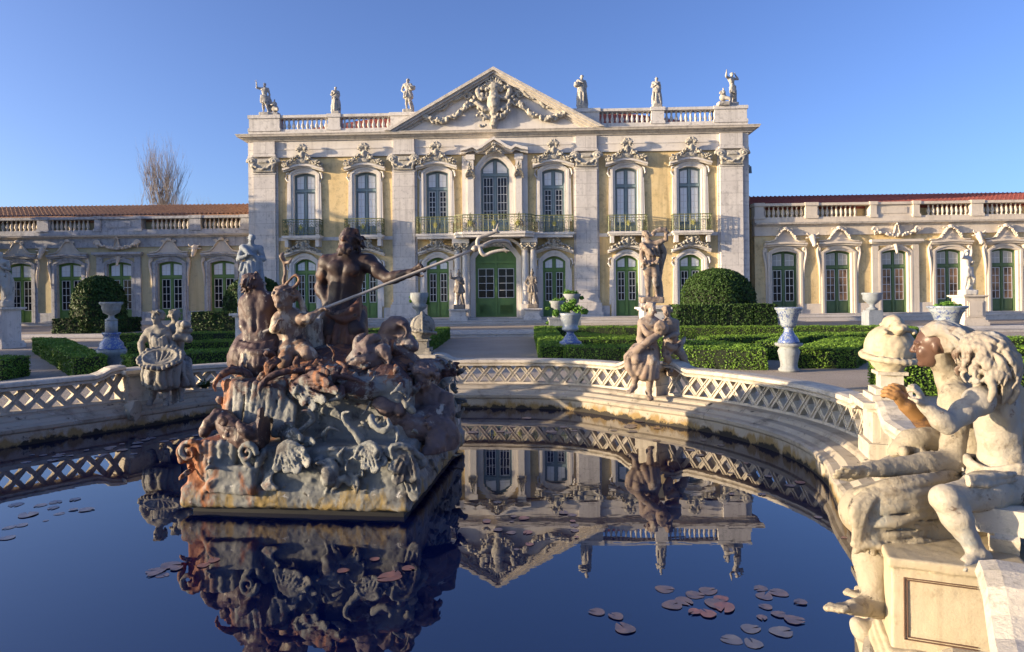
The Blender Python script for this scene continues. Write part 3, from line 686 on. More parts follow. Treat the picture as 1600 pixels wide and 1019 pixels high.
# ------------------------------------------------------------------ palace
XP = Matrix.Translation((PCX, PY, 0)) @ Matrix.Rotation(math.radians(-2.2), 4, 'Z')
pal = thing('palace', 'tall two storey yellow palace block with green doors and a carved stone pediment', 'palace', (PCX, PY, TER))
HW = 13.15; Z_SILL, Z_FL, Z_FR, Z_CB, Z_CT, Z_PT = 0.52, 4.84, 9.08, 9.96, 10.23, 11.34
UP = [-10.16, -6.87, -3.07, 3.07, 6.87, 10.16]
holes = [(u-0.59, u+0.59, 4.9, 8.28) for u in UP]+[(u-0.59, u+0.59, Z_SILL, 3.70) for u in UP]+[(-0.76, 0.76, 4.9, 8.9), (-1.08, 1.08, Z_SILL, 4.42)]
mb = MB(XP); wall_holes(mb, -HW, HW, TER, Z_FR, holes, 0.0)
mb.box(-HW, HW, 0.5, 14, TER, Z_CB)
mb.box(-HW, -HW+0.3, 0.003, 0.497, TER, Z_CB); mb.box(HW-0.3, HW, 0.003, 0.497, TER, Z_CB)
mb.build('wall', M['wall'], pal)
mb = MB(XP)                                             # frieze, string course, plinth
mb.box(-HW-0.02, HW+0.02, -0.07, 0.45, Z_FR, Z_CB); mb.box(-HW-0.03, HW+0.03, -0.12, 0.4, Z_FR, Z_FR+0.12); mb.box(-HW, HW, -0.10, 0.3, Z_FR+0.42, Z_FR+0.50)
edge = [-HW, -12.9, -11.6, -10.8, -9.5, -7.5, -6.25, -5.4, -4.2, -4.1]
for a, b in ((-11.6, -11.0), (-9.35, -7.7), (-6.05, -5.35), (5.35, 6.05), (7.7, 9.35), (11.0, 11.6)): mb.box(a, b, -0.06, 0.1, 4.66, 4.84)
mb.build('frieze', M['lime'], pal)
doors = sorted([-10.16, -6.87, -3.07, 3.07, 6.87, 10.16, 0]); x = -HW
for c in doors:
    hw = 0.92 if c else 2.1
    mb = MB(XP); mb.box(x, c-hw, -0.05, 0.1, TER, 1.06); x = c+hw; mb.build('plinth', M['lime_block'], pal)
mb = MB(XP); mb.box(x, HW, -0.05, 0.1, TER, 1.06); mb.build('plinth', M['lime_block'], pal)
cpath = np.array([(-HW, 12), (-HW, 0), (HW, 0), (HW, 12)]); cn = np.array([(-1, 0), (-1, -1), (1, -1), (1, 0)], float)
mb = MB(XP); mb.sweep(cpath, [(-0.3, Z_CB), (0.16, Z_CB), (0.18, Z_CB+0.05), (0.28, Z_CB+0.10), (0.31, Z_CB+0.16), (0.46, Z_CB+0.18), (0.49, Z_CB+0.27), (0.52, Z_CB+0.28), (0.52, Z_CT+0.05), (-0.3, Z_CT+0.10)], normals=cn)
mb.build('cornice', M['cornice'], pal)

# pilasters: shaft > capital, base
for c, w in ((-12.25, 1.15), (-4.78, 1.1), (4.78, 1.1), (12.25, 1.15)):
    mb = MB(XP); mb.box(c-w/2, c+w/2, -0.20, 0.1, 1.46, 8.27); mb.box(c-w/2-0.11, c+w/2+0.11, -0.09, 0.1, 1.46, 8.9)
    mb.box(c-w/2, c+w/2, -0.22, 0.1, 9.14, Z_CB-0.03); mb.box(c-w/2-0.06, c+w/2+0.06, -0.27, 0.1, 9.12, 9.22); mb.box(c-w/2-0.05, c+w/2+0.05, -0.25, 0.1, 8.2, 8.29)
    sh = mb.build('pilaster', M['lime_block'], pal)
    place('capital', CAPM, M['carve'], sh, XP, (c, -0.12, 8.29), (w/1.1, 0.8, 0.85))
    mb = MB(XP); mb.box(c-w/2-0.26, c+w/2+0.26, -0.34, 0.1, TER, 0.75); mb.box(c-w/2-0.2, c+w/2+0.2, -0.29, 0.1, 0.75, 1.22); mb.box(c-w/2-0.12, c+w/2+0.12, -0.26, 0.1, 1.22, 1.36); mb.box(c-w/2-0.06, c+w/2+0.06, -0.23, 0.1, 1.36, 1.46)
    mb.build('base', M['lime_block'], sh)
for c in (-13.05, 13.05):
    mb = MB(XP); mb.box(c-0.12, c+0.12, -0.07, 0.6, TER, 8.9); mb.build('corner_strip', M['lime_block'], pal)

def surround(root, xf, c, w, z0, zs, rise, th=0.24, ears=True, mat='lime', out=0.0):
    mb = MB(xf); a = arch(c-w/2, c+w/2, z0, zs, rise, 10)
    b = arch(c-w/2-th*0.5, c+w/2+th*0.5, z0, zs+0.04, rise+th*0.45, 10); d = arch(c-w/2-th, c+w/2+th, z0, zs+0.06, rise+th, 10)
    mb.strip(a, b, -0.06-out, 0.24); mb.strip(b, d, -0.11-out, 0.1)
    if ears:
        for s in (-1, 1):
            x = c+s*(w/2+th); mb.bar((x+s*0.06, -0.05, z0+0.6), (x+s*0.02, -0.05, zs-0.4), 0.1, 0.1, (0, -1, 0))
            mb.tube([(x+s*0.02, -0.04, zs-0.35), (x+s*0.15, -0.06, zs-0.15), (x+s*0.10, -0.06, zs+0.10), (x-s*0.02, -0.05, zs+0.15)], [0.05, 0.06, 0.06, 0.04], 6)
    return mb.build('surround', M[mat], root)
def hood(root, xf, c, hw, zb, rise, mat='lime', d=0.34):
    P = lambda k: [(c-hw*k, zb-0.02)]+[(c+hw*k*(i/6-1), zb+rise*(1-(i/6-1)**2)*1.0) for i in range(13)]+[(c+hw*k, zb-0.02)]
    a = [(c+hw*(i/8-1), zb+rise*math.cos((i/8-1)*PI/2)**1.3) for i in range(17)]
    mb = MB(xf); mb.strip(a, [(x, z+0.10) for x, z in a], -d, 0.05); mb.strip([(x, z-0.07) for x, z in a], [(x, z-0.002) for x, z in a], -d*0.62, 0.05)
    return mb.build('hood', M[mat], root)

for i, c in enumerate(UP):
    inner = abs(c) < 4
    o = glazing(pal, XP, c, 1.18, 4.9, 8.13, 0.14, 7.33, 'bluegrey', 'glass' if inner else 'blind', 'blind', dado=0.95 if inner else 0.55, rows=5)
    surround(o, XP, c, 1.18, 4.9, 8.13, 0.14); hood(o, XP, c, 1.08, 8.37, 0.23)
    place('crest', CREST[0], M['carve'], o, XP, (c, -0.12, 8.45))
    o = glazing(pal, XP, c, 1.18, Z_SILL, 3.42, 0.27, 2.98, 'green', 'glass', 'blind', dado=0.85)
    surround(o, XP, c, 1.18, Z_SILL, 3.42, 0.27); hood(o, XP, c, 1.0, 3.86, 0.26)
    place('crest', CREST[1], M['carve'], o, XP, (c, -0.12, 3.92), (0.86, 1, 0.78))
# great window and portal on the axis
o = glazing(pal, XP, 0, 1.52, 4.9, 8.30, 0.58, 8.02, 'bluegrey', 'glass', 'blind', dado=0.8, rows=5, cols=3)
surround(o, XP, 0, 1.52, 4.9, 8.30, 0.58, 0.30)
mb = MB(XP)
hp = [(-1.75, 9.16), (-1.45, 9.22), (-1.12, 9.34), (-0.9, 9.20), (-0.62, 9.32), (-0.3, 9.55), (0, 9.72), (0.3, 9.55), (0.62, 9.32), (0.9, 9.20), (1.12, 9.34), (1.45, 9.22), (1.75, 9.16)]
mb.strip(hp, [(x, z+0.14) for x, z in hp], -0.62, 0.0); mb.strip([(x, z-0.12) for x, z in hp], [(x, z-0.003) for x, z in hp], -0.42, 0.0)
for s in (-1, 1):
    mb.box(s*1.10, s*1.42, -0.30, 0.1, 4.95, 9.02); mb.box(s*1.04, s*1.50, -0.36, 0.1, 8.75, 9.02); mb.box(s*1.42, s*1.72, -0.16, 0.1, 4.95, 9.0)
mb.build('window_canopy', M['lime'], o)
for s in (-1, 1):
    place('crest', CREST[1], M['carve'], o, XP, (s*1.27, -0.30, 7.75), (0.24, 0.7, 0.8)); place('crest', CREST[1], M['carve'], o, XP, (s*1.27, -0.30, 5.2), (0.22, 0.7, 0.7))
place('crest', CREST[0], M['carve'], o, XP, (0, -0.42, 8.95), (0.4, 0.8, 0.5))
# entrance door: boarded green leaves with one glazed light each
o = glazing(pal, XP, 0, 2.16, Z_SILL, 3.62, 0.80, 3.42, 'green', 'glass', None, name='entrance_door', lite=(1.55, 3.05))
mb = MB(XP)
for k in range(9): mb.box(-1.0+k*0.225, -1.0+k*0.225+0.2, 0.212, 0.229, 3.56, 3.66+0.62*(1-((k-4)/4.6)**2))
mb.box(-1.0, 1.0, 0.208, 0.229, 3.52, 3.565)
mb.build('arch_boards', M['green'], o)
for s in (-1, 1): mb = MB(XP); mb.box(s*0.2, s*0.88, 0.205, 0.229, 0.68, 1.38); mb.build('door_panel', M['green'], o)
surround(o, XP, 0, 2.16, Z_SILL, 3.62, 0.80, 0.26, False)
mb = MB(XP)
for s in (-1, 1):
    for k in (1.56, 1.96):
        mb.lathe([(0.19, 0.0), (0.19, 0.12), (0.15, 0.18), (0.145, 1.6), (0.125, 2.75), (0.16, 2.80), (0.16, 2.84)], (s*k, -0.55, 1.2), 14)
    mb.box(s*1.33, s*2.2, -0.85, 0.1, TER, 1.2); mb.box(s*1.33, s*2.2, -0.8, 0.1, 4.36, 4.6); mb.box(s*1.36, s*1.75, -0.16, 0.1, 1.2, 4.36); mb.box(s*1.80, s*2.16, -0.16, 0.1, 1.2, 4.36)
mb.strip([(-1.45, 3.9), (-1.2, 4.25), (-0.8, 4.50), (-0.4, 4.56), (0, 4.66), (0.4, 4.56), (0.8, 4.50), (1.2, 4.25), (1.45, 3.9)], [(-1.45, 4.1), (-1.2, 4.42), (-0.8, 4.64), (-0.4, 4.7), (0, 4.745), (0.4, 4.7), (0.8, 4.64), (1.2, 4.42), (1.45, 4.1)], -0.5, 0.0)
mb.build('portal', M['lime'], o)
for s in (-1, 1):
    for k in (1.56, 1.96): place('capital', CAPM, M['carve'], o, XP, (s*k, -0.45, 4.02), (0.30, 0.9, 0.40))
place('crest', CREST[0], M['carve'], o, XP, (0, -0.5, 4.1), (0.5, 0.8, 0.45))

# balconies: slab > railing, ornament
def railing(path, z0, z1, xf, root, orn):
    """wrought iron: rails, bars and scrolls"""
    mb = MB(xf)
    for (x0, y0), (x1, y1) in zip(path[:-1], path[1:]):
        L = math.hypot(x1-x0, y1-y0)
        for z, w in ((z1, 0.05), (z1-0.13, 0.025), (z0+0.10, 0.03)): mb.bar((x0, y0, z), (x1, y1, z), w, w, (0, 0, 1))
        n = max(2, round(L/0.26))
        for i in range(n+1):
            t = i/n; x, y = x0+(x1-x0)*t, y0+(y1-y0)*t; mb.tube([(x, y, z0), (x, y, z1)], 0.017, 4)
        for i in range(n):
            P = lambda t, z: (x0+(x1-x0)*(i+t)/n, y0+(y1-y0)*(i+t)/n, z0+(z1-z0)*z)
            mb.tube([P(.5+.34*math.cos(a)*(1-.11*k), .60+.17*math.sin(a)*(1-.11*k)) for k, a in enumerate([x*0.8 for x in range(8)])], 0.014, 4)
            mb.tube([P(.5-.34*math.cos(a)*(1-.11*k), .30-.14*math.sin(a)*(1-.11*k)) for k, a in enumerate([x*0.8 for x in range(8)])], 0.014, 4)
            mb.tube([P(.2, .80), P(.5, .90), P(.8, .80)], 0.012, 4)
    r = mb.build('railing', M['iron'], root)
    for (x, y) in orn:
        gb = MB(xf)
        for k in range(8): a = k*PI/4; gb.tube([(x, y-0.03, z0+0.42), (x+0.13*math.cos(a), y-0.045, z0+0.42+0.16*math.sin(a))], [0.03, 0.018], 5)
        gb.build('rosette', M['gilt'], root)
def balcony(c, hw, d):
    mb = MB(XP); mb.box(c-hw, c+hw, -d, 0.0, 4.76, 4.88); mb.box(c-hw+0.06, c+hw-0.06, -d+0.06, 0.0, 4.68, 4.757)
    for s in (-1, 1): mb.prism([(c+s*(hw-0.30), 4.30), (c+s*(hw-0.12), 4.30), (c+s*(hw-0.12), 4.677), (c+s*(hw-0.30), 4.677)], -d*0.8, 0.0)
    o = mb.build('balcony', M['lime'], pal)
    e = hw-0.05; railing([(c-e, -0.02), (c-e, -d+0.05), (c+e, -d+0.05), (c+e, -0.02)], 4.885, 5.72, XP, o, [(c, -d+0.05)])
for c in (-10.16, -6.87, 6.87, 10.16): balcony(c, 1.02, 0.62)
mb = MB(XP); pl = [(-4.1, 0), (-4.1, -0.7), (-2.1, -0.7), (-1.95, -1.25), (-1.6, -1.4), (1.6, -1.4), (1.95, -1.25), (2.1, -0.7), (4.1, -0.7), (4.1, 0)]
mb.plan(pl, 4.76, 4.88); mb.plan([(x*0.985, y*0.94) for x, y in pl], 4.62, 4.757); bc = mb.build('balcony', M['lime'], pal)
railing([(x*0.99, y*0.96) for x, y in pl], 4.885, 5.74, XP, bc, [(-3.07, -0.68), (3.07, -0.68), (-1.2, -1.36), (0, -1.36), (1.2, -1.36)])

# baluster, shared mesh
def baluster_mesh(h):
    mb = MB(); k = h
    mb.lathe([(0.085, 0), (0.085, 0.06*k), (0.05, 0.09*k), (0.055, 0.14*k), (0.10, 0.30*k), (0.095, 0.40*k), (0.05, 0.62*k), (0.042, 0.78*k), (0.065, 0.82*k), (0.05, 0.86*k), (0.085, 0.92*k), (0.085, k)], n=8)
    me = bpy.data.meshes.new('baluster'); me.from_pydata(mb.v, [], mb.f); me.update()
    for p in me.polygons: p.use_smooth = True
    return me
BAL = baluster_mesh(0.66); BALW = baluster_mesh(0.72)
def parapet(root, xf, u0, u1, z0, z1, y, piers, panels, mat, bal, n, solid=()):
    mb = MB(xf); mb.box(u0, u1, y-0.22, y+0.28, z0, z0+0.28); mb.box(u0, u1, y-0.26, y+0.30, z1-0.14, z1)
    for a, b in piers: mb.box(a, b, y-0.24, y+0.29, z0+0.28, z1-0.14); mb.box(a-0.05, b+0.05, y-0.30, y+0.32, z1-0.15, z1+0.03); mb.box(a-0.05, b+0.05, y-0.28, y+0.3, z0+0.2, z0+0.36)
    for a, b in solid: mb.box(a, b, y-0.15, y+0.2, z0+0.28, z1-0.14); mb.box(a+0.3, b-0.3, y-0.18, y, z0+0.42, z1-0.28)
    p = mb.build('parapet', M[mat], root)
    for a, b in panels:
        k = n if n else max(3, round((b-a)/0.27))
        for i in range(k):
            place('baluster', bal, M[mat], p, xf, (a+(b-a)*(i+0.5)/k, y+0.02, z0+0.28))
    return p
PIERS = [(-HW+0.05, -11.45), (-8.85, -8.2), (-5.5, -4.0), (4.0, 5.5), (8.2, 8.85), (11.45, HW-0.05)]
BAL = baluster_mesh(Z_PT-Z_CT-0.1-0.42+0.02)
parapet(pal, XP, -HW, HW, Z_CT+0.08, Z_PT, 0.15, PIERS, [(-11.4, -8.9), (-8.15, -5.55), (5.55, 8.15), (8.9, 11.4)], 'parapet', BAL, 10, [(-4, 4)])

# pediment > coat of arms, garland
pd0, pw, ph = Z_CT+0.06, 5.70, 3.20
mb = MB(XP); mb.prism([(-pw+0.3, pd0), (pw-0.3, pd0), (0, pd0+ph-0.25)], -0.16, 0.3); ped = mb.build('pediment', M['lime'], pal)
mb = MB(XP)
for s in (-1, 1):
    def rake(t0, t1, y0, y1):          # band between heights t0..t1 below the outer slope
        k = pw/ph
        poly = [(s*(pw-0*k), pd0-0), (0, pd0+ph), (0, pd0+ph-t1), (s*(pw-t1*k), pd0)]
        poly = [(s*(pw-t0*k), pd0+0.0), (0, pd0+ph-t0), (0, pd0+ph-t1), (s*(pw-t1*k), pd0+0.0)]
        mb.prism(poly if s > 0 else poly[::-1], y0, y1)
    rake(0.0, 0.16, -0.62, 0.4); rake(0.162, 0.30, -0.52, 0.4); rake(0.302, 0.42, -0.40, 0.3); rake(0.422, 0.56, -0.24, 0.2)
mb.build('raking_cornice', M['cornice'], ped)
S = SDF((-1.5, -0.65, 0), (1.5, 0.2, 2.9), 0.038); X3 = np.array([1.0, 0, 0]); Y3 = np.array([0, -1.0, 0]); Z3 = np.array([0, 0, 1.0]); g = random.Random(5)
S.curve([(0, -0.1, 0.05), (0, -0.18, 0.35), (0, -0.2, 0.7), (0, -0.25, 1.2), (0, -0.2, 1.6), (0, -0.15, 1.85), (0, -0.2, 2.1)], [0.12, 0.2, 0.16, 0.34, 0.33, 0.2, 0.3], 0.04)
for s in (-1, 1):
    S.spiral((0.36*s, -0.2, 2.1), (X3*s, Y3, Z3), 0.26, 1.5, 0.08, 0.05, 0.02)
    S.curve([(0.2*s, -0.25, 1.7), (0.62*s, -0.3, 1.55), (0.85*s, -0.3, 1.95), (0.7*s, -0.25, 2.3)], [0.09, 0.12, 0.13, 0.05], 0.02)
    S.curve([(0.15*s, -0.3, 0.95), (0.55*s, -0.34, 1.05), (0.9*s, -0.3, 1.35), (1.1*s, -0.2, 1.2)], [0.1, 0.12, 0.1, 0.07], 0.02)
    S.curve([(0.2*s, -0.25, 0.5), (0.5*s, -0.28, 0.65), (0.75*s, -0.25, 0.95)], [0.08, 0.12, 0.06], 0.02)
    for i in range(18): S.ell((s*g.uniform(0.1, 0.85), -0.3-g.uniform(0, 0.1), g.uniform(0.05, 2.2)*1.0), (g.uniform(.05, .11), 0.09, g.uniform(.05, .12)), 0.02)
for i in range(9): a = (i-4)*0.34; S.cone((0.2*math.sin(a), -0.22, 2.2), (0.44*math.sin(a), -0.3, 2.22+0.4*math.cos(a)), 0.06, 0.07, 0.01)
S.rough(0.06, 7, 3); V, F = S.mesh(); place('coat_of_arms', np_mesh('coat_of_arms', V, F, True), M['carve'], ped, XP, (0, -0.1, pd0+0.05))
S = SDF((-0.2, -0.6, -0.6), (3.6, 0.2, 1.7), 0.036)
for i in range(46):
    t = i/45; x = 0.1+2.7*t; z = 0.95-2.0*math.sin(t*PI*0.62)*0.62+0.55*t*t*t
    for _ in range(2): S.ell((x+g.uniform(-.07, .07), -0.16-g.uniform(0, .14), z+g.uniform(-.12, .12)), (g.uniform(.06, .13), 0.10, g.uniform(.06, .13)), 0.02)
S.curve([(0.05, -0.12, 1.2), (0.5, -0.2, 1.35), (0.9, -0.2, 1.05), (1.35, -0.16, 0.95), (1.7, -0.14, 0.55), (2.3, -0.14, 0.45), (2.85, -0.1, 0.05)], [0.06, 0.09, 0.08, 0.1, 0.08, 0.07, 0.04], 0.02)
S.spiral((2.75, -0.16, 0.12), (X3, Y3, Z3), 0.2, 1.4, 0.06, 0.04, 0.01); S.spiral((0.45, -0.18, 1.18), (X3, Y3, Z3), 0.22, 1.5, 0.07, 0.04, 0.01)
S.curve([(2.9, -0.1, -0.1), (3.2, -0.14, 0.02), (3.4, -0.1, -0.15)], [0.05, 0.07, 0.03], 0.01)
S.rough(0.05, 8, 4); V, F = S.mesh(); gm = np_mesh('garland', V, F, True)
place('garland', gm, M['carve'], ped, XP, (0.95, -0.12, pd0+0.62)); place('garland', gm, M['carve'], ped, XP, (-0.95, -0.12, pd0+0.62), (-1, 1, 1))

# roofs
def tile_roof(name, root, xf, quad, mat, n_row=12, pitch=0.24):
    """corrugated clay tiles on a slope; quad = eave a, eave b, ridge b, ridge a"""
    A, Bq, C, D = [Vector(q) for q in quad]; L = max((Bq-A).length, (C-D).length); nu = int(L/pitch*4); V = []; F = []
    nrm = (Bq-A).cross(D-A).normalized()
    for j in range(n_row*2+1):
        t = (j//2+(j % 2)*0.999)/n_row if j < n_row*2 else 1.0
        for i in range(nu+1):
            s = i/nu; p = (A*(1-s)+Bq*s)*(1-t)+(D*(1-s)+C*s)*t
            V.append(xf @ (p+nrm*(0.05*math.cos(i*PI/2)+(0.045 if j % 2 == 0 else 0.0))))
    for j in range(n_row*2):
        for i in range(nu): a = j*(nu+1)+i; F.append((a, a+1, a+nu+2, a+nu+1))
    off = wloc(root); V = np.array([tuple(v-off) for v in V])
    return link_mesh(name, np_mesh(name, V, np.array(F)), M[mat], root)
zr0, zr1 = 10.45, 13.25
tile_roof('roof', pal, XP, [(-HW+0.6, 0.8, zr0), (HW-0.6, 0.8, zr0), (6.5, 7, zr1), (-6.5, 7, zr1)], 'tile_red', 16)
mb = MB(XP)
mb.add([(-HW+0.6, 0.8, zr0), (-6.5, 7, zr1), (-HW+0.6, 13.2, zr0)], [(0, 1, 2)]); mb.add([(HW-0.6, 0.8, zr0), (6.5, 7, zr1), (HW-0.6, 13.2, zr0)], [(0, 1, 2)]); mb.add([(-HW+0.6, 13.2, zr0), (HW-0.6, 13.2, zr0), (6.5, 7, zr1), (-6.5, 7, zr1)], [(0, 1, 2, 3)])
mb.add([(-pw, 0.35, pd0+0.02), (0, 0.35, pd0+ph-0.05), (0, 8, pd0+ph-0.05), (-pw, 8, pd0+0.02)], [(0, 1, 2, 3)]); mb.add([(pw, 0.35, pd0+0.02), (0, 0.35, pd0+ph-0.05), (0, 8, pd0+ph-0.05), (pw, 8, pd0+0.02)], [(0, 1, 2, 3)])
mb.build('roof_slope', M['tile_red'], pal)
mb = MB(XP); mb.tube([(HW+0.02, 0.7, 8.3), (HW+0.35, 0.7, 8.3), (HW+0.35, 0.7, 8.0)], 0.09, 8); mb.box(HW, HW+0.3, 0.6, 0.95, 8.12, 8.42); mb.build('spotlight', M['bluegrey'], pal)

# ------------------------------------------------------------------ wings
def volute_mesh():
    S = SDF((-0.35, -0.45, -1.75), (0.35, 0.12, 0.35), 0.032)
    S.spiral((0, -0.14, 0.0), (np.array([-1.0, 0, 0]), np.array([0, -1.0, 0]), np.array([0, 0, 1.0])), 0.17, 1.6, 0.075, 0.05, 0.01)
    S.curve([(0.13, -0.12, -0.05), (0.1, -0.14, -0.35), (-0.02, -0.12, -0.7), (-0.1, -0.1, -1.1), (-0.12, -0.08, -1.65)], [0.09, 0.11, 0.12, 0.11, 0.07], 0.02)
    V, F = S.mesh(); return np_mesh('console', V, F, True)
def hoodcrest_mesh(garland):
    S = SDF((-1.3, -0.45, -0.12), (1.3, 0.15, 1.15), 0.03); g = random.Random(9)
    for i in range(30):
        x = -1.05+2.1*i/29; q = abs(x); zt = 0.86*math.exp(-(q/0.46)**2.4)+0.02
        S.cone((x, 0.0, 0.0), (x, 0.0, max(0.01, zt-0.06)), 0.06, 0.06, 0.02)
    P = [(x, -0.10, 0.86*math.exp(-(abs(x)/0.46)**2.4)+0.03) for x in np.linspace(-1.1, 1.1, 27)]
    S.chain(P, 0.045, 0.006)
    for s in (-1, 1): S.spiral((0.30*s, -0.13, 0.80), (X3*s, Y3, Z3), 0.11, 1.3, 0.035, 0.022, 0.006)
    S.ell((0, -0.12, 0.92), (0.16, 0.09, 0.12), 0.02)
    if garland:
        for i in range(40): t = i/39; x = (t-.5)*1.15; S.ball((x+g.uniform(-.03, .03), -0.20-g.uniform(0, .05), 0.86-1.5*abs(x)**1.5+g.uniform(-.05, .05)), g.uniform(.04, .065), 0.004)
    V, F = S.mesh(); return np_mesh('hood_crest', V, F, True)
def ox_mesh():
    S = SDF((-0.55, -0.7, -0.6), (0.55, 0.1, 0.55), 0.032)
    S.cone((0, -0.1, 0.2), (0, -0.4, -0.35), 0.2, 0.11, 0.03); S.ball((0, -0.38, -0.38), 0.12, 0.03)
    for s in (-1, 1): S.curve([(0.1*s, -0.15, 0.25), (0.32*s, -0.2, 0.34), (0.36*s, -0.22, 0.46)], [0.06, 0.05, 0.02], 0.01); S.ell((0.3*s, -0.14, 0.12), (0.14, 0.06, 0.06), 0.02); S.ball((0.13*s, -0.3, 0.0), 0.05, 0.01, True)
    V, F = S.mesh(); return np_mesh('ox_head', V, F, True)
CON, HCR, HCG, OX = volute_mesh(), hoodcrest_mesh(False), hoodcrest_mesh(True), ox_mesh()
def wing(label, xf, s, u_in, u_out, bays, stonem, wallm, carve, frame, tile, ez, root_loc, panes):
    """one-storey wing; u runs along the wall, bays = (u, kind)"""
    W = thing('palace_wing', label, 'palace wing', root_loc)
    a, b = min(u_in, u_out), max(u_in, u_out); hs = [(u-0.71, u+0.71, 0.48, 3.95) for u, k in bays]
    mb = MB(xf); wall_holes(mb, a, b, TER-0.3, 4.82, hs, 0.0); mb.box(a, b, 0.5, 10, TER-0.3, 6.4); mb.build('wall', M[wallm], W)
    mb = MB(xf); mb.box(a, b, -0.05, 0.4, 4.80, 5.32); mb.box(a, b, -0.08, 0.2, 4.80, 4.88); mb.build('frieze', M[stonem], W)
    x = a
    for u, k in sorted(bays)+[(b+0.95, 'h')]:
        w = 0.95 if k == 'h' else 1.3; mb = MB(xf); mb.box(x, u-w, -0.06, 0.1, TER-0.3, 1.02); x = u+w; mb.build('plinth', M[stonem], W)
    mb = MB(xf); mb.sweep(np.array([(a, 0), (b, 0)]), [(-0.3, 5.32), (0.08, 5.32), (0.12, 5.38), (0.30, 5.41), (0.34, 5.50), (-0.3, 5.54)], normals=np.array([(0, -1), (0, -1)], float)); mb.build('cornice', M['cornice'], W)
    for q, (u, k) in enumerate(bays):
        o = glazing(W, xf, u, 1.42, 0.48, 3.80, 0.14, 3.03, frame, panes[q % len(panes)], 'blind' if frame == 'green' else 'pane_warm', dado=0.72)
        if k == 'h':
            surround(o, xf, u, 1.42, 0.48, 3.80, 0.14, 0.24, False, stonem)
            mb = MB(xf); hp = [(u-1.16, 4.28), (u-0.8, 4.29), (u-0.4, 4.32), (u, 4.34), (u+0.4, 4.32), (u+0.8, 4.29), (u+1.16, 4.28)]
            mb.strip(hp, [(x, z+0.10) for x, z in hp], -0.32, 0.03); mb.strip([(x, z-0.1) for x, z in hp], [(x, z-0.002) for x, z in hp], -0.22, 0.03)
            for e in (-1, 1): mb.box(u+e*0.955, u+e*1.06, -0.05, 0.1, 0.5, 4.2)
            mb.box(u-0.95, u+0.95, -0.045, 0.1, 4.10, 4.279)
            mb.build('hood', M[stonem], o)
            place('crest', HCG if s > 0 else HCR, M[carve], o, xf, (u, -0.05, 4.44), (1.0, 1, 0.82))
            for e in (-1, 1): place('console', CON, M[stonem], o, xf, (u+e*1.10, 0.03, 4.0), (e*0.55, 0.7, 0.9))
        else:
            surround(o, xf, u, 1.42, 0.48, 3.80, 0.14, 0.22, False, stonem)
            mb = MB(xf); mb.box(u-1.28, u-0.93, -0.10, 0.1, TER-0.3, 4.36); mb.box(u+0.93, u+1.28, -0.10, 0.1, TER-0.3, 4.36); mb.box(u-0.93, u+0.93, -0.08, 0.1, 4.17, 4.36)
            mb.box(u-1.42, u+1.42, -0.34, 0.05, 4.36, 4.50); mb.box(u-1.36, u+1.36, -0.22, 0.05, 4.28, 4.357); mb.build('hood', M[stonem], o)
            place('crest', SWAG, M[carve], o, xf, (u, -0.08, 5.0)); place('crest', HCR, M[carve], o, xf, (u, -0.15, 4.78), (0.25, 1, 0.6)); place('keystone', OX, M[carve], o, xf, (u, -0.05, 4.05), (0.55, 0.5, 0.7))
    us = sorted(u for u, k in bays)
    for u0, u1, k0, k1 in [(bays[i][0], bays[i+1][0], bays[i][1], bays[i+1][1]) for i in range(len(bays)-1)]:
        if k0 == k1 == 'h': place('ox_head', OX, M[carve], W, xf, ((u0+u1)/2, -0.05, 4.55), (0.9, 0.9, 0.85))
    piers = []; panels = []; solid = []
    for i, (u, k) in enumerate(bays):
        if k == 'c': solid.append((u-1.0, u+1.0)); piers += [(u-1.35, u-1.0), (u+1.0, u+1.35)]
        else:
            panels.append((u-1.15, u+1.15))
    for i in range(len(bays)-1):
        u0, u1 = bays[i][0], bays[i+1][0]
        if bays[i][1] == bays[i+1][1] == 'h': m = (u0+u1)/2; piers.append((m-0.32, m+0.32))
    e = bays[0][0]-s*1.15; piers.append((min(e, u_in), max(e, u_in)))
    parapet(W, xf, a, b, 5.53, 6.58, 0.12, piers, panels, 'parapet' if stonem == 'lime' else stonem, BALW, 9, solid)
    tile_roof('roof', W, xf, [(a, 0.75, ez[0]), (b, 0.75, ez[0]), (b, 3.6, ez[1]), (a, 3.6, ez[1])], tile, 9, 0.26)
    mb = MB(xf); mb.add([(a, 3.6, ez[1]), (b, 3.6, ez[1]), (b, 9, ez[0]), (a, 9, ez[0])], [(0, 1, 2, 3)]); mb.box(a, b, 0.45, 0.7, 6.3, ez[0]-0.02); mb.build('roof_slope', M[tile], W)
    return W
m, nt, N, L, b = new_mat('curtained_light'); b.inputs['Base Color'].default_value = (0.42, 0.42, 0.38, 1); b.inputs['Roughness'].default_value = 0.3; M['pane_warm'] = m
M['lit_stone'] = stone('sunlit_wing_limestone', (0.60, 0.52, 0.42), (0.70, 0.62, 0.51), (0.30, 0.25, 0.19), 0.4, 0.7)  # right wing limestone with a warm sunlit tone put into its colour
M['grey_wing'] = stone('shaded_wing_stone', (0.36, 0.37, 0.39), (0.49, 0.49, 0.50), (0.10, 0.11, 0.12), 0.75, 0.8)  # same limestone for the left wing, greyed: shade put into its colour
XR = Matrix.Translation((12.64, 33.75, 0.075)) @ Matrix.Rotation(math.radians(-0.6), 4, 'Z') @ Matrix.Rotation(math.radians(-0.25), 4, 'Y') @ Matrix.Scale(0.952, 4)
rb = [(15.14-13.3, 'h'), (18.1-13.3, 'h'), (21.2-13.3, 'c'), (24.2-13.3, 'h'), (27.2-13.3, 'h'), (30.2-13.3, 'c'), (33.2-13.3, 'h')]
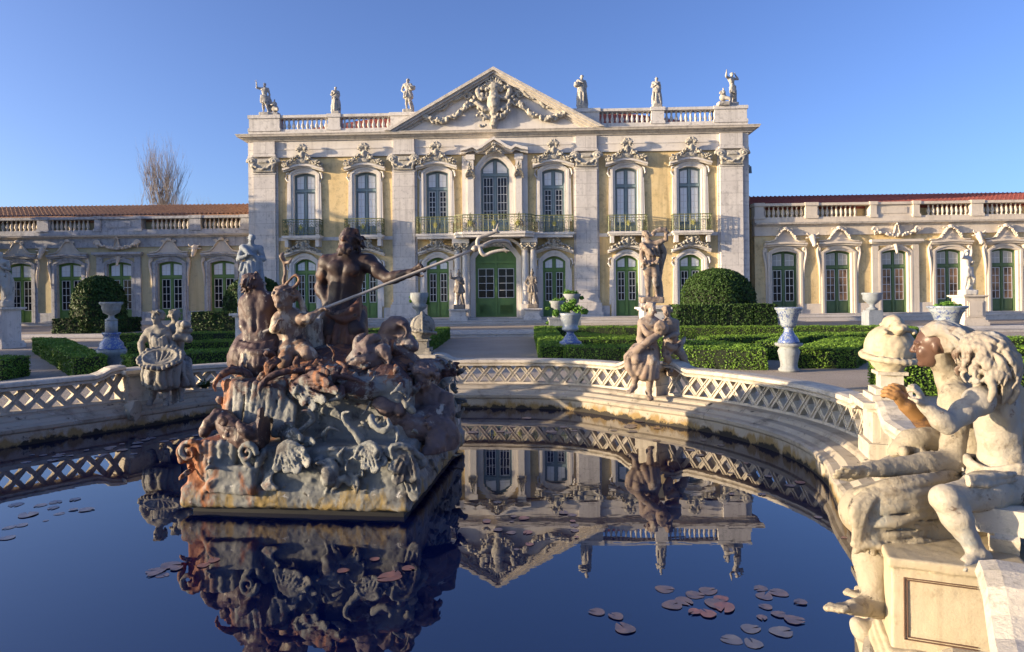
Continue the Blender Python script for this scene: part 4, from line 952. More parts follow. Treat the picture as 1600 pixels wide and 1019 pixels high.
wing('long low palace wing right of the tall block, sunlit with a red tiled roof', XR, 1, 0.2, 24, rb, 'lit_stone', 'wall', 'lit_stone', 'green_old', 'tile_red', (6.62, 7.5), (18, 34.0, TER), ['glass', 'glass_warm', 'glass_warm', 'glass_warm', 'glass_warm'])
XL = Matrix.Translation((-13.2, 37.5, -0.06)) @ Matrix.Rotation(math.radians(0.6), 4, 'Z') @ Matrix.Rotation(math.radians(-0.3), 4, 'Y')
lb = [(-16.9+13.2, 'h'), (-19.95+13.2, 'h'), (-22.9+13.2, 'c'), (-25.8+13.2, 'h'), (-28.7+13.2, 'h'), (-31.7+13.2, 'c'), (-34.7+13.2, 'h')]
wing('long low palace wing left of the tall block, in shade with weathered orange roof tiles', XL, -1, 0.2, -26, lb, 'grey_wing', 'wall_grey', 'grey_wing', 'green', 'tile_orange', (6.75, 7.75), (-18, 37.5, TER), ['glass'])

# ------------------------------------------------------------------ pond, kerb, railing
POND = [(2.28, 4.50), (2.47, 5.05), (2.56, 5.7), (2.46, 6.35), (2.1, 7.1), (1.47, 7.78), (0.75, 8.5), (0, 8.70), (-0.8, 8.76), (-1.9, 8.85), (-3.0, 8.8), (-3.9, 8.43), (-4.35, 7.75), (-4.9, 7.05), (-5.35, 6.4), (-5.65, 5.4), (-5.6, 4.2), (-5.1, 3.0), (-4.2, 1.9), (-3.0, 1.1), (-1.5, 0.75), (-0.2, 0.85), (0.5, 1.15), (0.92, 1.7), (1.27, 2.30), (1.62, 2.85), (2.0, 3.55)]
PP = catmull(POND[::-1], 6, True)          # clockwise list reversed -> outward normal on the right of travel
if np.sum(PP[:, 0]*np.roll(PP[:, 1], -1)-np.roll(PP[:, 0], -1)*PP[:, 1]) < 0: PP = PP[::-1]
PN = path_normals(PP, True)
def pline(off): return PP+PN*off
def pidx(x, y): return int(np.argmin((PP[:, 0]-x)**2+(PP[:, 1]-y)**2))
mb = MB(); V = [(x, y, 0.0) for x, y in pline(0.12)]; mb.add(V, [tuple(range(len(V)))]); tag(mb.build('water', M['water'], fix=False), kind='structure')
# gravel sheet with the pond cut out: ring from the kerb to a far rectangle
ring = pline(0.45); n = len(ring); cen = np.array([-1.5, 5.0]); mb = MB(); vs = [(x, y, G0) for x, y in ring]
mid = [(cen[0]+(p[0]-cen[0])*4.5, cen[1]+(p[1]-cen[1])*4.5, G0) for p in ring]
far = [(cen[0]+900*math.cos(a), cen[1]+900*math.sin(a), G0) for a in [math.atan2(p[1]-cen[1], p[0]-cen[0]) for p in ring]]
vs = vs+mid+far; fs = []
for r in (0, 1):
    for i in range(n): j = (i+1) % n; fs.append((r*n+i, r*n+j, (r+1)*n+j, (r+1)*n+i))
mb.add(vs, fs); tag(mb.build('gravel_ground', M['gravel'], fix=False), kind='structure')
mb = MB()
mb.sweep(PP, [(0.0, -0.4), (0.0, 0.13), (-0.02, 0.15), (-0.025, 0.185), (0.0, 0.20), (0.06, 0.205), (0.10, 0.24), (0.20, 0.245), (0.22, 0.27), (0.25, 0.285), (0.60, 0.293), (0.62, 0.2), (0.70, 0.1), (0.70, -0.4)], True)
tag(mb.build('pond_kerb', M['kerb'], smooth=False), 'moulded stone kerb running right round the dark pond', 'kerb')
R0, R1, R2 = 0.293, 0.55, 0.635                     # lattice foot, lattice head, coping top
RO = 0.42                                           # railing line outside the water's edge
RL = pline(RO); RLn = PN
cum = np.concatenate([[0], np.cumsum(np.linalg.norm(np.diff(np.vstack([RL, RL[:1]]), axis=0), axis=1))])
def rail_at(s):
    s = s % cum[-1]; i = int(np.searchsorted(cum, s, 'right')-1); i = min(i, n-1); t = (s-cum[i])/(cum[i+1]-cum[i]); j = (i+1) % n
    return RL[i]*(1-t)+RL[j]*t, unit(RLn[i]*(1-t)+RLn[j]*t)
def rail_s(x, y): return cum[int(np.argmin((RL[:, 0]-x)**2+(RL[:, 1]-y)**2))]
def railing_run(s0, s1, label, drop0=True, drop1=True):
    """pierced stone railing between two piers: coping > lattice"""
    if s1 < s0: s1 += cum[-1]
    L = s1-s0; k = max(6, int(L/0.08)); ss = np.linspace(s0, s1, k+1); P = []; Nn = []
    for s in ss: p, q = rail_at(s); P.append(p); Nn.append(q)
    P = np.array(P); Nn = np.array(Nn); c = P[len(P)//2]
    # coping rises in an S curve to each pier
    def lift(s):
        a = 0.0
        for d in (s-s0, s1-s): a += 0.085*(1-np.clip((d-0.10)/0.22, 0, 1))**2*(3-2*(1-np.clip((d-0.10)/0.22, 0, 1)))
        return a
    prof = [(-0.13, R1), (-0.135, R1+0.02), (-0.115, R1+0.03), (-0.14, R1+0.045), (-0.13, R2-0.005), (-0.09, R2+0.005), (0.09, R2+0.005), (0.13, R2-0.01), (0.13, R1)]
    m = len(prof); V = []; F = []
    for i in range(k+1):
        z = lift(ss[i]); V += [(P[i, 0]+Nn[i, 0]*o, P[i, 1]+Nn[i, 1]*o, h+z) for o, h in prof]
    for i in range(k):
        for j in range(m): l = (j+1) % m; F.append((i*m+j, (i+1)*m+j, (i+1)*m+l, i*m+l))
    F += [tuple(range(m-1, -1, -1)), tuple(range(k*m, (k+1)*m))]
    mb = MB(); mb.add(V, F); root = thing('stone_railing', label, 'railing', (c[0], c[1], R0)); mb.build('coping', M['rail'], root)
    nc = max(2, round(L/0.20)); lt = MB(); e = 0.002
    for i in range(nc):
        a, na = rail_at(s0+L*i/nc); b, nb = rail_at(s0+L*(i+1)/nc); nn = ((na+nb)/2); nv = (nn[0], nn[1], 0)
        up = lift(s0+L*(i+0.5)/nc)*0.9
        A0, A1 = (a[0], a[1], R0+0.018), (a[0], a[1], R1+0.012+up); B0, B1 = (b[0], b[1], R0+0.018), (b[0], b[1], R1+0.012+up)
        for p, q, sh in ((A0, B1, 0.0), (A1, B0, 0.0015)):
            lt.bar(p, q, 0.052, 0.075-sh*2, nv)
            d = unit(np.array(q)-np.array(p)); sd = np.cross(d, np.array(nv))*0.0195; off = -np.array(nv)*(0.0375+sh*2)
            for s in (-1, 1): lt.bar(np.array(p)+sd*s+off, np.array(q)+sd*s+off, 0.012, 0.016+sh*2, nv)
    pf = [(-0.05, R0-0.01), (-0.05, R0+0.022), (0.05, R0+0.022), (0.05, R0-0.01)]
    lt.sweep(P, pf, normals=Nn); lt.build('lattice', M['rail'], root)
    return root
def pier(s, name, label, w=0.30, d=0.30, top=0.70, cap=True):
    p, q = rail_at(s); ang = math.atan2(q[1], q[0])-PI/2+PI; X = Matrix.Translation((p[0], p[1], 0)) @ Matrix.Rotation(ang, 4, 'Z')
    root = thing(name, label, 'pier', (p[0], p[1], 0.30))
    mb = MB(X); mb.box(-w/2, w/2, -d/2, d/2, 0.25, top-0.06); mb.box(-w/2-0.03, w/2+0.03, -d/2-0.03, d/2+0.03, 0.25, 0.40)
    f = 0.03
    for y in (-d/2-0.008,): mb.box(-w/2+0.05, w/2-0.05, y, 0, 0.44, top-0.10)
    for x in (-w/2-0.008, w/2+0.008): mb.box(x, 0, -d/2+0.05, d/2-0.05, 0.44, top-0.10)
    mb.build('shaft', M['rail'], root)
    mb = MB(X); mb.box(-w/2-0.05, w/2+0.05, -d/2-0.05, d/2+0.05, top-0.06, top-0.035); mb.box(-w/2-0.08, w/2+0.08, -d/2-0.08, d/2+0.08, top-0.034, top+0.01); mb.build('cap', M['rail'], root)
    return root, X, p
sR, sG, sB, sA = rail_s(2.74, 4.86), rail_s(1.72, 8.1), rail_s(-1.33, 9.2), rail_s(-4.62, 7.95)
sN = rail_s(1.66, 2.12)
pR, XRp, ppR = pier(sR, 'ball_pier', 'stone pier under the sunlit ball finial beside the pond, right')
pB, XBp, ppB = pier(sB, 'ball_pier', 'stone pier under the shaded ball finial at the far rim of the pond')
pG, XGp, ppG = pier(sG, 'figure_pier', 'stone pier carrying the seated woman and child on the far right rim', 0.26, 0.3, 0.66)
pA, XAp, ppA = pier(sA, 'figure_pier', 'stone pier carrying the shell bearing pair on the left rim', 0.30, 0.3, 0.66)
g = 0.17
railing_run(sR+g, sG-g-0.05, 'pierced stone railing on the right rim, between the sunlit ball and the seated woman')
railing_run(sG+g, sB-g, 'pierced stone railing along the far rim, in front of the palace steps')
railing_run(sB+g, sA-g, 'pierced stone railing behind the fountain, between shaded ball and shell bearers')
sA2 = rail_s(-6.0, 4.0); railing_run(sA+g, sA2, 'pierced stone railing running out of the photo at left')
railing_run(sN+0.24, sR-g, 'short pierced stone railing at right, behind the near seated statues')
s9 = rail_s(-0.3, 0.43); railing_run(s9, sN-0.30, 'broad stone coping in the bottom right corner, closest to the viewer')
def ball_finial(X, sc, label, top):
    root = thing('ball_finial', label, 'ball finial', X @ Vector((0, 0, 0.71)))
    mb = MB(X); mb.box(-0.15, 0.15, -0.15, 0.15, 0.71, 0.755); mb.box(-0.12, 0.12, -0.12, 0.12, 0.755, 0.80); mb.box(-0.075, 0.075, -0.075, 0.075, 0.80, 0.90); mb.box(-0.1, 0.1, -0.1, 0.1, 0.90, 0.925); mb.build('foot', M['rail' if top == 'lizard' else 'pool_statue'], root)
    S = SDF((-0.3, -0.3, 0.88), (0.3, 0.3, 1.42), 0.009)
    S.cone((0, 0, 0.93), (0, 0, 0.98), 0.09, 0.12, 0.02); S.ball((0, 0, 1.10), 0.172, 0.02)
    R = [np.array([0.185*math.cos(a), 0.185*math.sin(a), 1.03+0.025*math.cos(a-0.6)]) for a in np.linspace(0, 2*PI, 25)]
    S.chain(R, 0.022, 0.015); S.cone((0.15, -0.05, 1.01), (0.215, -0.07, 1.05), 0.04, 0.02, 0.02)
    if top == 'lizard':
        S.curve([(0.15, 0, 1.17), (0.08, -0.02, 1.27), (-0.03, -0.03, 1.285), (-0.13, -0.03, 1.25), (-0.17, -0.02, 1.245)], [0.03, 0.05, 0.055, 0.04, 0.03], 0.02)
        S.ell((-0.18, -0.03, 1.25), (0.05, 0.035, 0.026), 0.012)
        for q in range(26): S.curve([(0.14-0.011*q, -0.075+0.015*math.sin(q*2.3), 1.25+0.03*math.sin(q*.25+.2)), (0.135-0.011*q, -0.03, 1.305+0.015*math.sin(q*.25)), (0.13-0.011*q, 0.03, 1.27)], [0.006, 0.011, 0.006], 0.003, 3)
        for k in range(7): S.ball((0.12-0.05*k, -0.05+0.03*(k % 2), 1.25+0.03*math.sin(k*0.5)), 0.03, 0.01)
        for s in (-1, 1): S.curve([(-0.1, -0.03, 1.25), (-0.12, -0.09*s-0.03, 1.23), (-0.17, -0.09*s-0.03, 1.22)], [0.022, 0.018, 0.012], 0.01)
    else:
        S.cone((0, 0, 1.26), (0, 0, 1.30), 0.05, 0.03, 0.02)
        for k in range(7): a = k*2*PI/7; S.curve([(0.03*math.cos(a), 0.03*math.sin(a), 1.275), (0.15*math.cos(a), 0.15*math.sin(a), 1.19), (0.18*math.cos(a), 0.18*math.sin(a), 1.06)], [0.012, 0.012, 0.012], 0.01)
    S.rough(0.008, 22, 1); S.rough(0.005, 60, 2)
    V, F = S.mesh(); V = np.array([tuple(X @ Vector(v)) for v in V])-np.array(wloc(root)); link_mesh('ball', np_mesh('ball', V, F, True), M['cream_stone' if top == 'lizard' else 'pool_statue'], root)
    return root
ball_finial(XRp, 1, 'cream stone ball with a carved lizard on top, close by at right', 'lizard')
ball_finial(XBp, 1, 'shaded grey ribbed stone ball just right of the fountain', 'ribs')
# terrace and its steps
mb = MB(); mb.box(-60, 60, 26.55, 75, -0.3, TER); tag(mb.build('terrace', M['gravel']), kind='structure')
mb = MB(); mb.box(-60, 60, 26.2, 26.548, -0.3, TER-0.12); mb.box(-60, 60, 26.5, 26.95, TER-0.11, TER+0.008); mb.box(-60, 60, 26.16, 26.5, TER-0.14, TER-0.115); tag(mb.build('terrace_steps', M['step']), kind='structure')
mb = MB(XP)
for i in range(3):
    d = 1.7-0.42*i; z1 = TER+0.115*(i+1)
    mb.box(-13.9+0.3*i, 13.9-0.3*i, -d-0.5, 0.3, TER-0.02, z1-0.035); mb.box(-13.93+0.3*i, 13.93-0.3*i, -d-0.54, 0.3, z1-0.034, z1)
tag(mb.build('palace_steps', M['step']), kind='structure')
for X, a, b, nm in ((XR, 0.4, 24, 'wing_steps'), (XL, -26, -0.4, 'wing_steps')):
    mb = MB(X)
    for i in range(2): mb.box(a, b, -0.9+0.4*i, 0.05, TER-0.4, TER+0.155*(i+1)-0.04); mb.box(a, b, -0.93+0.4*i, 0.05, TER+0.155*(i+1)-0.039, TER+0.155*(i+1))
    tag(mb.build(nm, M['step']), kind='structure')

# ------------------------------------------------------------------ clipped hedges and bushes
def leaf_quads(P, Nn, size, g, tilt=0.8):
    n = len(P); d = Nn+g.normal(0, tilt, (n, 3)); d /= np.linalg.norm(d, axis=1)[:, None]
    t = np.cross(d, g.normal(0, 1, (n, 3))); t /= np.linalg.norm(t, axis=1)[:, None]; b = np.cross(d, t)
    s = size*g.uniform(0.6, 1.25, (n, 1)); w = s*0.55
    V = np.stack([P-t*s-b*w*0.2, P+b*w, P+t*s, P-b*w], 1).reshape(-1, 3)
    return V, np.arange(n*4).reshape(n, 4)
def poly_samples(poly, z0, z1, dens, g):
    P = []; Nn = []; poly = [np.array(p, float) for p in poly]
    if sum(a[0]*b[1]-b[0]*a[1] for a, b in zip(poly, poly[1:]+poly[:1])) < 0: poly = poly[::-1]
    for a, b in zip(poly, poly[1:]+poly[:1]):
        L = np.linalg.norm(b-a); k = int(L*(z1-z0)*dens); t = g.random(k)[:, None]; nr = np.array([(b-a)[1], -(b-a)[0]])/L
        xy = a+(b-a)*t; z = z0+(z1-z0)*g.random(k)
        P.append(np.column_stack([xy, z])); Nn.append(np.tile([nr[0], nr[1], 0], (k, 1)))
    for i in range(1, len(poly)-1):
        a, b, c = poly[0], poly[i], poly[i+1]; A = abs((b-a)[0]*(c-a)[1]-(b-a)[1]*(c-a)[0])/2; k = int(A*dens)
        u = g.random(k); v = g.random(k); m = u+v > 1; u[m] = 1-u[m]; v[m] = 1-v[m]
        xy = a+(b-a)*u[:, None]+(c-a)*v[:, None]
        P.append(np.column_stack([xy, np.full(k, z1)])); Nn.append(np.tile([0, 0, 1.0], (k, 1)))
    return np.concatenate(P), np.concatenate(Nn), poly
def hedge(poly, z0, z1, label, group=None, dens=1700, size=0.023, mat='box', name='box_hedge', cat='hedge'):
    g = np.random.default_rng(int(abs(poly[0][0])*1000+abs(poly[0][1])*77))
    P, Nn, poly = poly_samples(poly, z0, z1, dens, g)
    wob = 0.022*(np.sin(P[:, 0]*5.1+P[:, 2]*4)+np.sin(P[:, 1]*4.3+1+P[:, 2]*3)+np.sin((P[:, 0]-P[:, 1])*11))
    P = P+Nn*(g.normal(0, 0.013, (len(P), 1))+wob[:, None]*0.35)
    c = np.mean(poly, 0); root = thing(name, label, cat, (c[0], c[1], z0), group)
    mb = MB(); mb.plan([tuple(c+(p-c)*(1-0.035/max(0.3, np.linalg.norm(p-c)))) for p in poly], z0, z1-0.03); mb.build('twigs', M['core'], root)
    V, F = leaf_quads(P, Nn, size, g); link_mesh('leaves', np_mesh('leaves', V-np.array([c[0], c[1], z0]), F), M[mat], root)
    return root
HZ = 0.37
def gp(px, py, z):
    dx, dy = px-800.0, py-HOR; Y = (CAM_H-z)*FOC/(dy+ROLL*dx); return ((dx-ROLL*dy)*Y/FOC, Y)
def strip_poly(a, b, w):
    a = np.array(a, float); b = np.array(b, float); d = unit(b-a); nn = np.array([-d[1], d[0]])*w/2
    return [a-nn, b-nn, b+nn, a+nn]
# left parterre
hedge([(-15.3, 20.4), (-14.1, 20.2), (-8.5, 13.4), (-9.05, 13.2)], G0, HZ, 'long box hedge slanting beside the left gravel path, the widest of the left garden')
hedge(strip_poly((-8.15, 13.5), (-6.4, 15.2), 0.75), G0, HZ, 'box hedge right of the tall left urn, in front of the left garden')
hedge(strip_poly((-6.3, 15.3), (-3.0, 16.6), 0.75), G0, HZ, 'box hedge behind the bronze fountain figures, near the left garden')
hedge(strip_poly((-2.75, 17.2), (-2.85, 25.3), 0.75), G0, HZ, 'box hedge bordering the central path on its left side')
hedge(strip_poly((-13.9, 22.4), (-3.3, 24.9), 0.8), G0, HZ, 'far box hedge closing the left garden before the terrace')
hedge(strip_poly((-10.6, 17.8), (-4.0, 19.2), 0.75), G0, HZ, 'inner box hedge of the left garden, across its middle')
hedge(strip_poly((-7.6, 17.6), (-4.0, 22.6), 0.7), G0, HZ-0.02, 'inner diagonal box hedge of the left garden, behind the grey statue')
hedge([(-15.5, 12.95), (-10.3, 12.95), (-10.35, 13.75), (-16, 13.75)], G0, HZ, 'box hedge cut off by the left edge of the photo, beyond the gravel path')
# right parterre
hedge([(0.66, 15.1), (1.33, 15.1), (1.66, 25.4), (0.88, 25.5)], G0, HZ, 'box hedge bordering the central path on its right side')
hedge([(1.2, 14.75), (5.35, 13.45), (5.5, 14.2), (1.4, 15.5)], G0, HZ, 'long front box hedge of the right garden, behind the seated woman and child')
hedge(strip_poly((5.0, 14.25), (5.55, 14.15), 0.8), G0, HZ-0.015, 'short box hedge stub left of the round blue urn pedestal')
hedge([(6.05, 13.75), (7.3, 13.6), (9.6, 16.8), (8.7, 17.4)], G0, HZ, 'thick box hedge right of the slim blue urn, behind the ball finial')
hedge(strip_poly((5.6, 14.9), (2.0, 20.6), 0.75), G0, HZ-0.02, 'diagonal box hedge running inward from the slim blue urn, in shade')
hedge(strip_poly((1.7, 18.0), (4.4, 17.6), 0.75), G0, HZ-0.01, 'short inner box hedge behind the flowering blue urn')
hedge(strip_poly((5.3, 17.8), (11.6, 19.2), 0.8), G0, HZ, 'inner box hedge across the middle of the right garden')
hedge(strip_poly((6.3, 15.6), (9.3, 20.2), 0.75), G0, HZ-0.02, 'inner diagonal box hedge of the right garden, beyond the thick one')
hedge(strip_poly((1.7, 24.9), (14.2, 22.8), 0.8), G0, HZ, 'far box hedge closing the right garden before the terrace')
hedge(strip_poly((10.0, 17.0), (13.6, 22.2), 0.8), G0, HZ, 'slanting box hedge at the right end of the right garden, behind the statues')
hedge([(5.9, 9.9), (13, 9.4), (13.2, 10.4), (6.0, 10.8)], G0, 0.42, 'sunlit yellow green box hedge between ball finial and dark bronze face', dens=2200)
hedge(strip_poly((9.4, 13.4), (15.5, 12.6), 0.8), G0, 0.40, 'box hedge behind the near statues, close to the right edge of the photo')
hedge(strip_poly((11.5, 15.8), (17.5, 15.6), 0.8), G0, 0.40, 'box hedge farther back at the right edge, before the white statue')
# tall clipped blocks and domes
for x0, x1, h, lb in ((6.95, 8.72, 1.12, 'tall clipped yew block under the left half of the right dome'), (8.78, 10.15, 1.13, 'tall clipped yew block under the right half of the right dome'), (10.22, 11.2, 1.13, 'tall clipped yew block at the right end of its row, by the wing')):
    hedge([(x0, 27.0), (x1, 27.0), (x1, 28.4), (x0, 28.4)], TER, h, lb, 'tall clipped blocks on the terrace', 500, 0.05, 'yew', 'clipped_hedge')
hedge([(-13.55, 27.0), (-11.0, 27.0), (-11.0, 28.3), (-13.55, 28.3)], TER, 1.02, 'tall clipped yew block left of the bronze triton, on the terrace', 'tall clipped blocks on the terrace', 500, 0.05, 'yew', 'clipped_hedge')
def dome(c, r, zt, label, base=None):
    g = np.random.default_rng(int(abs(c[0]*100))); H = zt-TER; n = int(2*PI*r*H*420)
    a = g.uniform(0, 2*PI, n); u = g.uniform(0, 1, n); e = np.arcsin(u)
    # straight-sided lower half, rounded top
    sh = np.where(u < 0.45, 1.0, np.sqrt(np.maximum(0, 1-((u-0.45)/0.55)**2.3)))
    w = 1+0.025*np.sin(a*5+u*7)+0.02*np.sin(a*9+3)
    P = np.column_stack([c[0]+r*sh*w*np.cos(a), c[1]+r*sh*w*np.sin(a), TER+H*u])
    # extra points on the crown
    m = int(PI*r*r*500); rr = np.sqrt(g.random(m))*0.98; b = g.uniform(0, 2*PI, m); zz = 0.45+0.55*(1-rr**2)**(1/2.3)
    P2 = np.column_stack([c[0]+r*rr*np.cos(b), c[1]+r*rr*np.sin(b), TER+H*zz]); P = np.concatenate([P, P2])
    Nn = P-np.array([c[0], c[1], TER+H*0.4]); Nn /= np.linalg.norm(Nn, axis=1)[:, None]; P = P+Nn*g.normal(0, 0.025, (len(P), 1))
    root = thing('clipped_dome', label, 'topiary', (c[0], c[1], TER), 'clipped dome bushes')
    mb = MB(); mb.lathe([(r*0.95, 0), (r*0.96, H*0.45), (r*0.86, H*0.7), (r*0.62, H*0.88), (r*0.3, H*0.965), (0.02, H*0.985)], (c[0], c[1], TER), 24); mb.build('twigs', M['core'], root, True)
    V, F = leaf_quads(P, Nn, 0.055, g); link_mesh('leaves', np_mesh('leaves', V-np.array([c[0], c[1], TER]), F), M['yew'], root)
dome((-18.0, 27.9), 1.02, 2.62, 'clipped dome bush in front of the left wing, behind the tall left urn')
hedge([(-19.4, 26.95), (-16.75, 26.95), (-16.75, 28.9), (-19.4, 28.9)], TER, 0.80, 'low clipped yew base around the leftmost dome bush', None, 400, 0.05, 'yew', 'clipped_hedge')
dome((-11.9, 29.6), 1.3, 2.62, 'clipped dome bush partly hidden behind the bronze triton')
dome((9.42, 29.4), 1.60, 2.74, 'broad clipped dome bush in front of the right corner of the palace')

# ------------------------------------------------------------------ urns
def urn(name, label, cat, x, y, z, parts, plant=None):
    root = thing(name, label, cat, (x, y, z))
    for nm, prof, mt, sq in parts:
        mb = MB()
        if sq:
            for w, a, b in prof: mb.box(x-w, x+w, y-w, y+w, z+a, z+b)
            mb.build(nm, M[mt], root)
        else: mb.lathe(prof, (x, y, z), 24); mb.build(nm, M[mt], root, True)
    if plant:
        zt, r, h, hang = plant; g = np.random.default_rng(int(abs(x)*100)); n = 2200
        d = g.normal(0, 1, (n, 3)); d /= np.linalg.norm(d, axis=1)[:, None]; rad = g.random((n, 1))**0.5
        cl = [(g.uniform(-.6, .6)*r, g.uniform(-.5, .5)*r, g.uniform(0.1, 0.7)*h, g.uniform(.3, .55)*r) for _ in range(8)]+[(g.choice([-1, 1])*r*1.02, g.uniform(-.4, .2)*r, -g.uniform(0, hang), 0.25*r) for _ in range(5)]
        ci = g.integers(0, len(cl), n); cc = np.array(cl)[ci]
        P = np.array([x, y, zt])+cc[:, :3]+d*cc[:, 3:4]*rad*np.array([1, 1, 0.8])
        V, F = leaf_quads(P, d, r*0.085, g); link_mesh('plant', np_mesh('plant', V-np.array([x, y, z]), F), M['leaf'], root)
    return root
BOWL = [(0.02, 0), (0.13, 0.0), (0.155, 0.05), (0.165, 0.12), (0.20, 0.26), (0.235, 0.31), (0.225, 0.33), (0.27, 0.37), (0.275, 0.40), (0.24, 0.41), (0.2, 0.36)]
BELL = [(0.20, 0), (0.215, 0.03), (0.2, 0.06), (0.17, 0.12), (0.11, 0.20), (0.085, 0.28), (0.10, 0.33)]
PEDS = [(0.20, 0), (0.21, 0.05), (0.17, 0.08), (0.165, 0.16), (0.20, 0.33), (0.22, 0.42), (0.19, 0.48), (0.17, 0.50), (0.27, 0.54), (0.275, 0.585)]
def off(p, z, k=1.0): return [(r*k, q+z) for r, q in p]
urn('blue_urn', 'slim blue and white glazed urn on a grey pedestal amid the right hedges', 'urn', 5.72, 13.25, G0, [('pedestal', PEDS, 'grey_pot', 0), ('stand', off(BELL, 0.587), 'delft_blue', 0), ('bowl', off(BOWL, 0.92), 'delft', 0)])
urn('blue_urn', 'blue and white glazed urn peeping above the dark bronze face, right', 'urn', 8.9, 13.1, G0, [('pedestal', PEDS, 'grey_pot', 0), ('stand', off(BELL, 0.587), 'delft_blue', 0), ('bowl', off(BOWL, 0.92, 1.36), 'delft', 0)], (1.26, 0.2, 0.05, 0))
urn('planted_urn', 'blue and white glazed urn with bushy green plant beside the central path', 'urn', 1.40, 15.45, HZ-0.42, [('pedestal', [(0.3, 0, 0.42), (0.24, 0.42, 0.45)], 'grey_pot', 1), ('stand', [(0.27, 0.45), (0.27, 0.48), (0.20, 0.52), (0.16, 0.58), (0.09, 0.68), (0.09, 0.73), (0.16, 0.75)], 'delft_blue', 0), ('bowl', [(0.12, 0.75), (0.20, 0.77), (0.20, 0.82), (0.18, 0.84), (0.20, 0.95), (0.27, 1.12), (0.29, 1.17), (0.26, 1.18), (0.2, 1.1)], 'delft_pale', 0)], (1.17-0.05+0.05, 0.34, 0.36, 0.12))
urn('planted_urn', 'grey stone urn with trailing ivy on the terrace edge, right of the central path', 'urn', 1.90, 26.9, TER, [('plinth', [(0.36, 0, 0.42), (0.40, 0.42, 0.5)], 'grey_pot', 1), ('bowl', [(0.2, 0.5), (0.22, 0.56), (0.10, 0.66), (0.10, 0.8), (0.26, 0.92), (0.28, 1.1), (0.35, 1.2), (0.3, 1.2)], 'grey_pot', 0)], (1.22, 0.4, 0.25, 0.8))
urn('planted_urn', 'stone urn with a leafy crown beside the right pilaster base, before the steps', 'urn', 2.75, 29.3, TER, [('plinth', [(0.36, 0, 0.5), (0.40, 0.5, 0.58)], 'grey_pot', 1), ('bowl', [(0.2, 0.58), (0.22, 0.66), (0.10, 0.76), (0.10, 0.95), (0.3, 1.1), (0.34, 1.35), (0.43, 1.5), (0.36, 1.5)], 'grey_pot', 0)], (1.5, 0.42, 0.42, 0.1))
urn('planted_urn', 'grey stone urn with low greenery on the terrace, behind the shaded ball finial', 'urn', -3.9, 26.95, TER, [('plinth', [(0.30, 0, 0.5), (0.34, 0.5, 0.56)], 'grey_pot', 1), ('bowl', [(0.2, 0.56), (0.22, 0.62), (0.14, 0.68), (0.16, 0.86), (0.3, 0.96), (0.33, 1.08), (0.26, 1.12), (0.32, 1.2), (0.38, 1.38), (0.38, 1.6), (0.3, 1.6)], 'grey_pot', 0)], (1.6, 0.34, 0.08, 0.35))
urn('stone_urn', 'plain grey stone urn in front of the right wing, without plants', 'urn', 15.3, 27.2, TER, [('plinth', [(0.30, 0, 0.6), (0.26, 0.6, 0.68)], 'grey_statue', 1), ('bowl', [(0.2, 0.68), (0.24, 0.73), (0.10, 0.82), (0.10, 0.9), (0.22, 1.0), (0.36, 1.14), (0.36, 1.3), (0.41, 1.36), (0.41, 1.42), (0.34, 1.42)], 'grey_statue', 0)])
urn('tall_urn', 'tall urn of white bowl over blue bell base in the left garden', 'urn', -9.05, 14.45, G0, [('pedestal', [(0.19, 0), (0.2, 0.05), (0.15, 0.09), (0.15, 0.18), (0.23, 0.32), (0.27, 0.38), (0.30, 0.44), (0.30, 0.50)], 'grey_pot', 0), ('stand', [(0.27, 0.502), (0.27, 0.54), (0.24, 0.58), (0.24, 0.64), (0.17, 0.72), (0.15, 0.80), (0.18, 0.84), (0.19, 0.88)], 'delft_blue', 0), ('column', [(0.125, 0.88), (0.125, 1.14)], 'grey_pot', 0), ('bowl', [(0.12, 1.141), (0.13, 1.17), (0.06, 1.22), (0.06, 1.27), (0.16, 1.33), (0.19, 1.42), (0.195, 1.49), (0.235, 1.53), (0.235, 1.57), (0.2, 1.56)], 'grey_pot', 0)])

# ------------------------------------------------------------------ bare poplars beyond the wings, evergreens left of the garden
def bare_tree(name, label, x, y, H, spread, seed, n1=26, group=None, depth=3):
    r = random.Random(seed); root = thing(name, label, 'tree', (x, y, G0), group); mb = MB(); tr = MB()
    def grow(p, d, L, rad, lev):
        k = 4; pts = [p]; q = p
        for i in range(k):
            d2 = Vector(d)+Vector((r.gauss(0, .12), r.gauss(0, .12), 0.10+0.08*lev)); d2.normalize(); d = d2; q = q+d*L/k; pts.append(q)
        mb.tube(pts, [rad*(1-0.75*i/k) for i in range(k+1)], 4 if lev < 2 else 3)
        if lev >= depth: return
        for i in range((9, 7, 5, 4)[lev]):
            t = r.uniform(0.25, 1.0); b = pts[min(k, int(t*k))]; a = r.uniform(0, 2*PI); tilt = r.uniform(0.3, 0.7)
            nd = (Vector(d)+Vector((math.cos(a)*tilt, math.sin(a)*tilt, r.uniform(-.1, .3)))).normalized(); grow(b, nd, L*r.uniform(0.35, 0.6), rad*0.42, lev+1)
    base = Vector((x, y, G0)); tr.tube([base, base+Vector((0.1, 0, H*0.35)), base+Vector((0, 0.2, H*0.72))], [0.3, 0.2, 0.04], 8); tr.build('trunk', M['bark'], root)
    for i in range(n1):
        t = r.uniform(0.10, 0.95); a = r.uniform(0, 2*PI); s = spread*r.uniform(0.3, 1.0)*(1.15-0.6*t)
        d = Vector((math.cos(a)*s, math.sin(a)*s, 1)).normalized(); grow(base+Vector((0, 0, H*t*0.74)), d, H*(0.46-0.22*t), 0.075*(1.1-t)+0.02, 1 if depth > 2 else 2)
    mb.build('branches', M['bark'], root, fix=False)
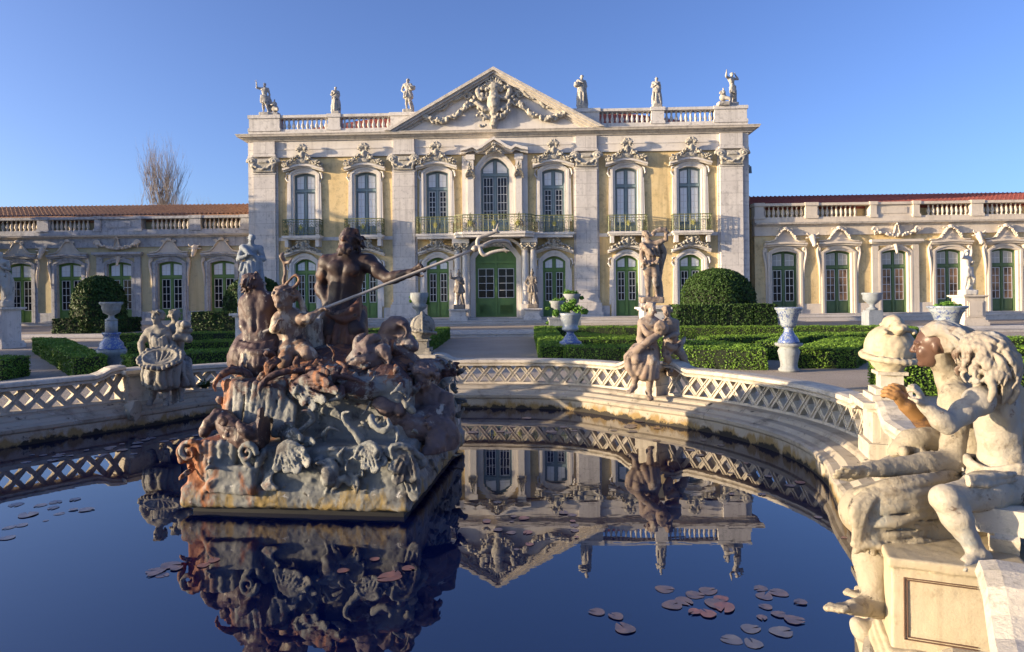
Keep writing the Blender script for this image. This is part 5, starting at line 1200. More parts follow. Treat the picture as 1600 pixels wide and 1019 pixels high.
bare_tree('bare_poplar', 'tall bare poplar rising behind the left wing roof', -41.0, 75, 21.3, 0.78, 3, 44)
bare_tree('bare_tree', 'thin bare treetop just left of the tall poplar, barely above the roof', -50.5, 86, 14.6, 0.6, 5, 12, depth=3)
bare_tree('bare_tree', 'thin bare treetop between tall poplar and palace block, barely above the roof', -41.5, 88, 15.6, 0.5, 6, 12, depth=3)
bare_tree('bare_tree', 'faint bare treetop above the right wing roof', 43.0, 75, 13.8, 0.5, 8, 14, depth=3)
def big_tree(x, y, H, r0, label, seed):
    g = np.random.default_rng(seed); root = thing('evergreen_tree', label, 'tree', (x, y, G0)); mb = MB(); mb.tube([(x, y, G0), (x+.2, y, H*0.3), (x, y+.2, H*0.8)], [0.4, 0.3, 0.1], 8); mb.build('trunk', M['bark'], root)
    n = 1700 if H > 8 else 3000; d = g.normal(0, 1, (n, 3)); d /= np.linalg.norm(d, axis=1)[:, None]; cl = np.column_stack([g.uniform(-.6, .6, 26)*r0, g.uniform(-.6, .6, 26)*r0, g.uniform(0.08, 0.86, 26)*H, g.uniform(.35, .55, 26)*r0])
    cc = cl[g.integers(0, 26, n)]; P = np.array([x, y, G0])+cc[:, :3]+d*cc[:, 3:4]*g.random((n, 1))**0.33
    V, F = leaf_quads(P, d, 0.30, g); link_mesh('crown', np_mesh('crown', V-np.array([x, y, G0]), F), M['yew'], root)
for i, (x, y, H, r0) in enumerate(TREES): big_tree(x, y, H, r0, ('first', 'second', 'third', 'fourth', 'fifth', 'sixth', 'seventh', 'eighth', 'ninth', 'tenth', 'eleventh', 'twelfth')[i]+' evergreen, counted away from the pond, in the row shading the garden at left', i)

# ------------------------------------------------------------------ lily leaves on the water
def pad_mesh(seed):
    r = random.Random(seed); n = 22; V = [(0.05, 0, 0.004)]; 
    for i in range(n+1):
        a = 0.16+(2*PI-0.32)*i/n; q = 1+0.07*math.sin(a*3+seed)+r.uniform(-.03, .03); V.append((q*math.cos(a), 0.94*q*math.sin(a), 0.03*max(0, math.sin(a*2+seed))+0.006))
    W = [(x, y, z-0.006) for x, y, z in V]; k = n+2
    F = [(0, i, i+1) for i in range(1, n+1)]+[(k, k+i+1, k+i) for i in range(1, n+1)]+[(i, k+i, k+i+1, i+1) for i in range(1, n+1)]
    me = bpy.data.meshes.new('lily_pad'); me.from_pydata(V+W, [], F); me.update(); return me
PADM = {}
for nm in ('pad', 'pad_red', 'pad_grey'):
    PADM[nm] = [pad_mesh(k) for k in range(3)]
    for me in PADM[nm]: me.materials.append(M[nm])
pr = random.Random(2); npad = 0
def pad(px, py, wpx, mt, label, group):
    global npad
    dy = py-HOR+ROLL*(px-800); Y = CAM_H*FOC/dy; X = (px-800)*Y/FOC
    o = bpy.data.objects.new('lily_pad', PADM[mt][npad % 3]); COL.objects.link(o); o.location = (X, Y, 0.0015+0.0006*(npad % 9)); r = wpx*0.43*Y/FOC
    o.scale = (r, r*0.95, r); o.rotation_euler = (0, 0, pr.uniform(0, 6.28)); tag(o, label, 'lily pad', group); npad += 1
for x, y, w in [(1034, 921, 34), (1081, 930, 34), (1102, 924, 34), (1046, 946, 38), (1064, 940, 34), (1112, 944, 38), (1128, 950, 40), (1101, 960, 32), (1080, 957, 24), (1122, 936, 28)]: pad(x, y, w, 'pad' if (x % 3) else 'pad_red', 'pinkish lily pad in the crowded patch left of the dangling stone foot', 'lily pads in the front patch')
for x, y, w in [(1184, 920, 26), (1190, 932, 32), (1212, 927, 34), (1192, 949, 24), (1186, 966, 20), (1212, 961, 26), (1236, 970, 36), (1246, 942, 24)]: pad(x, y, w, 'pad', 'brownish lily pad in the ring nearest the dangling stone foot', 'lily pads by the foot')
for x, y, w in [(1138, 1000, 38), (1172, 1006, 36), (1168, 983, 36), (1216, 988, 42)]: pad(x, y, w, 'pad_grey', 'greyish lily pad at the lower right, below the ring of pads', 'grey lily pads low right')
for x, y, w in [(928, 957, 30), (971, 983, 40), (958, 964, 28)]: pad(x, y, w, 'pad', 'lone lily pad at bottom centre, left of the crowded patch', 'lily pads at bottom centre')
for x, y, w in [(634, 889, 24), (582, 875, 18), (604, 902, 44), (612, 897, 26), (532, 892, 22), (330, 876, 22), (314, 884, 22)]: pad(x, y, w, 'pad_red', 'reddish lily pad just in front of the fountain base', 'red lily pads by the fountain')
for x, y, w in [(240, 893, 34), (262, 884, 34), (235, 898, 22), (272, 889, 22), (250, 899, 24)]: pad(x, y, w, 'pad', 'lily pad in the small patch left of the fountain reflection', 'lily pads left of the fountain')
for x, y, w in [(22, 789, 26), (60, 790, 22), (84, 785, 22), (80, 794, 20), (114, 781, 20), (40, 805, 34), (132, 797, 26), (112, 797, 16), (90, 803, 18), (68, 814, 10), (10, 825, 20), (30, 821, 22), (8, 841, 26)]: pad(x, y, w, 'pad_grey', 'grey lily pad floating on the pale water at far left', 'lily pads at far left')
for i in range(17):
    pad(pr.uniform(740, 905), pr.gauss(818, 14), pr.uniform(9, 21), pr.choice(['pad', 'pad_red', 'pad']), 'small pink lily pad across the reflected pediment', 'lily pads over the reflection')
for i in range(18):
    t = pr.random(); pad(1015+t*300+pr.gauss(0, 12), 690+t*120+pr.gauss(0, 16)-15, pr.uniform(9, 21), pr.choice(['pad', 'pad_red', 'pad']), 'small lily pad drifting below the right hand kerb', 'lily pads along the right kerb')
for i in range(26):
    t = pr.random(); pad(20+t*330+pr.gauss(0, 12), 722-t*45+pr.gauss(0, 7), pr.uniform(9, 20), 'pad_grey', 'small dark lily pad in the shade below the left kerb', 'lily pads along the left kerb')
for i in range(14): pad(pr.uniform(720, 1000), pr.gauss(668, 7), pr.uniform(12, 26), 'pad', 'small pale lily pad close under the far rim', 'lily pads under the far rim')
# fern on the left rim
def fern(x, y, z, label):
    g = random.Random(3); mb = MB()
    for i in range(46):
        a = g.uniform(0, 2*PI); L = g.uniform(0.12, 0.26); p = Vector((x, y, z)); d = Vector((math.cos(a), math.sin(a)-0.4, g.uniform(0.3, 1.0))).normalized(); pts = [p, p+d*L*0.5, p+d*L*0.9+Vector((0, 0, -0.05))]
        for j in range(9):
            t = j/9; q = pts[0].lerp(pts[1], t*2) if t < 0.5 else pts[1].lerp(pts[2], t*2-1); s = Vector((-d.y, d.x, 0))*0.035*(1-t)
            mb.add([q, q+s+d*0.01, q+d*0.03], [(0, 1, 2)]); mb.add([q, q+d*0.03, q-s+d*0.01], [(0, 1, 2)])
    o = mb.build('fern', M['yew'], None, fix=False); tag(o, label, 'plant')
fern(-4.02, 8.35, 0.36, 'dark green fern growing from the left railing foot beside the fountain')

# ------------------------------------------------------------------ statues
def jbox(J, m): P = np.array(list(J.values())); return P.min(0)-m, P.max(0)+m
def statue(name, label, mat, base, H, turn=0.0, armL='down', armR='down', robe=None, step=0.03, h=0.03, plinth=None, group=None, extra=None, seed=1, helmet=False, kw=None, sway=0.02):
    """a standing carved figure on its own little base"""
    x, y, z = base; J, T = pose(H, x, y, z, turn, armL, armR, step, sway); lo, hi = jbox(J, 0.30*H); lo[2] = z-0.25
    S = SDF(lo, hi+np.array([0, 0, 0.05*H]), h); hk = dict(hair=26, seed=seed); hk.update(kw or {})
    body(S, J, H, 0.94, 1.05, 0.9, headkw=hk, handsp={'L': [0, 0.3, 1], 'R': [0, 0.3, 1]})
    if robe == 'long':
        skirt(S, T(0.015, 0, 0.60), 0.12*H, T(0.02, 0.0, 0.05), 0.165*H, 15, 0.030*H, 0.02, seed, 0.8)
        S.folds([T(-0.12, -0.06, 0.60), T(0, -0.10, 0.57), T(0.13, -0.05, 0.62)], [T(-0.14, -0.05, 0.50), T(0.02, -0.12, 0.44), T(0.15, -0.05, 0.52)], 6, 0.022*H, 0.022*H, 0.02)
        S.curve([T(-0.10, -0.03, 0.82), T(0.0, -0.09, 0.72), T(0.12, -0.05, 0.60), T(0.10, 0.07, 0.58)], [0.03*H, 0.035*H, 0.035*H, 0.03*H], 0.02)
    elif robe == 'kilt':
        skirt(S, T(0.015, 0, 0.60), 0.105*H, T(0.02, 0, 0.40), 0.145*H, 14, 0.026*H, 0.015, seed, 0.85)
    elif robe == 'drape':
        S.folds([T(-0.10, -0.07, 0.58), T(0.02, -0.10, 0.55), T(0.14, -0.03, 0.55)], [T(-0.10, -0.06, 0.36), T(0.03, -0.10, 0.33), T(0.16, 0.0, 0.22)], 8, 0.026*H, 0.03*H, 0.02)
        S.curve([T(0.14, 0.02, 0.56), T(0.17, 0.06, 0.35), T(0.15, 0.05, 0.05)], [0.04*H, 0.06*H, 0.07*H], 0.03)
    if helmet:
        S.ell(T(0.01, 0.0, 0.965), (0.062*H, 0.07*H, 0.055*H), 0.01); S.curve([T(0.01, -0.05, 1.03), T(0.01, 0.0, 1.07), T(0.01, 0.06, 1.03), T(0.01, 0.09, 0.95)], [0.02*H, 0.03*H, 0.028*H, 0.015*H], 0.01)
    if extra: extra(S, T, H)
    S.box((x+0.02*H, y, z-0.08), (0.17*H, 0.14*H, 0.11), 0.04, 0.03)
    S.curve([T(0.12, 0.05, 0.02), T(0.13, 0.05, 0.15), T(0.10, 0.04, 0.30)], [0.07*H, 0.05*H, 0.035*H], 0.02)
    S.rough(0.012*H, 14/H, seed)
    root = thing(name, label, 'statue', (x, y, z-0.19), group)
    S.build('figure', M[mat], root)
    if plinth:
        for nm, a in plinth: pass
    return root
def ppt(u, y, z): v = XP @ Vector((u, y, z)); return np.array(v)
def cherub_extra(sx):
    def f(S, T, H):
        c = T(sx*0.33, 0, 0); JJ = {}
        Jc, Tc = pose(H*0.52, c[0], c[1], c[2]-0.06, 0, 'chest', 'fwd'); 
        S.ell(c+np.array([0, 0, 0.16*H]), (0.12*H, 0.10*H, 0.12*H), 0.03); S.ell(c+np.array([0, -0.02*H, 0.30*H]), (0.075*H, 0.065*H, 0.10*H), 0.03)
        head(S, c+np.array([0, -0.02*H, 0.43*H]), (0, -1, 0), (0, 0, 1), H*0.62, 1.0, 16)
        S.curve([c+np.array([-0.06*H, 0, 0.36*H]), c+np.array([-0.12*H, -0.06*H, 0.28*H]), c+np.array([-0.02*H, -0.14*H, 0.26*H])], [0.03*H, 0.028*H, 0.02*H], 0.02)
        S.curve([c+np.array([0.05*H, -0.05*H, 0.14*H]), c+np.array([0.16*H, -0.10*H, 0.10*H]), c+np.array([0.22*H, -0.10*H, 0.03*H])], [0.06*H, 0.05*H, 0.03*H], 0.02)
        S.box(c+np.array([0, 0, -0.08]), (0.19*H, 0.14*H, 0.11), 0.04, 0.03)
    return f
def basket_extra(sx):
    def f(S, T, H):
        c = T(sx*0.17, -0.06, 0.66); S.ell(c, (0.11*H, 0.08*H, 0.06*H), 0.02)
        for k in range(9): S.ball(c+np.array([0.08*H*math.cos(k*.7), -0.02*H+0.04*H*math.sin(k*.7), 0.055*H]), 0.032*H, 0.01)
    return f
ZR = Z_PT+0.20
statue('roof_statue', 'stone roof statue with raised hand beside a small child, left corner of the parapet', 'statue', ppt(-12.35, 0.16, ZR), 1.62, 0.1, 'down', 'up', 'drape', 0.04, 0.036, extra=cherub_extra(1), seed=1)
statue('roof_statue', 'small robed roof statue with folded arms, second from the left corner of the parapet', 'statue', ppt(-8.5, 0.16, ZR), 1.34, 0.2, 'chest', 'chest', 'long', 0.02, 0.034, seed=2)
statue('roof_statue', 'roof statue in short tunic with basket on its hip, just left of the pediment', 'statue', ppt(-4.62, 0.16, ZR), 1.68, -0.15, 'fwd', 'hip', 'kilt', 0.03, 0.036, extra=basket_extra(1), seed=3)
statue('roof_statue', 'robed roof statue with basket at its side, just right of the pediment', 'statue', ppt(4.60, 0.16, ZR), 1.66, 0.25, 'chest', 'hip', 'long', 0.02, 0.036, extra=basket_extra(-1), seed=4)
statue('roof_statue', 'robed roof statue holding its arms close, second from the right corner of the parapet', 'statue', ppt(8.5, 0.16, ZR), 1.45, -0.1, 'down', 'chest', 'long', 0.02, 0.034, seed=5)
statue('roof_statue', 'stone roof statue raising an arm beside a crouching child, right corner of the parapet', 'statue', ppt(12.4, 0.16, ZR), 1.62, 0.35, 'head', 'up', 'drape', 0.04, 0.036, extra=cherub_extra(-1), seed=6, sway=0.04)
# soldiers by the entrance
def plinth_box(name, label, x, y, z0, z1, w, d, mat, panel=True):
    root = thing(name, label, 'pedestal', (x, y, z0)); mb = MB(); mb.box(x-w/2, x+w/2, y-d/2, y+d/2, z0, z1-0.1)
    mb.box(x-w/2-0.1, x+w/2+0.1, y-d/2-0.1, y+d/2+0.1, z0, z0+0.16); mb.box(x-w/2-0.06, x+w/2+0.06, y-d/2-0.06, y+d/2+0.06, z0+0.16, z0+0.24)
    if panel: mb.box(x-w/2+0.1, x+w/2-0.1, y-d/2-0.025, y, z0+0.36, z1-0.25); mb.box(x-w/2+0.16, x+w/2-0.16, y-d/2-0.045, y, z0+0.42, z1-0.31)
    mb.build('block', M[mat], root); mb = MB()
    mb.box(x-w/2-0.06, x+w/2+0.06, y-d/2-0.06, y+d/2+0.06, z1-0.1, z1-0.06); mb.box(x-w/2-0.12, x+w/2+0.12, y-d/2-0.12, y+d/2+0.12, z1-0.059, z1)
    mb.build('cap', M[mat], root); return root
for s, lb, aL, aR, sd in ((-1, 'left of the green entrance', 'chest', 'up', 1), (1, 'right of the green entrance', 'fwd', 'hip', 2)):
    x = PCX+s*1.86; y = PY-1.28
    plinth_box('statue_pedestal', 'stone block under the soldier statue '+lb, x, y, TER+0.2, 0.98, 0.72, 0.62, 'parapet', False)
    statue('soldier_statue', 'dark weathered soldier statue in helmet and kilt, '+lb, 'soldier', (x, y, 1.17), 1.66, -0.2*s, aL, aR, 'kilt', 0.05, 0.03, helmet=True, seed=sd+10, kw=dict(hair=10))
# garden statues
plinth_box('statue_pedestal', 'white panelled pedestal under the grey statue, behind the bronze triton', -7.32, 18.0, G0, 1.15, 0.66, 0.66, 'parapet')
statue('garden_statue', 'grey statue of a woman with hands folded, before the left palace corner', 'grey_statue', (-7.32, 18.0, 1.34), 2.02, 0.25, 'chest', 'chest', 'long', 0.02, 0.028, seed=21)
plinth_box('statue_pedestal', 'white panelled pedestal standing at the left edge of the photo', -17.85, 22.2, G0, 1.35, 0.95, 0.9, 'parapet')
statue('garden_statue', 'pale statue on a white pedestal, cut by the left edge of the photo', 'statue', (-17.75, 22.2, 1.54), 1.72, 0.4, 'chest', 'hip', 'drape', 0.04, 0.03, seed=22)
plinth_box('statue_pedestal', 'white panelled pedestal under the white dancing statue by the right wing', 19.25, 27.0, TER, 1.45, 0.86, 0.8, 'lit_stone')
statue('garden_statue', 'white marble statue of a stepping nude with cloth, before the right wing', 'white_statue', (19.2, 27.0, 1.64), 1.72, 0.45, 'chest', 'head', 'drape', 0.09, 0.03, seed=23, sway=-0.02)
plinth_box('statue_pedestal', 'white panelled pedestal under the wreath bearer, amid the right hedges', 4.16, 18.9, G0, 1.20, 0.68, 0.68, 'parapet')
Y = 18.9; A = lambda px, py, dy=0.0: at(px, py, Y+dy)
J = dict(head=A(1010, 367), neck=A(1014, 379), chest=A(1016, 392), pelvis=A(1017, 414), shR=A(1004, 383), shL=A(1028, 380), elR=A(1002, 399), wrR=A(1005, 413, -.1), elL=A(1041, 375, -.05), wrL=A(1040, 361.5, -.1), hdL=A(1042, 356, -.1),
         hipR=A(1012, 418), hipL=A(1023, 418), knR=A(1012, 439, -.06), knL=A(1024, 439, -.1), anR=A(1013, 461), anL=A(1026, 462), toR=A(1010, 465, -.2), toL=A(1028, 466, -.2))
lo, hi = jbox(J, 0.35); S = SDF(lo, hi, 0.025); body(S, J, 2.0, 0.9, 1.0, 1.0, headkw=dict(hair=24, seed=7), face=(0.7, -0.8, 0.1))
S.folds([A(1004, 380, -.1), A(1014, 390, -.2), A(1032, 384, -.1)], [A(1010, 394, -.1), A(1020, 399, -.2), A(1034, 400, 0)], 5, 0.05, 0.05, 0.02); S.curve([A(1030, 380, .1), A(1036, 395, .15), A(1033, 412, .15), A(1028, 440, .15)], [0.08, 0.10, 0.08, 0.08], 0.04)
g = random.Random(4)
for i in range(26): t = i/25; S.ball(A(1005+24*t, 408+4*math.sin(PI*t), -0.2+g.uniform(-.04, .04))+np.array([0, 0, g.uniform(-.04, .04)]), g.uniform(.035, .055), 0.01)
for i in range(30): t = i/29; S.ell(A(1020+24*t, 362-5*math.sin(PI*t)+4*(1-t), -0.12)+np.array([0, 0, g.uniform(-.05, .05)]), (0.05, 0.03, 0.035), 0.01)
S.box(A(1018, 469), (0.32, 0.28, 0.09), 0.03, 0.03); S.curve([A(1030, 466, .15), A(1030, 445, .12), A(1028, 430, .1)], [0.12, 0.10, 0.06], 0.03); S.rough(0.02, 8, 2)
root = thing('garden_statue', 'brown stone nude holding up a leafy wreath, on the pedestal behind the seated woman', 'statue', tuple(A(1018, 471))); S.build('figure', M['brown_statue'], root)

# ------------------------------------------------------------------ fountain: carved base, Neptune and his train
M['rock'] = stained('fountain_stone', ((0.13, 0.142, 0.142), (0.25, 0.247, 0.222)), [((0.34, 0.325, 0.29), 4.5, 0.57, 0.08), ((0.075, 0.068, 0.066), 3.4, 0.56, 0.10), ((0.27, 0.105, 0.045), 3.0, 0.55, 0.10, 0, -1.35, -2.3, (1.6, 1.6, 0.5)),
    ((0.072, 0.040, 0.038), 4.2, 0.545, 0.07, 2, 0.40, 1.05), ((0.23, 0.10, 0.05), 6, 0.67, 0.06, 2, 0.3, 1.0, (1.5, 1.5, 0.5)), ((0.25, 0.18, 0.065), 5, 0.53, 0.12, 2, 0.34, 0.0, (1.5, 1.5, 0.6)), ((0.60, 0.58, 0.54), 8, 0.64, 0.05), ((0.03, 0.028, 0.025), 9, 0.655, 0.05), ((0.02, 0.02, 0.018), 4, 0.50, 0.08, 2, 0.10, 0.0)], 0.68, 0.7)
M['neptune'] = stained('dark_bronze_lead', ((0.034, 0.024, 0.024), (0.058, 0.037, 0.034)), [((0.19, 0.075, 0.035), 3.4, 0.56, 0.16), ((0.26, 0.22, 0.18), 11, 0.67, 0.05), ((0.035, 0.024, 0.026), 6, 0.56, 0.1)], 0.52, 0.5)
M['train'] = stained('brown_lead_cream_highlights', ((0.060, 0.040, 0.040), (0.11, 0.068, 0.058)), [((0.26, 0.125, 0.06), 4, 0.57, 0.12), ((0.42, 0.37, 0.29), 5.5, 0.585, 0.07, None, 0, 0, (1.5, 1.5, 0.7)), ((0.035, 0.026, 0.03), 9, 0.58, 0.08), ((0.48, 0.43, 0.35), 14, 0.62, 0.05)], 0.55, 0.5)  # cream patches kept large: highlights of a lit side put into the colour
M['boy_lead'] = stained('pale_highlit_lead', ((0.14, 0.095, 0.075), (0.25, 0.18, 0.14)), [((0.30, 0.15, 0.07), 4, 0.56, 0.12), ((0.46, 0.40, 0.31), 6, 0.52, 0.08, None, 0, 0, (1.5, 1.5, 0.7)), ((0.05, 0.035, 0.035), 7, 0.56, 0.08)], 0.55, 0.6)  # lighter lead for the boy; its cream patches paint in sunlit highlights
M['mermaid_lead'] = stained('purple_brown_lead', ((0.10, 0.072, 0.07), (0.17, 0.125, 0.115)), [((0.06, 0.042, 0.042), 5, 0.54, 0.1), ((0.40, 0.36, 0.30), 6, 0.60, 0.06), ((0.23, 0.23, 0.22), 3, 0.57, 0.12)], 0.55, 0.6)
M['cloth_bronze'] = stained('rusty_cloth', ((0.08, 0.042, 0.035), (0.17, 0.08, 0.05)), [((0.40, 0.31, 0.22), 6, 0.575, 0.06), ((0.045, 0.03, 0.03), 6, 0.55, 0.08)], 0.55, 0.4)
M['shaft'] = flat('pale_lead_rod', (0.46, 0.42, 0.37), 0.45, 0.5, 7)
FO = np.array([-1.53, 4.45, 0.0]); FA = math.radians(-6.0); FX = np.array([math.cos(FA), math.sin(FA), 0]); FY = np.array([-math.sin(FA), math.cos(FA), 0])
def fl(P): d = np.asarray(P)-FO; return np.array([d@FX, d@FY, d[2]])
def FP(px, py, b): return fl(at(px, py, 4.45+b-0.105*((px-452)/225.0)))
def ZZ(zx, zy, b): return FP(260+.3*zx, 540+.3*zy, b)
S = SDF((-1.12, -0.32, -0.12), (1.12, 2.25, 1.32), 0.0095); g = random.Random(11)
# tiers
S.box((0, 1.02, 0.265), (0.80, 1.02, 0.215), 0.03, 0.02); S.box((0, 1.02, 0.125), (0.83, 1.05, 0.075), 0.03, 0.03)
S.box((0.02, 1.10, 0.60), (0.70, 0.82, 0.32), 0.07, 0.04); S.ell((0.0, 1.05, 0.92), (0.62, 0.75, 0.22), 0.05); S.ell((0.05, 0.95, 1.02), (0.34, 0.4, 0.14), 0.05)
S.ell((-0.52, 0.75, 0.86), (0.26, 0.36, 0.20), 0.05); S.ell((0.42, 0.80, 0.94), (0.30, 0.36, 0.16), 0.05)
S.ell((0.40, 0.17, 0.66), (0.30, 0.17, 0.14), 0.03, cut=True); S.ell((-0.02, 0.20, 0.66), (0.18, 0.1, 0.2), 0.03, cut=True)
S.box((-0.42, -0.02, 0.26), (0.17, 0.06, 0.10), 0.02, 0.02)
X3 = np.array([1.0, 0, 0]); Y3 = np.array([0, -1.0, 0]); Z3 = np.array([0, 0, 1.0])
def fan(c, tips, r0=0.012, r1=0.03, lift=0.05, grooves=True):
    """leaf: flat lobes with creased ribs and curled lips, spreading from c"""
    c = np.asarray(c)
    for t in tips:
        t = np.asarray(t); d = unit(t-c); L = float(np.linalg.norm(t-c)); q = unit(np.cross(d, Y3)); nrm = unit(np.cross(q, d)); nrm = nrm if nrm[1] < 0 else -nrm
        w = min(r1*1.15, L*0.36); m = (c+t)/2+nrm*lift*0.35
        S.ell(m, (w, 0.017, L*0.56), 0.004, (q, nrm, d)); S.ell(t-d*L*0.12+nrm*lift*0.45, (w*0.95, 0.016, L*0.24), 0.004, (q, unit(nrm-d*.35), unit(d+nrm*.35)))
        S.cone(t-q*w*0.55+nrm*(lift*.5+.012), t+q*w*0.55+nrm*(lift*.5+.012), 0.011, 0.011, 0.004)
        for s in (-0.62, 0, 0.62): S.curve([c+nrm*0.03, m+q*w*s+nrm*0.019, t+q*w*s*0.8+nrm*(lift*.5+.014)], [0.005, 0.0085, 0.006], 0.002)
def scroll(pts, r, eye=None, k=0.004):
    r = [x*0.5 for x in r]; pts = [np.array(q)+np.array([0, 0.02, 0]) for q in pts]; P = catmull(pts, 5); S.curve(pts, r, k, 5)
    for i in range(0, len(pts)-1):                     # a raised rib along the scroll
        pass
    S.curve([np.asarray(p)+Y3*r[j]*0.75+Z3*r[j]*0.35 for j, p in enumerate(pts)], [max(0.006, x*0.35) for x in r], 0.004, 5)
    if eye: S.spiral(eye[0], (X3*eye[2], Y3, Z3), eye[1], 1.4, 0.020, 0.012, 0.006)
# lower tier ornament
scroll([ZZ(70, 600, -.02), ZZ(62, 540, -.05), ZZ(110, 510, -.06), ZZ(165, 540, -.05), ZZ(150, 590, -.03)], [.05, .055, .05, .045, .03], (ZZ(118, 555, -.07), .085, 1))
S.folds([ZZ(130, 520, -.02), ZZ(240, 512, -.05), ZZ(370, 515, -.02)], [ZZ(175, 690, -.0), ZZ(250, 700, -.03), ZZ(350, 680, -.0)], 9, .028, .022, .012)
scroll([ZZ(178, 770, -.01), ZZ(230, 720, -.07), ZZ(280, 690, -.06), ZZ(300, 640, -.04)], [.05, .085, .05, .022]); scroll([ZZ(330, 770, -.0), ZZ(295, 720, -.06), ZZ(265, 665, -.05)], [.02, .035, .02])
scroll([ZZ(400, 540, -.03), ZZ(395, 590, -.07), ZZ(430, 640, -.07), ZZ(430, 700, -.05), ZZ(400, 740, -.03)], [.05, .045, .05, .045, .03], (ZZ(420, 560, -.08), .07, 1))
scroll([ZZ(500, 560, -.03), ZZ(470, 620, -.06), ZZ(455, 690, -.05)], [.06, .055, .03])
fan(ZZ(622, 505, -.02), [ZZ(590, 640, -.04), ZZ(640, 655, -.06), ZZ(700, 652, -.08), ZZ(755, 612, -.07), ZZ(730, 560, -.05)], .02, .040)
fan(ZZ(1050, 505, -.02), [ZZ(1000, 590, -.04), ZZ(1040, 640, -.07), ZZ(1100, 650, -.08), ZZ(1150, 605, -.05), ZZ(1110, 560, -.06)], .02, .038)
scroll([ZZ(805, 612, -.03), ZZ(845, 602, -.06), ZZ(872, 650, -.07), ZZ(850, 720, -.06), ZZ(802, 822, -.02)], [.022, .035, .05, .05, .018]); scroll([ZZ(825, 800, -.02), ZZ(880, 735, -.06), ZZ(925, 700, -.07), ZZ(968, 752, -.05)], [.018, .045, .05, .018])
S.curve([ZZ(840, 640, -.05), ZZ(850, 700, -.06)], [.04, .05], .02)

fan(ZZ(1240, 520, -.02), [ZZ(1150, 560, -.03), ZZ(1190, 650, -.06), ZZ(1215, 700, -.05), ZZ(1290, 690, -.03), ZZ(1300, 780, -.0), ZZ(1330, 610, .05)], .03, .05)
scroll([ZZ(1320, 580, -.02), ZZ(1240, 530, -.07), ZZ(1175, 540, -.08), ZZ(1190, 610, -.07), ZZ(1250, 610, -.07)], [.05, .06, .06, .05, .03])
# ledge and upper tier ornament
fan(ZZ(640, 498, .10), [ZZ(720, 470, .02), ZZ(785, 495, .02), ZZ(690, 440, .04), ZZ(650, 400, .10), ZZ(600, 420, .10)], .02, .035); scroll([ZZ(640, 490, .10), ZZ(700, 440, .10), ZZ(755, 390, .10), ZZ(735, 345, .08), ZZ(690, 345, .06)], [.03, .04, .045, .04, .02])
scroll([ZZ(1010, 500, .06), ZZ(965, 440, .06), ZZ(922, 395, .05), ZZ(920, 355, .04), ZZ(965, 345, .0)], [.05, .045, .04, .035, .02]); scroll([ZZ(820, 500, .12), ZZ(815, 460, .08), ZZ(850, 430, .06), ZZ(900, 450, .08)], [.02, .035, .04, .02])
scroll([ZZ(1062, 370, .06), ZZ(1075, 415, .0), ZZ(1120, 445, -.02), ZZ(1160, 425, -.02), ZZ(1150, 385, .0)], [.04, .055, .055, .05, .025])
fan(ZZ(655, 200, .28), [ZZ(700, 240, .18), ZZ(740, 300, .16), ZZ(790, 325, .14), ZZ(840, 285, .12), ZZ(905, 230, .12), ZZ(860, 190, .14), ZZ(815, 160, .18), ZZ(850, 135, .20)], .018, .036, .06)
scroll([ZZ(905, 225, .12), ZZ(900, 270, .10), ZZ(850, 290, .10)], [.04, .045, .03])
S.folds([ZZ(320, 190, .30), ZZ(470, 205, .22), ZZ(630, 190, .26)], [ZZ(290, 340, .24), ZZ(440, 400, .18), ZZ(620, 330, .22)], 15, .028, .022, .012, jit=.7)
S.folds([ZZ(600, 250, .26), ZZ(680, 330, .22)], [ZZ(560, 460, .16), ZZ(660, 480, .14)], 8, .02, .018, .01, jit=.6)
S.folds([ZZ(740, 125, .34), ZZ(860, 120, .32), ZZ(1000, 150, .30)], [ZZ(760, 195, .28), ZZ(860, 190, .26), ZZ(990, 185, .26)], 14, .02, .012, .01, jit=.5)
S.ell(ZZ(1020, 225, .32), (.17, .12, .09), .03); S.ell(ZZ(1150, 190, .46), (.17, .14, .13), .05); scroll([ZZ(890, 165, .26), ZZ(960, 170, .22), ZZ(1040, 200, .2), ZZ(1085, 160, .22)], [.03, .035, .03, .015])
scroll([ZZ(480, 270, .12), ZZ(485, 215, .14), ZZ(560, 150, .18), ZZ(700, 130, .25)], [.02, .04, .05, .04])
scroll([ZZ(250, 240, .22), ZZ(245, 195, .22), ZZ(290, 150, .26), ZZ(370, 130, .34), ZZ(430, 160, .34)], [.018, .032, .045, .06, .05])
# rocaille: thin leaf ribs and crusts over the rockwork
for i in range(260):
    f = g.random(); a = g.uniform(-0.8, 0.8)
    if f < .18: p = np.array([a*.88, g.uniform(.29, .33), g.uniform(.52, .95)])
    elif f < .26: p = np.array([a, -0.005, g.uniform(.30, .47)])
    elif f < .70: p = np.array([0.80 if g.random() < .6 else .72, g.uniform(0, 1.9), g.uniform(.12, .9)])
    else: p = np.array([a*.85, g.uniform(.3, 1.1), g.uniform(.90, 1.08)])
    d = unit(np.array([g.gauss(0, .7), g.gauss(-.25, .3), g.gauss(-.35, .7)])); L = g.uniform(.05, .16); w = np.cross(d, Y3)*g.uniform(-.05, .05)
    r = g.uniform(.007, .017)
    for s_ in (0, 1, 2)[:g.choice((1, 2, 3))]:
        o = np.cross(d, Y3)*r*1.9*s_; S.curve([p+o, p+d*L*.5+w+Y3*.02+o*1.2, p+d*L+o*.6], [r, r*1.15, r*.45], .004, 3)
S.rough(0.014, 6, 5); S.rough(0.010, 24, 6); S.rough(0.006, 55, 7)
froot = thing('fountain_base', 'carved grey and rust stained rocaille stone block rising out of the pond', 'fountain base', (FO[0], FO[1]+1.0, 0))
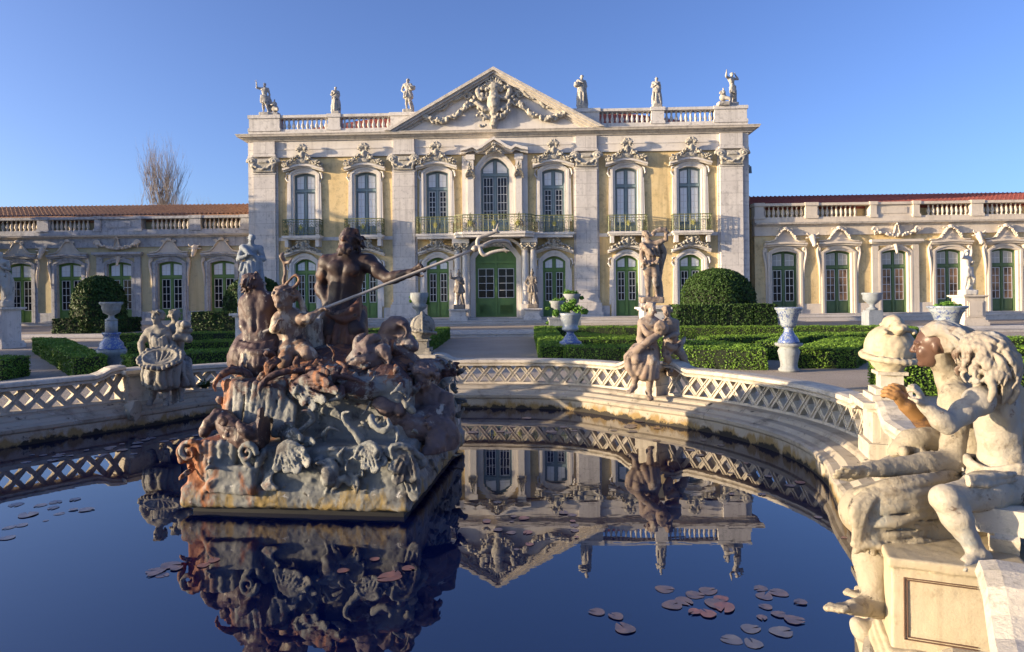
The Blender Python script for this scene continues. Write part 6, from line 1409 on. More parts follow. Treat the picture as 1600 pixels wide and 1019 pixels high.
V, F = S.mesh(); V = FO+V[:, :1]*FX+V[:, 1:2]*FY+V[:, 2:3]*Z3-np.array([FO[0], FO[1]+1.0, 0]); link_mesh('rockwork', np_mesh('rockwork', V, F, True), M['rock'], froot)
mb = MB(Matrix.Translation(Vector(FO)) @ Matrix.Rotation(FA, 4, 'Z')); mb.box(-0.77, 0.77, 0.04, 2.0, -0.3, 0.09); mb.build('footing', flat('wet_recess_shade', (0.02, 0.019, 0.016), 0.5, 0.4, 5), froot)  # inset footing near black: wet stone plus the recess shade in its colour

def W2(zx, zy, Y): return at(260+.2945*zx, 340+.2945*zy, Y)          # measured on an enlargement of the group
# Neptune
A = lambda px, py, Y=5.4: at(px, py, Y)
J = dict(head=A(545, 377, 5.36), neck=A(544, 401), chest=A(541, 428), pelvis=A(535, 480, 5.42), shR=A(511, 412, 5.42), shL=A(576, 411, 5.4), elR=A(501, 449, 5.46), wrR=A(514, 477, 5.36), hdR=A(522, 482, 5.28),
         elL=A(606, 436, 5.30), wrL=A(644, 426, 5.2), hdL=A(660, 417, 5.18), hipR=A(524, 487, 5.42), hipL=A(549, 487, 5.42), knR=A(517, 520, 5.28), knL=A(557, 516, 5.24), anR=A(521, 549, 5.45), anL=A(556, 547, 5.40), toR=A(516, 554, 5.3), toL=A(562, 553, 5.25))
lo, hi = jbox(J, 0.22); S = SDF(lo, hi, 0.0095); H = 1.42
body(S, J, H, 1.10, 1.12, 1.3, headkw=dict(hair=120, seed=3, beard=44, hl=0.30, hr=0.05), face=(-0.25, -0.93, 0.22), lean=(0.05, 0.25, 1), handsp={'L': (0.2, 0.9, 0.5), 'R': (-.3, -.9, .2)}, hand_curl=1.0); S.rough(0.008, 22, 1)
nroot = thing('neptune_statue', 'dark bronze bearded sea god standing on the fountain with outstretched arm', 'statue', tuple(A(538, 552, 5.4))); S.build('figure', M['neptune'], nroot)
S = SDF(A(495, 560, 5.05)-[0, 0, .15], A(585, 462, 5.75), 0.010)
S.folds([A(513, 490, 5.32), A(536, 497, 5.28), A(566, 482, 5.30)], [A(504, 556, 5.30), A(532, 562, 5.22), A(566, 548, 5.22)], 13, .020, .030, .014, (0, -.05, 0), .6, np.array([0, .06, 0]), .035)
S.folds([A(508, 482, 5.40), A(508, 500, 5.5)], [A(500, 556, 5.4), A(505, 556, 5.6)], 5, .03, .04, .015); S.folds([A(566, 480, 5.35), A(570, 485, 5.5)], [A(572, 545, 5.35), A(575, 545, 5.55)], 5, .03, .035, .015)
S.curve([A(508, 484, 5.30), A(530, 492, 5.25), A(552, 484, 5.24), A(574, 462, 5.3)], [.03, .035, .04, .03], .012); S.curve([A(512, 492, 5.28), A(540, 500, 5.22), A(565, 486, 5.25)], [.022, .03, .022], .012); S.curve([A(560, 470, 5.28), A(573, 476, 5.3), A(576, 500, 5.3), A(570, 530, 5.3)], [.02, .03, .035, .03], .012)
S.rough(0.01, 18, 2); S.build('drapery', M['cloth_bronze'], nroot)
# trident
S = SDF(at(725, 425, 5.15)-[.05, .25, .05], at(812, 335, 5.15)+[.05, .2, .1], 0.006); TY = 5.15
T_ = lambda zx, zy, d=0: at(480+.2*zx, 340+.2*zy, TY+d)
S.ell(T_(1312, 243), (.028, .028, .028), .01); S.curve([T_(1290, 250), T_(1340, 232), T_(1385, 222)], [0.0133, 0.0192, 0.0163], .005)
S.curve([T_(1345, 240), T_(1330, 200), T_(1345, 158), T_(1410, 135), T_(1475, 105), T_(1492, 45)], [0.0148, 0.0163, 0.0155, 0.0141, 0.0126, 0.0044], .005); S.curve([T_(1450, 92), T_(1480, 108), T_(1500, 118)], [0.0044, 0.0148, 0.0059], .005)
S.curve([T_(1350, 243, -.03), T_(1362, 275, -.04), T_(1390, 294, -.04), T_(1450, 270, -.05), T_(1530, 255, -.06), T_(1590, 262, -.08)], [0.0148, 0.0163, 0.0148, 0.0133, 0.0118, 0.0044], .005); S.curve([T_(1540, 240, -.06), T_(1552, 258, -.06), T_(1562, 275, -.06)], [0.0044, 0.0133, 0.0044], .005)
S.curve([T_(1370, 225, .04), T_(1440, 190, .05), T_(1510, 182, .06), T_(1570, 190, .07), T_(1600, 232, .08)], [0.0163, 0.0155, 0.0141, 0.0133, 0.0044], .005); S.curve([T_(1515, 200, .06), T_(1512, 183, .06), T_(1530, 170, .06)], [0.0044, 0.0133, 0.0044], .005)
troot = thing('trident', 'long pale trident slanting across the fountain to the green entrance', 'trident', tuple(at(388, 528.5, 5.05))); S.build('tines', M['shaft'], troot)
mb = MB(); a, b_ = at(386, 529, 5.02), at(741, 390, TY); mb.tube([a+(b_-a)*t for t in np.linspace(0, 1, 12)], 0.0125, 10); mb.build('shaft', M['shaft'], troot, True)
# young triton gripping the shaft
J = dict(head=A(443, 468, 5.0), neck=A(448, 487, 5.05), chest=A(452, 506, 5.08), pelvis=A(460, 540, 5.1), shR=A(437, 498, 5.02), shL=A(466, 498, 5.05), elR=A(429, 514, 5.0), wrR=A(431, 512, 4.9), hdR=A(434, 505, 4.9), elL=A(480, 500, 4.98), wrL=A(497, 487, 5.0), hdL=A(510, 480, 5.0),
         hipR=A(453, 543, 5.1), hipL=A(467, 543, 5.1), knR=A(446, 561, 4.9), knL=A(481, 552, 4.92), anR=A(440, 580, 4.92), anL=A(496, 570, 4.95), toR=A(434, 587, 4.82), toL=A(505, 574, 4.85))
lo, hi = jbox(J, 0.2); hi[2] += .3; S = SDF(lo, hi, 0.009)
body(S, J, 1.08, 1.05, 1.42, 1.0, headkw=dict(hair=90, seed=5, hl=0.26, hr=0.045), face=(-0.25, -0.95, -0.12), hand_curl=1.1)
S.curve([A(449, 453, 5.02), A(444, 440, 5.02), A(446, 424, 5.02), A(443, 405, 5.02)], [.022, .015, .011, .015], .008); S.curve([A(444, 408, 5.02), A(440, 400, 5.0), A(444, 394, 5.0)], [.016, .018, .006], .006); S.curve([A(444, 410, 5.02), A(452, 410, 5.0), A(456, 403, 5.0)], [.013, .013, .005], .006)
S.curve([A(445, 448, 5.0), A(452, 438, 4.98), A(462, 430, 4.98), A(468, 438, 4.98), A(458, 450, 4.98), A(446, 452, 4.97)], [.010, .012, .012, .013, .012, .008], .005)
S.curve([A(456, 450, 5.05), A(468, 464, 5.02), A(474, 482, 5.05), A(482, 498, 5.08)], [.018, .022, .024, .018], .008)
for k in range(9): S.ball(A(474+g.uniform(-8, 10), 496+g.uniform(-10, 12), 5.05), .022, .008)
S.folds([A(472, 512, 5.2), A(488, 505, 5.22), A(504, 500, 5.25)], [A(474, 560, 5.16), A(492, 566, 5.16), A(512, 560, 5.2)], 11, .018, .022, .012, jit=.6); S.rough(0.009, 20, 3)
tr = thing('triton_statue', 'smaller bronze boy triton facing us, gripping the trident shaft', 'statue', tuple(A(462, 580, 5.0))); S.build('figure', M['boy_lead'], tr)
# triton seen from behind, fish-tailed
J = dict(head=A(398, 445, 5.15), neck=A(404, 463, 5.15), chest=A(406, 484, 5.15), pelvis=A(406, 525, 5.12), shL=A(385, 473, 5.17), shR=A(427, 470, 5.17), elL=A(382, 504, 5.12), wrL=A(388, 527, 5.05), elR=A(438, 500, 5.25), wrR=A(430, 524, 5.3))
lo, hi = jbox(J, 0.22); lo[2] -= .25; lo[0] -= .1; hi[0] += .1; S = SDF(lo, hi, 0.010)
body(S, J, 1.22, 1.08, 1.15, 1.1, legs=False, headkw=dict(hair=100, seed=8, hl=.22, hr=.042), face=(0.75, 0.5, 0.35), hand_curl=1.1)
S.folds([A(374, 534, 5.02), A(398, 540, 4.95), A(432, 532, 5.02)], [A(366, 575, 5.0), A(395, 590, 4.9), A(432, 582, 4.98)], 16, .018, .026, .012, (0, -.05, 0), .7, np.array([0, .12, 0]), .07)
S.curve([A(366, 540, 5.05), A(385, 548, 4.93), A(410, 552, 4.9), A(432, 545, 4.98)], [.018, .026, .026, .018], .006); S.curve([A(368, 560, 5.0), A(390, 570, 4.9), A(420, 572, 4.88)], [.018, .024, .018], .006)
S.ell(A(400, 560, 5.2), (.22, .2, .2), .05); S.rough(0.012, 18, 4)
tr = thing('triton_statue', 'dark bronze triton turning its bare back to us, left of the sea god', 'statue', tuple(A(400, 588, 5.05))); S.build('figure', M['train'], tr)
# sea dog, gaping fish, dolphin, lion mermaid
S = SDF(A(545, 600, 5.0)-[.1, .2, .1], A(668, 490, 5.9)+[.1, 0, .1], 0.010)
S.curve([A(598, 585, 5.3), A(604, 560, 5.25), A(610, 530, 5.25), A(617, 512, 5.22), A(628, 512, 5.15), A(632, 524, 5.1)], [.17, .14, .10, .085, .06, .04], .03)
S.curve([A(610, 508, 5.25), A(617, 503, 5.22), A(628, 505, 5.18), A(632, 516, 5.12)], [.03, .035, .035, .03], .02); S.ball(A(624, 519, 5.08), .05, .02, True)
S.curve([A(634, 532, 5.15), A(640, 538, 5.1), A(650, 543, 5.1)], [.06, .05, .03], .02)
S.curve([A(620, 545, 5.15), A(640, 560, 5.1), A(646, 585, 5.1)], [.07, .05, .035], .02)
for i in range(26): S.curve([A(600+g.uniform(-14, 26), 530+g.uniform(0, 50), 5.12), A(606+g.uniform(-14, 30), 545+g.uniform(0, 45), 5.08)], [.02, .012], .012)
S.rough(0.014, 18, 5); S.rough(0.008, 45, 9)
tr = thing('sea_dog_statue', 'dark carved sea dog rearing beside the sea god, right of the gaping fish', 'statue', tuple(A(612, 590, 5.3))); S.build('figure', M['mermaid_lead'], tr)
S = SDF(A(535, 600, 4.8)-[.05, .2, .05], A(622, 510, 5.5)+[.05, 0, .1], 0.009)
S.curve([A(605, 578, 5.1), A(588, 562, 5.0), A(572, 560, 4.93), A(555, 568, 4.9)], [.13, .125, .11, .065], .03); S.curve([A(572, 580, 4.92), A(560, 580, 4.88), A(551, 576, 4.86)], [.06, .05, .03], .015); S.cone(A(566, 572, 4.80), A(548, 571, 4.80), .02, .02, .012, True)
for s in (0, 16): S.ball(A(564+s, 554-s*.1, 4.86), .030, .008); S.ball(A(564+s, 554-s*.1, 4.835), .012, .004, True)
S.curve([A(560, 548, 4.9), A(572, 536, 4.9), A(584, 528, 4.92), A(594, 530, 4.92)], [.035, .04, .035, .014], .012); S.curve([A(556, 545, 4.93), A(560, 530, 4.93), A(570, 522, 4.95)], [.025, .025, .01], .012); S.curve([A(585, 550, 4.9), A(598, 548, 4.88), A(610, 560, 4.88), A(606, 575, 4.9)], [.03, .05, .05, .02], .015)
for k in range(8): S.curve([A(540+k*1.5, 560+k*3.5, 5.0), A(530+k*4, 568+k*4, 4.95), A(528+k*6, 580+k*2, 4.93)], [.03, .034, .02], .012)
S.rough(0.012, 20, 6); S.rough(0.008, 45, 9)
tr = thing('fish_statue', 'carved fish with gaping pale mouth and bulging eyes at the sea god feet', 'statue', tuple(A(580, 590, 5.0))); S.build('figure', M['mermaid_lead'], tr)
S = SDF(at(305, 705, 4.4)-[.05, .2, .05], at(450, 620, 5.1)+[.05, 0, .1], 0.009); D = lambda zx, zy, Y: at(260+.3*zx, 540+.3*zy, Y)
S.curve([D(540, 440, 4.50), D(480, 470, 4.50), D(410, 480, 4.50), D(340, 440, 4.55), D(295, 380, 4.62), D(260, 360, 4.62)], [.10, .095, .085, .075, .06, .04], .02); S.ell(D(545, 425, 4.44), (.10, .09, .09), .03); S.curve([D(570, 470, 4.40), D(545, 490, 4.36), D(510, 480, 4.36)], [.05, .045, .03], .015)
for s in (0, 45): S.ball(D(505+s, 430+s*.25, 4.36), .026, .006); S.ball(D(505+s, 430+s*.25, 4.338), .010, .004, True)
S.curve([D(270, 365, 4.6), D(235, 400, 4.58), D(195, 450, 4.56), D(180, 440, 4.56)], [.035, .045, .035, .012], .012); S.curve([D(275, 360, 4.62), D(300, 400, 4.56), D(330, 470, 4.5), D(360, 500, 4.48)], [.03, .03, .03, .015], .012)
S.curve([D(480, 390, 4.45), D(510, 350, 4.45), D(560, 370, 4.42), D(590, 400, 4.44)], [.02, .04, .04, .02], .012); S.curve([D(440, 470, 4.40), D(400, 440, 4.38), D(380, 400, 4.42)], [.03, .035, .015], .012)
for k in range(24): t = k/23; S.ball(D(300+210*t, 395+60*math.sin(t*3), 4.5)+np.array([0, -.06, g.uniform(-.05, .05)]), .018, .008)
S.rough(0.012, 20, 7); S.rough(0.008, 45, 9)
tr = thing('dolphin_statue', 'carved dolphin with curled tail crawling over the left of the fountain base', 'statue', tuple(D(400, 500, 4.6))); S.build('figure', M['train'], tr)
S = SDF(at(575, 705, 4.6)-[0, .3, .05], at(725, 552, 5.6)+[.1, 0, .1], 0.0095)
J = dict(head=D(1338, 165, 4.95), neck=D(1345, 215, 5.0), chest=D(1370, 275, 5.02), pelvis=D(1410, 385, 5.0), shR=D(1305, 255, 5.0), shL=D(1430, 262, 5.05), elR=D(1285, 320, 4.95), wrR=D(1300, 380, 4.85), elL=D(1475, 330, 5.1), wrL=D(1480, 400, 5.0))
body(S, J, 1.05, 1.0, 1.6, 0.9, legs=False, headkw=dict(hair=110, seed=4, hl=.28, hr=.055), face=(-0.05, -1, 0.1))
S.curve([D(1400, 390, 4.95), D(1330, 425, 4.85), D(1260, 415, 4.78), D(1200, 370, 4.74), D(1175, 320, 4.72)], [.14, .12, .095, .075, .055], .03); S.curve([D(1185, 325, 4.70), D(1140, 325, 4.66), D(1085, 308, 4.64)], [.05, .055, .022], .015); S.curve([D(1180, 320, 4.70), D(1120, 295, 4.68), D(1090, 300, 4.66)], [.04, .045, .02], .015); S.curve([D(1200, 310, 4.70), D(1215, 345, 4.66)], [.05, .04], .015)
S.folds([D(1440, 260, 5.0), D(1480, 270, 5.0)], [D(1420, 420, 4.88), D(1490, 420, 4.95)], 6, .03, .03, .014); S.curve([D(1430, 430, 4.85), D(1470, 470, 4.85), D(1440, 540, 4.8), D(1380, 560, 4.75)], [.09, .08, .07, .04], .02)
S.curve([D(1400, 440, 4.85), D(1400, 520, 4.72), D(1340, 580, 4.65)], [.08, .07, .03], .02)
for k in range(30): t = k/29; S.ball(D(1230+150*t, 400+10*math.sin(t*5), 4.80)+np.array([0, -.07, g.uniform(-.06, .06)]), .017, .008)
S.rough(0.012, 20, 8); S.rough(0.008, 45, 9)
tr = thing('mermaid_statue', 'dark maned sea creature with scaly fish tail on the right flank of the fountain', 'statue', tuple(D(1380, 520, 4.9))); S.build('figure', M['mermaid_lead'], tr)

# ------------------------------------------------------------------ near group on the right: seated woman and child
M['skin_near'] = stained('weathered_figure_stone', ((0.34, 0.305, 0.245), (0.43, 0.39, 0.32)), [((0.23, 0.195, 0.14), 7, 0.55, 0.14), ((0.25, 0.275, 0.29), 3.0, 0.54, 0.16), ((0.17, 0.12, 0.09), 11, 0.62, 0.05), ((0.09, 0.065, 0.05), 6.5, 0.635, 0.035), ((0.46, 0.36, 0.22), 2.5, 0.57, 0.15)], 0.75, 0.9, 5)
M['woman_near'] = stained('worn_cream_stone', ((0.29, 0.25, 0.18), (0.38, 0.335, 0.255)), [((0.17, 0.135, 0.09), 9, 0.55, 0.12), ((0.33, 0.23, 0.11), 2.5, 0.58, 0.12), ((0.06, 0.05, 0.04), 18, 0.62, 0.06), ((0.24, 0.24, 0.215), 4, 0.57, 0.12)], 0.8, 1.0, 5)
M['bronze_face'] = stained('polished_bronze', ((0.085, 0.047, 0.033), (0.125, 0.070, 0.05)), [((0.17, 0.10, 0.062), 5, 0.58, 0.14), ((0.36, 0.30, 0.23), 9, 0.71, 0.04)], 0.36, 0.15)
M['orange_arm'] = stained('rusty_lead', ((0.26, 0.13, 0.045), (0.33, 0.19, 0.08)), [((0.10, 0.06, 0.045), 6, 0.56, 0.08)], 0.6, 0.4)
M['hair_near'] = stained('matted_hair_stone', ((0.25, 0.21, 0.16), (0.36, 0.32, 0.26)), [((0.13, 0.085, 0.06), 8, 0.56, 0.08), ((0.27, 0.285, 0.29), 3, 0.55, 0.1)], 0.8, 0.6, 6)
A = lambda px, py, Y=2.5: at(px, py, Y)
# pedestal block
P0, P1 = np.array([1.335, 2.27]), np.array([1.72, 2.12]); pd_ = unit(P1-P0); pn_ = np.array([-pd_[1], pd_[0]]); PW = float(np.linalg.norm(P1-P0))
XN = Matrix(((pd_[0], pn_[0], 0, P0[0]), (pd_[1], pn_[1], 0, P0[1]), (0, 0, 1, 0), (0, 0, 0, 1)))
root = thing('figure_pedestal', 'cream stone pedestal with a sunk panel under the near child foot', 'pedestal', (1.5, 2.35, 0.2))
BN = (np.array([pd_[0], pd_[1], 0]), np.array([pn_[0], pn_[1], 0]), Z3)
LN = lambda a, b, z: np.array([P0[0]+pd_[0]*a+pn_[0]*b, P0[1]+pd_[1]*a+pn_[1]*b, z])
S = SDF(LN(0, 0, .1)-[.1, .25, 0], LN(.2, .3, .62)+[.5, .5, 0], 0.0065); S.box(LN(PW/2, .28, .37), (PW/2, .28, .17), .007, 0, BN); S.box(LN(PW/2, .28, .553), (PW/2+.011, .29, .017), .006, 0, BN)
S.rough(.0025, 30, 3); S.rough(.003, 9, 4); S.build('block', M['cream_stone'], root)
mb = MB(XN)
for o, zt in ((0.05, 0), (0.041, 0)):
    a, b, c, d = o, 0.255, 0.20+o+0.045, 0.535-o*0.75
    mb.box(a-0.003, a, -0.006, 0.002, c, d); mb.box(a, b, -0.006, 0.002, c, c+0.003); mb.box(a, b, -0.006, 0.002, d-0.003, d)
mb.build('panel_line', flat('brown_groove', (0.13, 0.07, 0.045), 0.9, 0.3, 8), root)
S = SDF(LN(0, 0, -.1)-[.15, .3, 0], LN(.2, .3, .27)+[.55, .5, .03], 0.008); S.box(LN(PW/2, .27, .06), (PW/2+.05, .33, .155), .012, 0, BN); S.box(LN(PW/2, .27, .222), (PW/2+.033, .31, .012), .006, 0, BN); S.box(LN(PW/2, .27, .240), (PW/2+.018, .295, .012), .006, 0, BN); S.rough(.005, 20, 4); S.build('base_moulding', M['cream_stone'], root)

# the seated woman (her bronze face turned to the left)
J = dict(head=A(1461, 541, 2.78), neck=A(1487, 592, 2.82), chest=A(1508, 640, 2.84), pelvis=A(1532, 742, 2.86), shL=A(1497, 628, 2.70), shR=A(1500, 622, 2.98), elL=A(1486, 722, 2.58), wrL=A(1353, 734, 2.47), hdL=A(1318, 740, 2.44), elR=A(1462, 670, 3.02), wrR=A(1416, 634, 2.96), hdR=A(1404, 620, 2.95))
lo, hi = jbox(J, 0.22); S = SDF(lo, hi, 0.0062); H = 1.36
body(S, J, H, 1.0, 0.80, 0.6, legs=False, arms='', headkw=dict(hair=0), face=(-0.80, 0.58, -0.02), lean=(-0.12, 0.0, 1))
S.chain([J['shL'], J['elL']], [.050, .046], .02); S.chain([J['elL'], J['elL']*.7+J['wrL']*.3, J['wrL']], [.046, .046, .029], .02)
hand(S, J['wrL'], J['hdL']-J['wrL'], np.array([0.35, -0.75, -0.55]), H*1.0, 0.12, 0.07, -1)
# cloth on the breast and shoulder
S.folds([A(1508, 596, 2.80), A(1482, 606, 2.72), A(1466, 630, 2.74)], [A(1520, 640, 2.74), A(1496, 660, 2.70), A(1470, 655, 2.72)], 7, .016, .018, .010)
S.rough(0.005, 26, 1); S.rough(.0025, 75, 7)
wroot = thing('woman_statue', 'life size stone woman seated on the near rim with bronze face and outstretched palm', 'statue', tuple(A(1500, 860, 2.7))); S.build('figure', M['woman_near'], wroot)
# bronze mask laid over the face, and hair, as parts
S = SDF(J['head']-[.16, .16, .16], J['head']+[.16, .16, .16], 0.0042); f_ = unit((-0.80, 0.58, -0.02)); u_ = unit((-0.12, 0, 1))
head(S, J['head']+f_*0.004, f_, u_, H, 1.02, hair=0)
hh = .135*H; r_ = np.cross(f_, u_); S.box(J['head']-f_*0.62*hh, (0.5*hh, 0.40*hh, 0.9*hh), 0.01, 0.01, (r_, f_, u_), cut=True); S.build('bronze_mask', M['bronze_face'], wroot)
S = SDF(J['head']-[.14, .2, .2], J['head']+[.3, .25, .22], 0.005); g = random.Random(6)
for i in range(120):
    t = g.random(); a = g.uniform(-1.2, 1.2); c0 = J['head']+f_*(0.24-0.1*abs(a))*hh+r_*a*0.28*hh+u_*(0.42-0.10*a*a)*hh
    c1 = c0-f_*g.uniform(.3, .5)*hh+u_*g.uniform(0.0, .16)*hh; c2 = c1-f_*g.uniform(.2, .5)*hh-u_*g.uniform(.1, .7)*hh+r_*a*0.1*hh; c3 = c2-u_*g.uniform(.2, .5)*hh-f_*g.uniform(-.1, .2)*hh
    S.curve([c0, c1, c2, c3], [.005, .0085, .009, .004], .003, 4)
S.ell(J['head']-f_*.22*hh+u_*.15*hh, (.31*hh, .36*hh, .33*hh), .02, (r_, f_, u_)); S.rough(.006, 40, 2); S.build('hair', M['hair_near'], wroot)
S = SDF(np.minimum(J['elR'], J['wrR'])-.12, np.maximum(J['elR'], J['shR'])+.12, 0.006); S.chain([J['shR'], J['elR']], [.05, .046], .02); S.chain([J['elR'], J['elR']*.6+J['wrR']*.4, J['wrR']], [.046, .046, .034], .02); hand(S, J['wrR'], J['hdR']-J['wrR'], np.array([0.2, -0.9, 0.3]), H*1.15, 1.25, 0.2, 1); S.build('raised_arm', M['orange_arm'], wroot)
# skirt over the knees, legs hanging above the water
S = SDF(np.array([1.05, 2.0, 0.0]), np.array([2.35, 3.0, 0.86]), 0.0075); hip = A(1530, 765, 2.78); kn = A(1352, 800, 2.56); g = random.Random(8)
S.cone(hip, kn, .145, .098, .03); S.cone(A(1515, 826, 2.545), A(1400, 824, 2.485), .085, .075, .03); S.cone(A(1545, 770, 2.95), A(1392, 785, 2.86), .13, .09, .03)
random.seed(5)
for i in range(19):                                   # long folds from hip to knee
    t = i/18; a0 = A(1504-8*t, 736+126*t, 2.58-.06*math.sin(t*3.1)); a1 = A(1450-6*t, 746+104*t+7*math.sin(i*2.1), 2.46-.05*math.sin(t*3.1)); a2 = A(1395, 754+94*t+5*math.sin(i*1.3), 2.42-.04*math.sin(t*3.1)); a3 = A(1340+9*math.sin(i), 772+74*t, 2.45-.03*math.sin(t*3.1))
    r = random.choice((.008, .012, .018)); S.curve([a0, a1, a2, a3], [r*.7, r, r*1.1, r*.8], .002, 6)
for i in range(14):                                   # cloth gathered over the knee and hanging
    t = i/13; S.curve([A(1392-44*t, 756+12*t, 2.42), A(1344-8*t+8*math.sin(i*1.7), 796, 2.38+.03*t), A(1334+66*t, 850+12*math.sin(i*2.3)+6*t, 2.41)], [.007, .012+.005*(i % 2), .012], .002, 6)
S.curve([A(1336, 862, 2.42), A(1352, 850, 2.40), A(1400, 856, 2.39), A(1440, 846, 2.40), A(1490, 850, 2.44)], [.010, .014, .012, .013, .01], .004)
S.folds([A(1500, 800, 2.5), A(1560, 800, 2.5)], [A(1510, 868, 2.42), A(1600, 880, 2.5)], 12, .012, .016, .01, jit=.6, back=np.array([0, .12, 0]), rb=.06)
S.rough(.005, 24, 3); S.rough(.0025, 70, 7); S.build('skirt', M['woman_near'], wroot)
S = SDF(A(1270, 1010, 2.45)-[.05, .3, .05], A(1420, 800, 2.75)+[.1, .1, .05], 0.006)
k1, an, to = A(1362, 836, 2.52), A(1364, 940, 2.42), A(1296, 938, 2.32); S.chain([k1, k1*.62+an*.38, an], [.062, .066, .040], .02); foot(S, k1, an, to, 1.35)
k2, a2, t2 = A(1384, 815, 2.78), A(1368, 925, 2.72), A(1328, 915, 2.66); S.chain([k2, k2*.62+a2*.38, a2], [.06, .062, .038], .02); foot(S, k2, a2, t2, 1.2)
S.rough(.005, 28, 4); S.rough(.0025, 75, 7); S.build('legs', M['woman_near'], wroot)
# bracket under the foot
S = SDF(A(1300, 1010, 2.40)-[.05, .2, .1], A(1400, 930, 2.6)+[.05, .1, .05], 0.007)
S.curve([A(1338, 975, 2.50), A(1352, 986, 2.50), A(1375, 986, 2.50), A(1395, 975, 2.52)], [.022, .035, .042, .042], .02)
S.rough(.01, 18, 3); o = S.build('bracket', M['kerb'], None); tag(o, 'shell shaped stone bracket under the dangling stone foot', 'bracket')
# sea catch piled behind her arm
S = SDF(A(1365, 780, 2.9)-.1, A(1475, 690, 3.1)+.12, 0.008); g = random.Random(3)
S.ell(A(1425, 735, 2.95), (.16, .13, .07), .03); S.curve([A(1385, 728, 2.78), A(1410, 716, 2.76), A(1440, 718, 2.76), A(1452, 732, 2.78)], [.02, .034, .034, .02], .01); S.curve([A(1398, 706, 2.9), A(1425, 690, 2.9), A(1455, 686, 2.92), A(1466, 696, 2.92)], [.03, .05, .045, .02], .02)
for k in range(22): S.ball(A(g.uniform(1390, 1465), g.uniform(705, 745), 2.84), g.uniform(.015, .028), .01)
S.rough(.008, 26, 5); o = S.build('sea_catch', M['woman_near'], None); tag(o, 'carved heap of shells and fish behind the outstretched stone forearm', 'carving')
# the child seen from behind
J = dict(head=A(1538, 556, 2.42), neck=A(1550, 602, 2.46), chest=A(1560, 646, 2.48), pelvis=A(1568, 730, 2.50), shL=A(1528, 628, 2.37), shR=A(1588, 628, 2.58), elL=A(1480, 664, 2.30), wrL=A(1442, 632, 2.30), hdL=A(1434, 606, 2.29), elR=A(1612, 690, 2.62), wrR=A(1570, 716, 2.70),
         hipL=A(1575, 762, 2.44), hipR=A(1600, 768, 2.58), knL=A(1478, 780, 2.28), anL=A(1526, 864, 2.26), toL=A(1482, 872, 2.20), knR=A(1650, 800, 2.42), anR=A(1640, 890, 2.5), toR=A(1600, 900, 2.44))
lo, hi = jbox(J, 0.16); S = SDF(lo, hi, 0.006); H = 1.02
body(S, J, H, 1.02, 1.18, 0.85, headkw=dict(hair=0), face=(-0.5, 0.86, 0.02), lean=(-0.1, 0, 1), handsp={'L': (0.7, -0.6, 0.2), 'R': (0, 0, 1)}, hand_curl=1.15)
S.rough(.0045, 22, 6); S.rough(.0022, 75, 7)
croot = thing('child_statue', 'pale nude stone child with raised fist, kneeling on the near pedestal, back towards us', 'statue', tuple(A(1520, 872, 2.35))); S.build('figure', M['skin_near'], croot)
S = SDF(J['head']-[.19, .19, .24], J['head']+[.19, .19, .19], 0.0042); g = random.Random(12); c = J['head']; f_ = unit((-0.5, .86, 0)); r_ = np.cross(f_, Z3)
S.ell(c+np.array([.005, 0, .008]), (.083, .092, .089), .02, (r_, f_, Z3))
for i in range(300):
    a = g.uniform(0, 2*PI); e = g.uniform(-.35, 1.35); d = np.array([math.cos(a)*math.cos(e), math.sin(a)*math.cos(e), math.sin(e)])
    if d@f_ > .55 and e < .7: continue
    p0 = c+d*np.array([.086, .092, .094]); tg = unit(np.cross(d, Z3)+1e-6); dn = unit(-Z3+d*0.2); L = g.uniform(.03, .08); sw = g.uniform(-.4, .4)
    p1 = p0+(dn*.5+tg*sw)*L+d*.012; p2 = p0+(dn+tg*sw*.4)*L+d*.006; S.curve([p0, p1, p2], [.005, .0085, .004], .002, 4)
    if g.random() < .3: S.spiral(p2, (tg, d, Z3), .016, 1.2, .006, .004, .002, 10)
for i in range(16): q = c+np.array([g.uniform(-.05, .07), g.uniform(-.1, .02), -.07]); S.curve([q, q+np.array([g.uniform(-.03, .03), -.01, -.05]), q+np.array([g.uniform(-.04, .04), 0, -.10])], [.012, .013, .006], .006, 4)
S.rough(.005, 44, 7); S.build('hair', M['hair_near'], croot)
S = SDF(J['pelvis']-[.30, .32, .14], J['pelvis']+[.28, .25, .14], 0.006); g = random.Random(2)
R = lambda a, z, k=1.0: J['pelvis']+np.array([.125*k*math.cos(a), .105*k*math.sin(a), z+.012*math.sin(3*a)])
for k in range(6): S.chain([R(a, .02-.016*k, 1.0+.03*math.sin(k*2)) for a in np.linspace(0, 2*PI, 26)], [.009+.005*abs(math.sin(a*2.5+k)) for a in np.linspace(0, 2*PI, 26)], .003)
S.curve([A(1490, 738, 2.30), A(1500, 752, 2.28), A(1540, 756, 2.30), A(1585, 748, 2.36)], [.012, .015, .014, .012], .004); S.curve([A(1494, 743, 2.30), A(1520, 748, 2.29), A(1585, 740, 2.35)], [.010, .014, .012], .004); S.curve([A(1487, 735, 2.31), A(1492, 728, 2.31), A(1505, 734, 2.31)], [.010, .013, .007], .006)
S.rough(.005, 26, 8); S.build('loincloth', M['skin_near'], croot)
S = SDF(A(1500, 910, 2.5)-[.02, .3, .1], A(1700, 835, 2.9)+[.05, .05, .08], 0.01); S.box(A(1600, 895, 2.62), (.26, .2, .07), .04, .03); S.ell(A(1575, 870, 2.6), (.2, .14, .08), .05); S.rough(.02, 10, 9); o = S.build('rock_seat', M['woman_near'], None); tag(o, 'low carved stone seat under the near child and woman', 'carving')

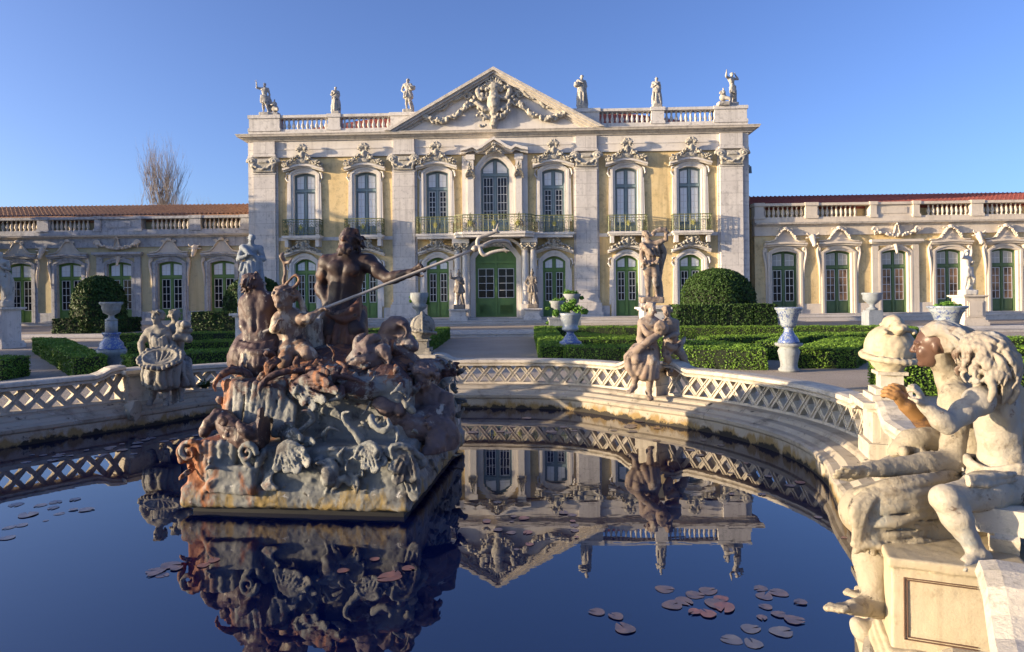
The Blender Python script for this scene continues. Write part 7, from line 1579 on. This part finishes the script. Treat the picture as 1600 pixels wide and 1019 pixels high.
# ------------------------------------------------------------------ woman and child on the far right rim
A = lambda px, py, Y=7.95: at(px, py, Y)
J = dict(head=A(1017, 483), neck=A(1015, 497), chest=A(1014, 514), pelvis=A(1012, 545, 8.0), shR=A(1004, 505), shL=A(1025, 505), elR=A(999, 530, 7.9), wrR=A(1012, 538, 7.75), elL=A(1030, 522, 7.8), wrL=A(1036, 507, 7.75), hipR=A(1006, 549), hipL=A(1020, 549), knR=A(995, 562, 7.65), knL=A(1018, 565, 7.62), anR=A(991, 603, 7.7), anL=A(1014, 612, 7.68), toR=A(981, 611, 7.6), toL=A(1018, 622, 7.58))
lo, hi = jbox(J, 0.2); S = SDF(lo, hi, 0.0125); H = 1.20; random.seed(31)
body(S, J, H, 1.05, 1.1, 0.8, headkw=dict(hair=40, seed=2, hl=.16, hr=.06), face=(0.3, -0.9, 0.1))
S.folds([A(996, 543, 7.8), A(1012, 548, 7.72), A(1026, 544, 7.8)], [A(983, 560, 7.7), A(1004, 588, 7.6), A(1026, 590, 7.62)], 12, .026, .034, .015, (0, -.05, 0), .6, np.array([0, .08, 0]), .05)
S.curve([A(984, 556, 7.7), A(998, 546, 7.66), A(1012, 534, 7.64), A(1030, 522, 7.66)], [.05, .05, .045, .04], .015); S.curve([A(1004, 510, 7.8), A(1012, 522, 7.74), A(1026, 520, 7.74)], [.03, .035, .03], .012)
S.curve([A(980, 560, 7.7), A(984, 575, 7.68), A(988, 585, 7.66)], [.04, .05, .03], .015); S.rough(.012, 14, 1)
r = thing('woman_statue', 'brown stone woman in a skirt, seated on the far right rim of the pond', 'statue', tuple(A(1005, 600, 7.8))); S.build('figure', M['brown_statue'], r)
J = dict(head=A(1042, 487, 7.85), neck=A(1044, 500, 7.85), chest=A(1046, 512, 7.87), pelvis=A(1049, 535, 7.9), shR=A(1036, 506, 7.85), shL=A(1055, 505, 7.88), elR=A(1030, 520, 7.75), wrR=A(1033, 509, 7.68), elL=A(1058, 522, 7.8), wrL=A(1044, 526, 7.7), hipR=A(1045, 540, 7.9), hipL=A(1055, 540, 7.92), knR=A(1041, 556, 7.75), knL=A(1064, 552, 7.85), anR=A(1050, 573, 7.8), anL=A(1074, 571, 7.9), toR=A(1046, 578, 7.7), toL=A(1078, 578, 7.82))
lo, hi = jbox(J, 0.16); S = SDF(lo, hi, 0.012); body(S, J, 0.92, 1.12, 1.2, 0.7, headkw=dict(hair=40, seed=6, hl=.16, hr=.06), face=(-0.5, -0.85, -0.1))
S.curve([A(1042, 538, 7.75), A(1052, 544, 7.75), A(1064, 536, 7.8), A(1070, 528, 7.85)], [.03, .035, .035, .02], .012); S.ell(A(1033, 513, 7.66), (.09, .07, .09), .02)
for k in range(10): S.ball(A(1027+k*1.3, 508+5*math.sin(k*1.7), 7.6), .03, .01)
S.box(A(1062, 582, 7.9), (.16, .13, .04), .02, .02); S.rough(.010, 16, 2)
r = thing('child_statue', 'pale stone child striding beside the seated woman on the far right rim', 'statue', tuple(A(1060, 586, 7.9))); S.build('figure', M['brown_statue'], r)
# pair bearing a shell on the left rim
A = lambda px, py, Y=7.75: at(px, py, Y)
J = dict(head=A(246, 496, 7.75), neck=A(247, 511), chest=A(246, 527), pelvis=A(250, 562), shR=A(233, 519), shL=A(260, 519), elR=A(220, 537, 7.7), wrR=A(222, 556, 7.55), elL=A(270, 537, 7.7), wrL=A(274, 553, 7.55), hipR=A(243, 567), hipL=A(258, 567), knR=A(244, 594, 7.7), knL=A(258, 596, 7.68), anR=A(238, 622), anL=A(260, 624, 7.7), toR=A(233, 630, 7.6), toL=A(259, 632, 7.6))
lo, hi = jbox(J, 0.22); S = SDF(lo, hi, 0.0125); random.seed(32); g = random.Random(3)
body(S, J, 1.22, 0.92, 1.1, 0.8, headkw=dict(hair=44, seed=4, hl=.14, hr=.06), face=(-0.35, -0.9, -0.2))
S.folds([A(228, 566, 7.66), A(248, 572, 7.58), A(272, 568, 7.66)], [A(226, 600, 7.62), A(246, 606, 7.54), A(272, 600, 7.6)], 10, .026, .036, .014, (0, -.05, 0), .6, np.array([0, .1, 0]), .06)
S.folds([A(234, 522, 7.66), A(248, 530, 7.62), A(262, 522, 7.66)], [A(236, 545, 7.62), A(250, 548, 7.6), A(264, 545, 7.62)], 6, .022, .024, .012); S.rough(.012, 14, 3)
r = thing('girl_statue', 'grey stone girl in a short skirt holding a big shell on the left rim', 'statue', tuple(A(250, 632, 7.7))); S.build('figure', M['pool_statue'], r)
S = SDF(A(205, 600, 7.2)-.1, A(300, 530, 7.8)+.1, 0.010); c = A(251, 559, 7.46); nv = unit(np.array([0.0, -0.72, 0.70])); tv = unit(np.array([0.0, 0.70, 0.72])); xv = np.array([1.0, 0, 0]); Bs = (xv, nv, tv)
S.ell(c-nv*.03, (.255, .085, .165), .01, Bs); S.ell(c+nv*.055, (.205, .085, .12), .006, Bs, cut=True)
for i in range(26): a = 2*PI*i/26; S.ball(c+xv*.25*math.cos(a)+tv*.16*math.sin(a)+nv*.012*math.sin(6*a), .026, .008)
for i in range(9): a = (i-4)*.36; S.curve([c-tv*.11+nv*-.01, c+xv*.11*math.sin(a)-tv*.01-nv*.022, c+xv*.21*math.sin(a)+tv*.11*math.cos(a)], [.010, .014, .014], .004)
S.rough(.006, 18, 4); o = S.build('stone_shell', M['pool_statue'], None); tag(o, 'wide stone shell basin held by the grey girl on the left rim', 'shell')
J = dict(head=A(273, 494, 7.95), neck=A(274, 508, 7.95), chest=A(276, 521, 7.95), pelvis=A(275, 555, 8.0), shR=A(266, 514, 7.9), shL=A(286, 514, 7.95), elR=A(264, 530, 7.85), wrR=A(274, 540, 7.75), elL=A(293, 528, 7.9), wrL=A(291, 517, 7.8), hipR=A(270, 560, 8.0), hipL=A(282, 560, 8.0), knR=A(270, 590, 7.9), knL=A(282, 592, 7.88), anR=A(274, 620, 7.9), anL=A(283, 618, 7.85), toR=A(272, 628, 7.8), toL=A(284, 626, 7.75))
lo, hi = jbox(J, 0.2); S = SDF(lo, hi, 0.0125); body(S, J, 1.12, 0.95, 1.12, 0.7, headkw=dict(hair=40, seed=7, hl=.15, hr=.06), face=(0.5, -0.85, 0))
for k in range(24): S.ball(A(284+g.uniform(-9, 13), 519+g.uniform(-13, 11), 7.72+g.uniform(-.06, .05)), g.uniform(.028, .05), .01)
S.folds([A(264, 566, 7.9), A(288, 566, 7.9)], [A(262, 602, 7.86), A(296, 600, 7.86)], 7, .03, .036, .014, (0, -.05, 0), .6, np.array([0, .1, 0]), .06); S.rough(.012, 14, 5)
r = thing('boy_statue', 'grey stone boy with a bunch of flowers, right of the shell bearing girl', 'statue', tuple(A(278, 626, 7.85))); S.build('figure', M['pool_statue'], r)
# lion mask on the left kerb
S = SDF(A(195, 665, 7.6)-[.05, .3, .05], A(235, 625, 7.9)+[.05, .2, .05], 0.011); S.ell(A(211, 640, 7.55), (.10, .10, .12), .03); S.ball(A(209, 644, 7.45), .05, .02)
for k in range(9): a = k*.7; S.ball(A(211, 640, 7.52)+np.array([.1*math.cos(a), 0, .11*math.sin(a)]), .035, .012)
o = S.build('lion_mask', M['kerb'], None); tag(o, 'small worn lion mask spout on the left kerb', 'mask')
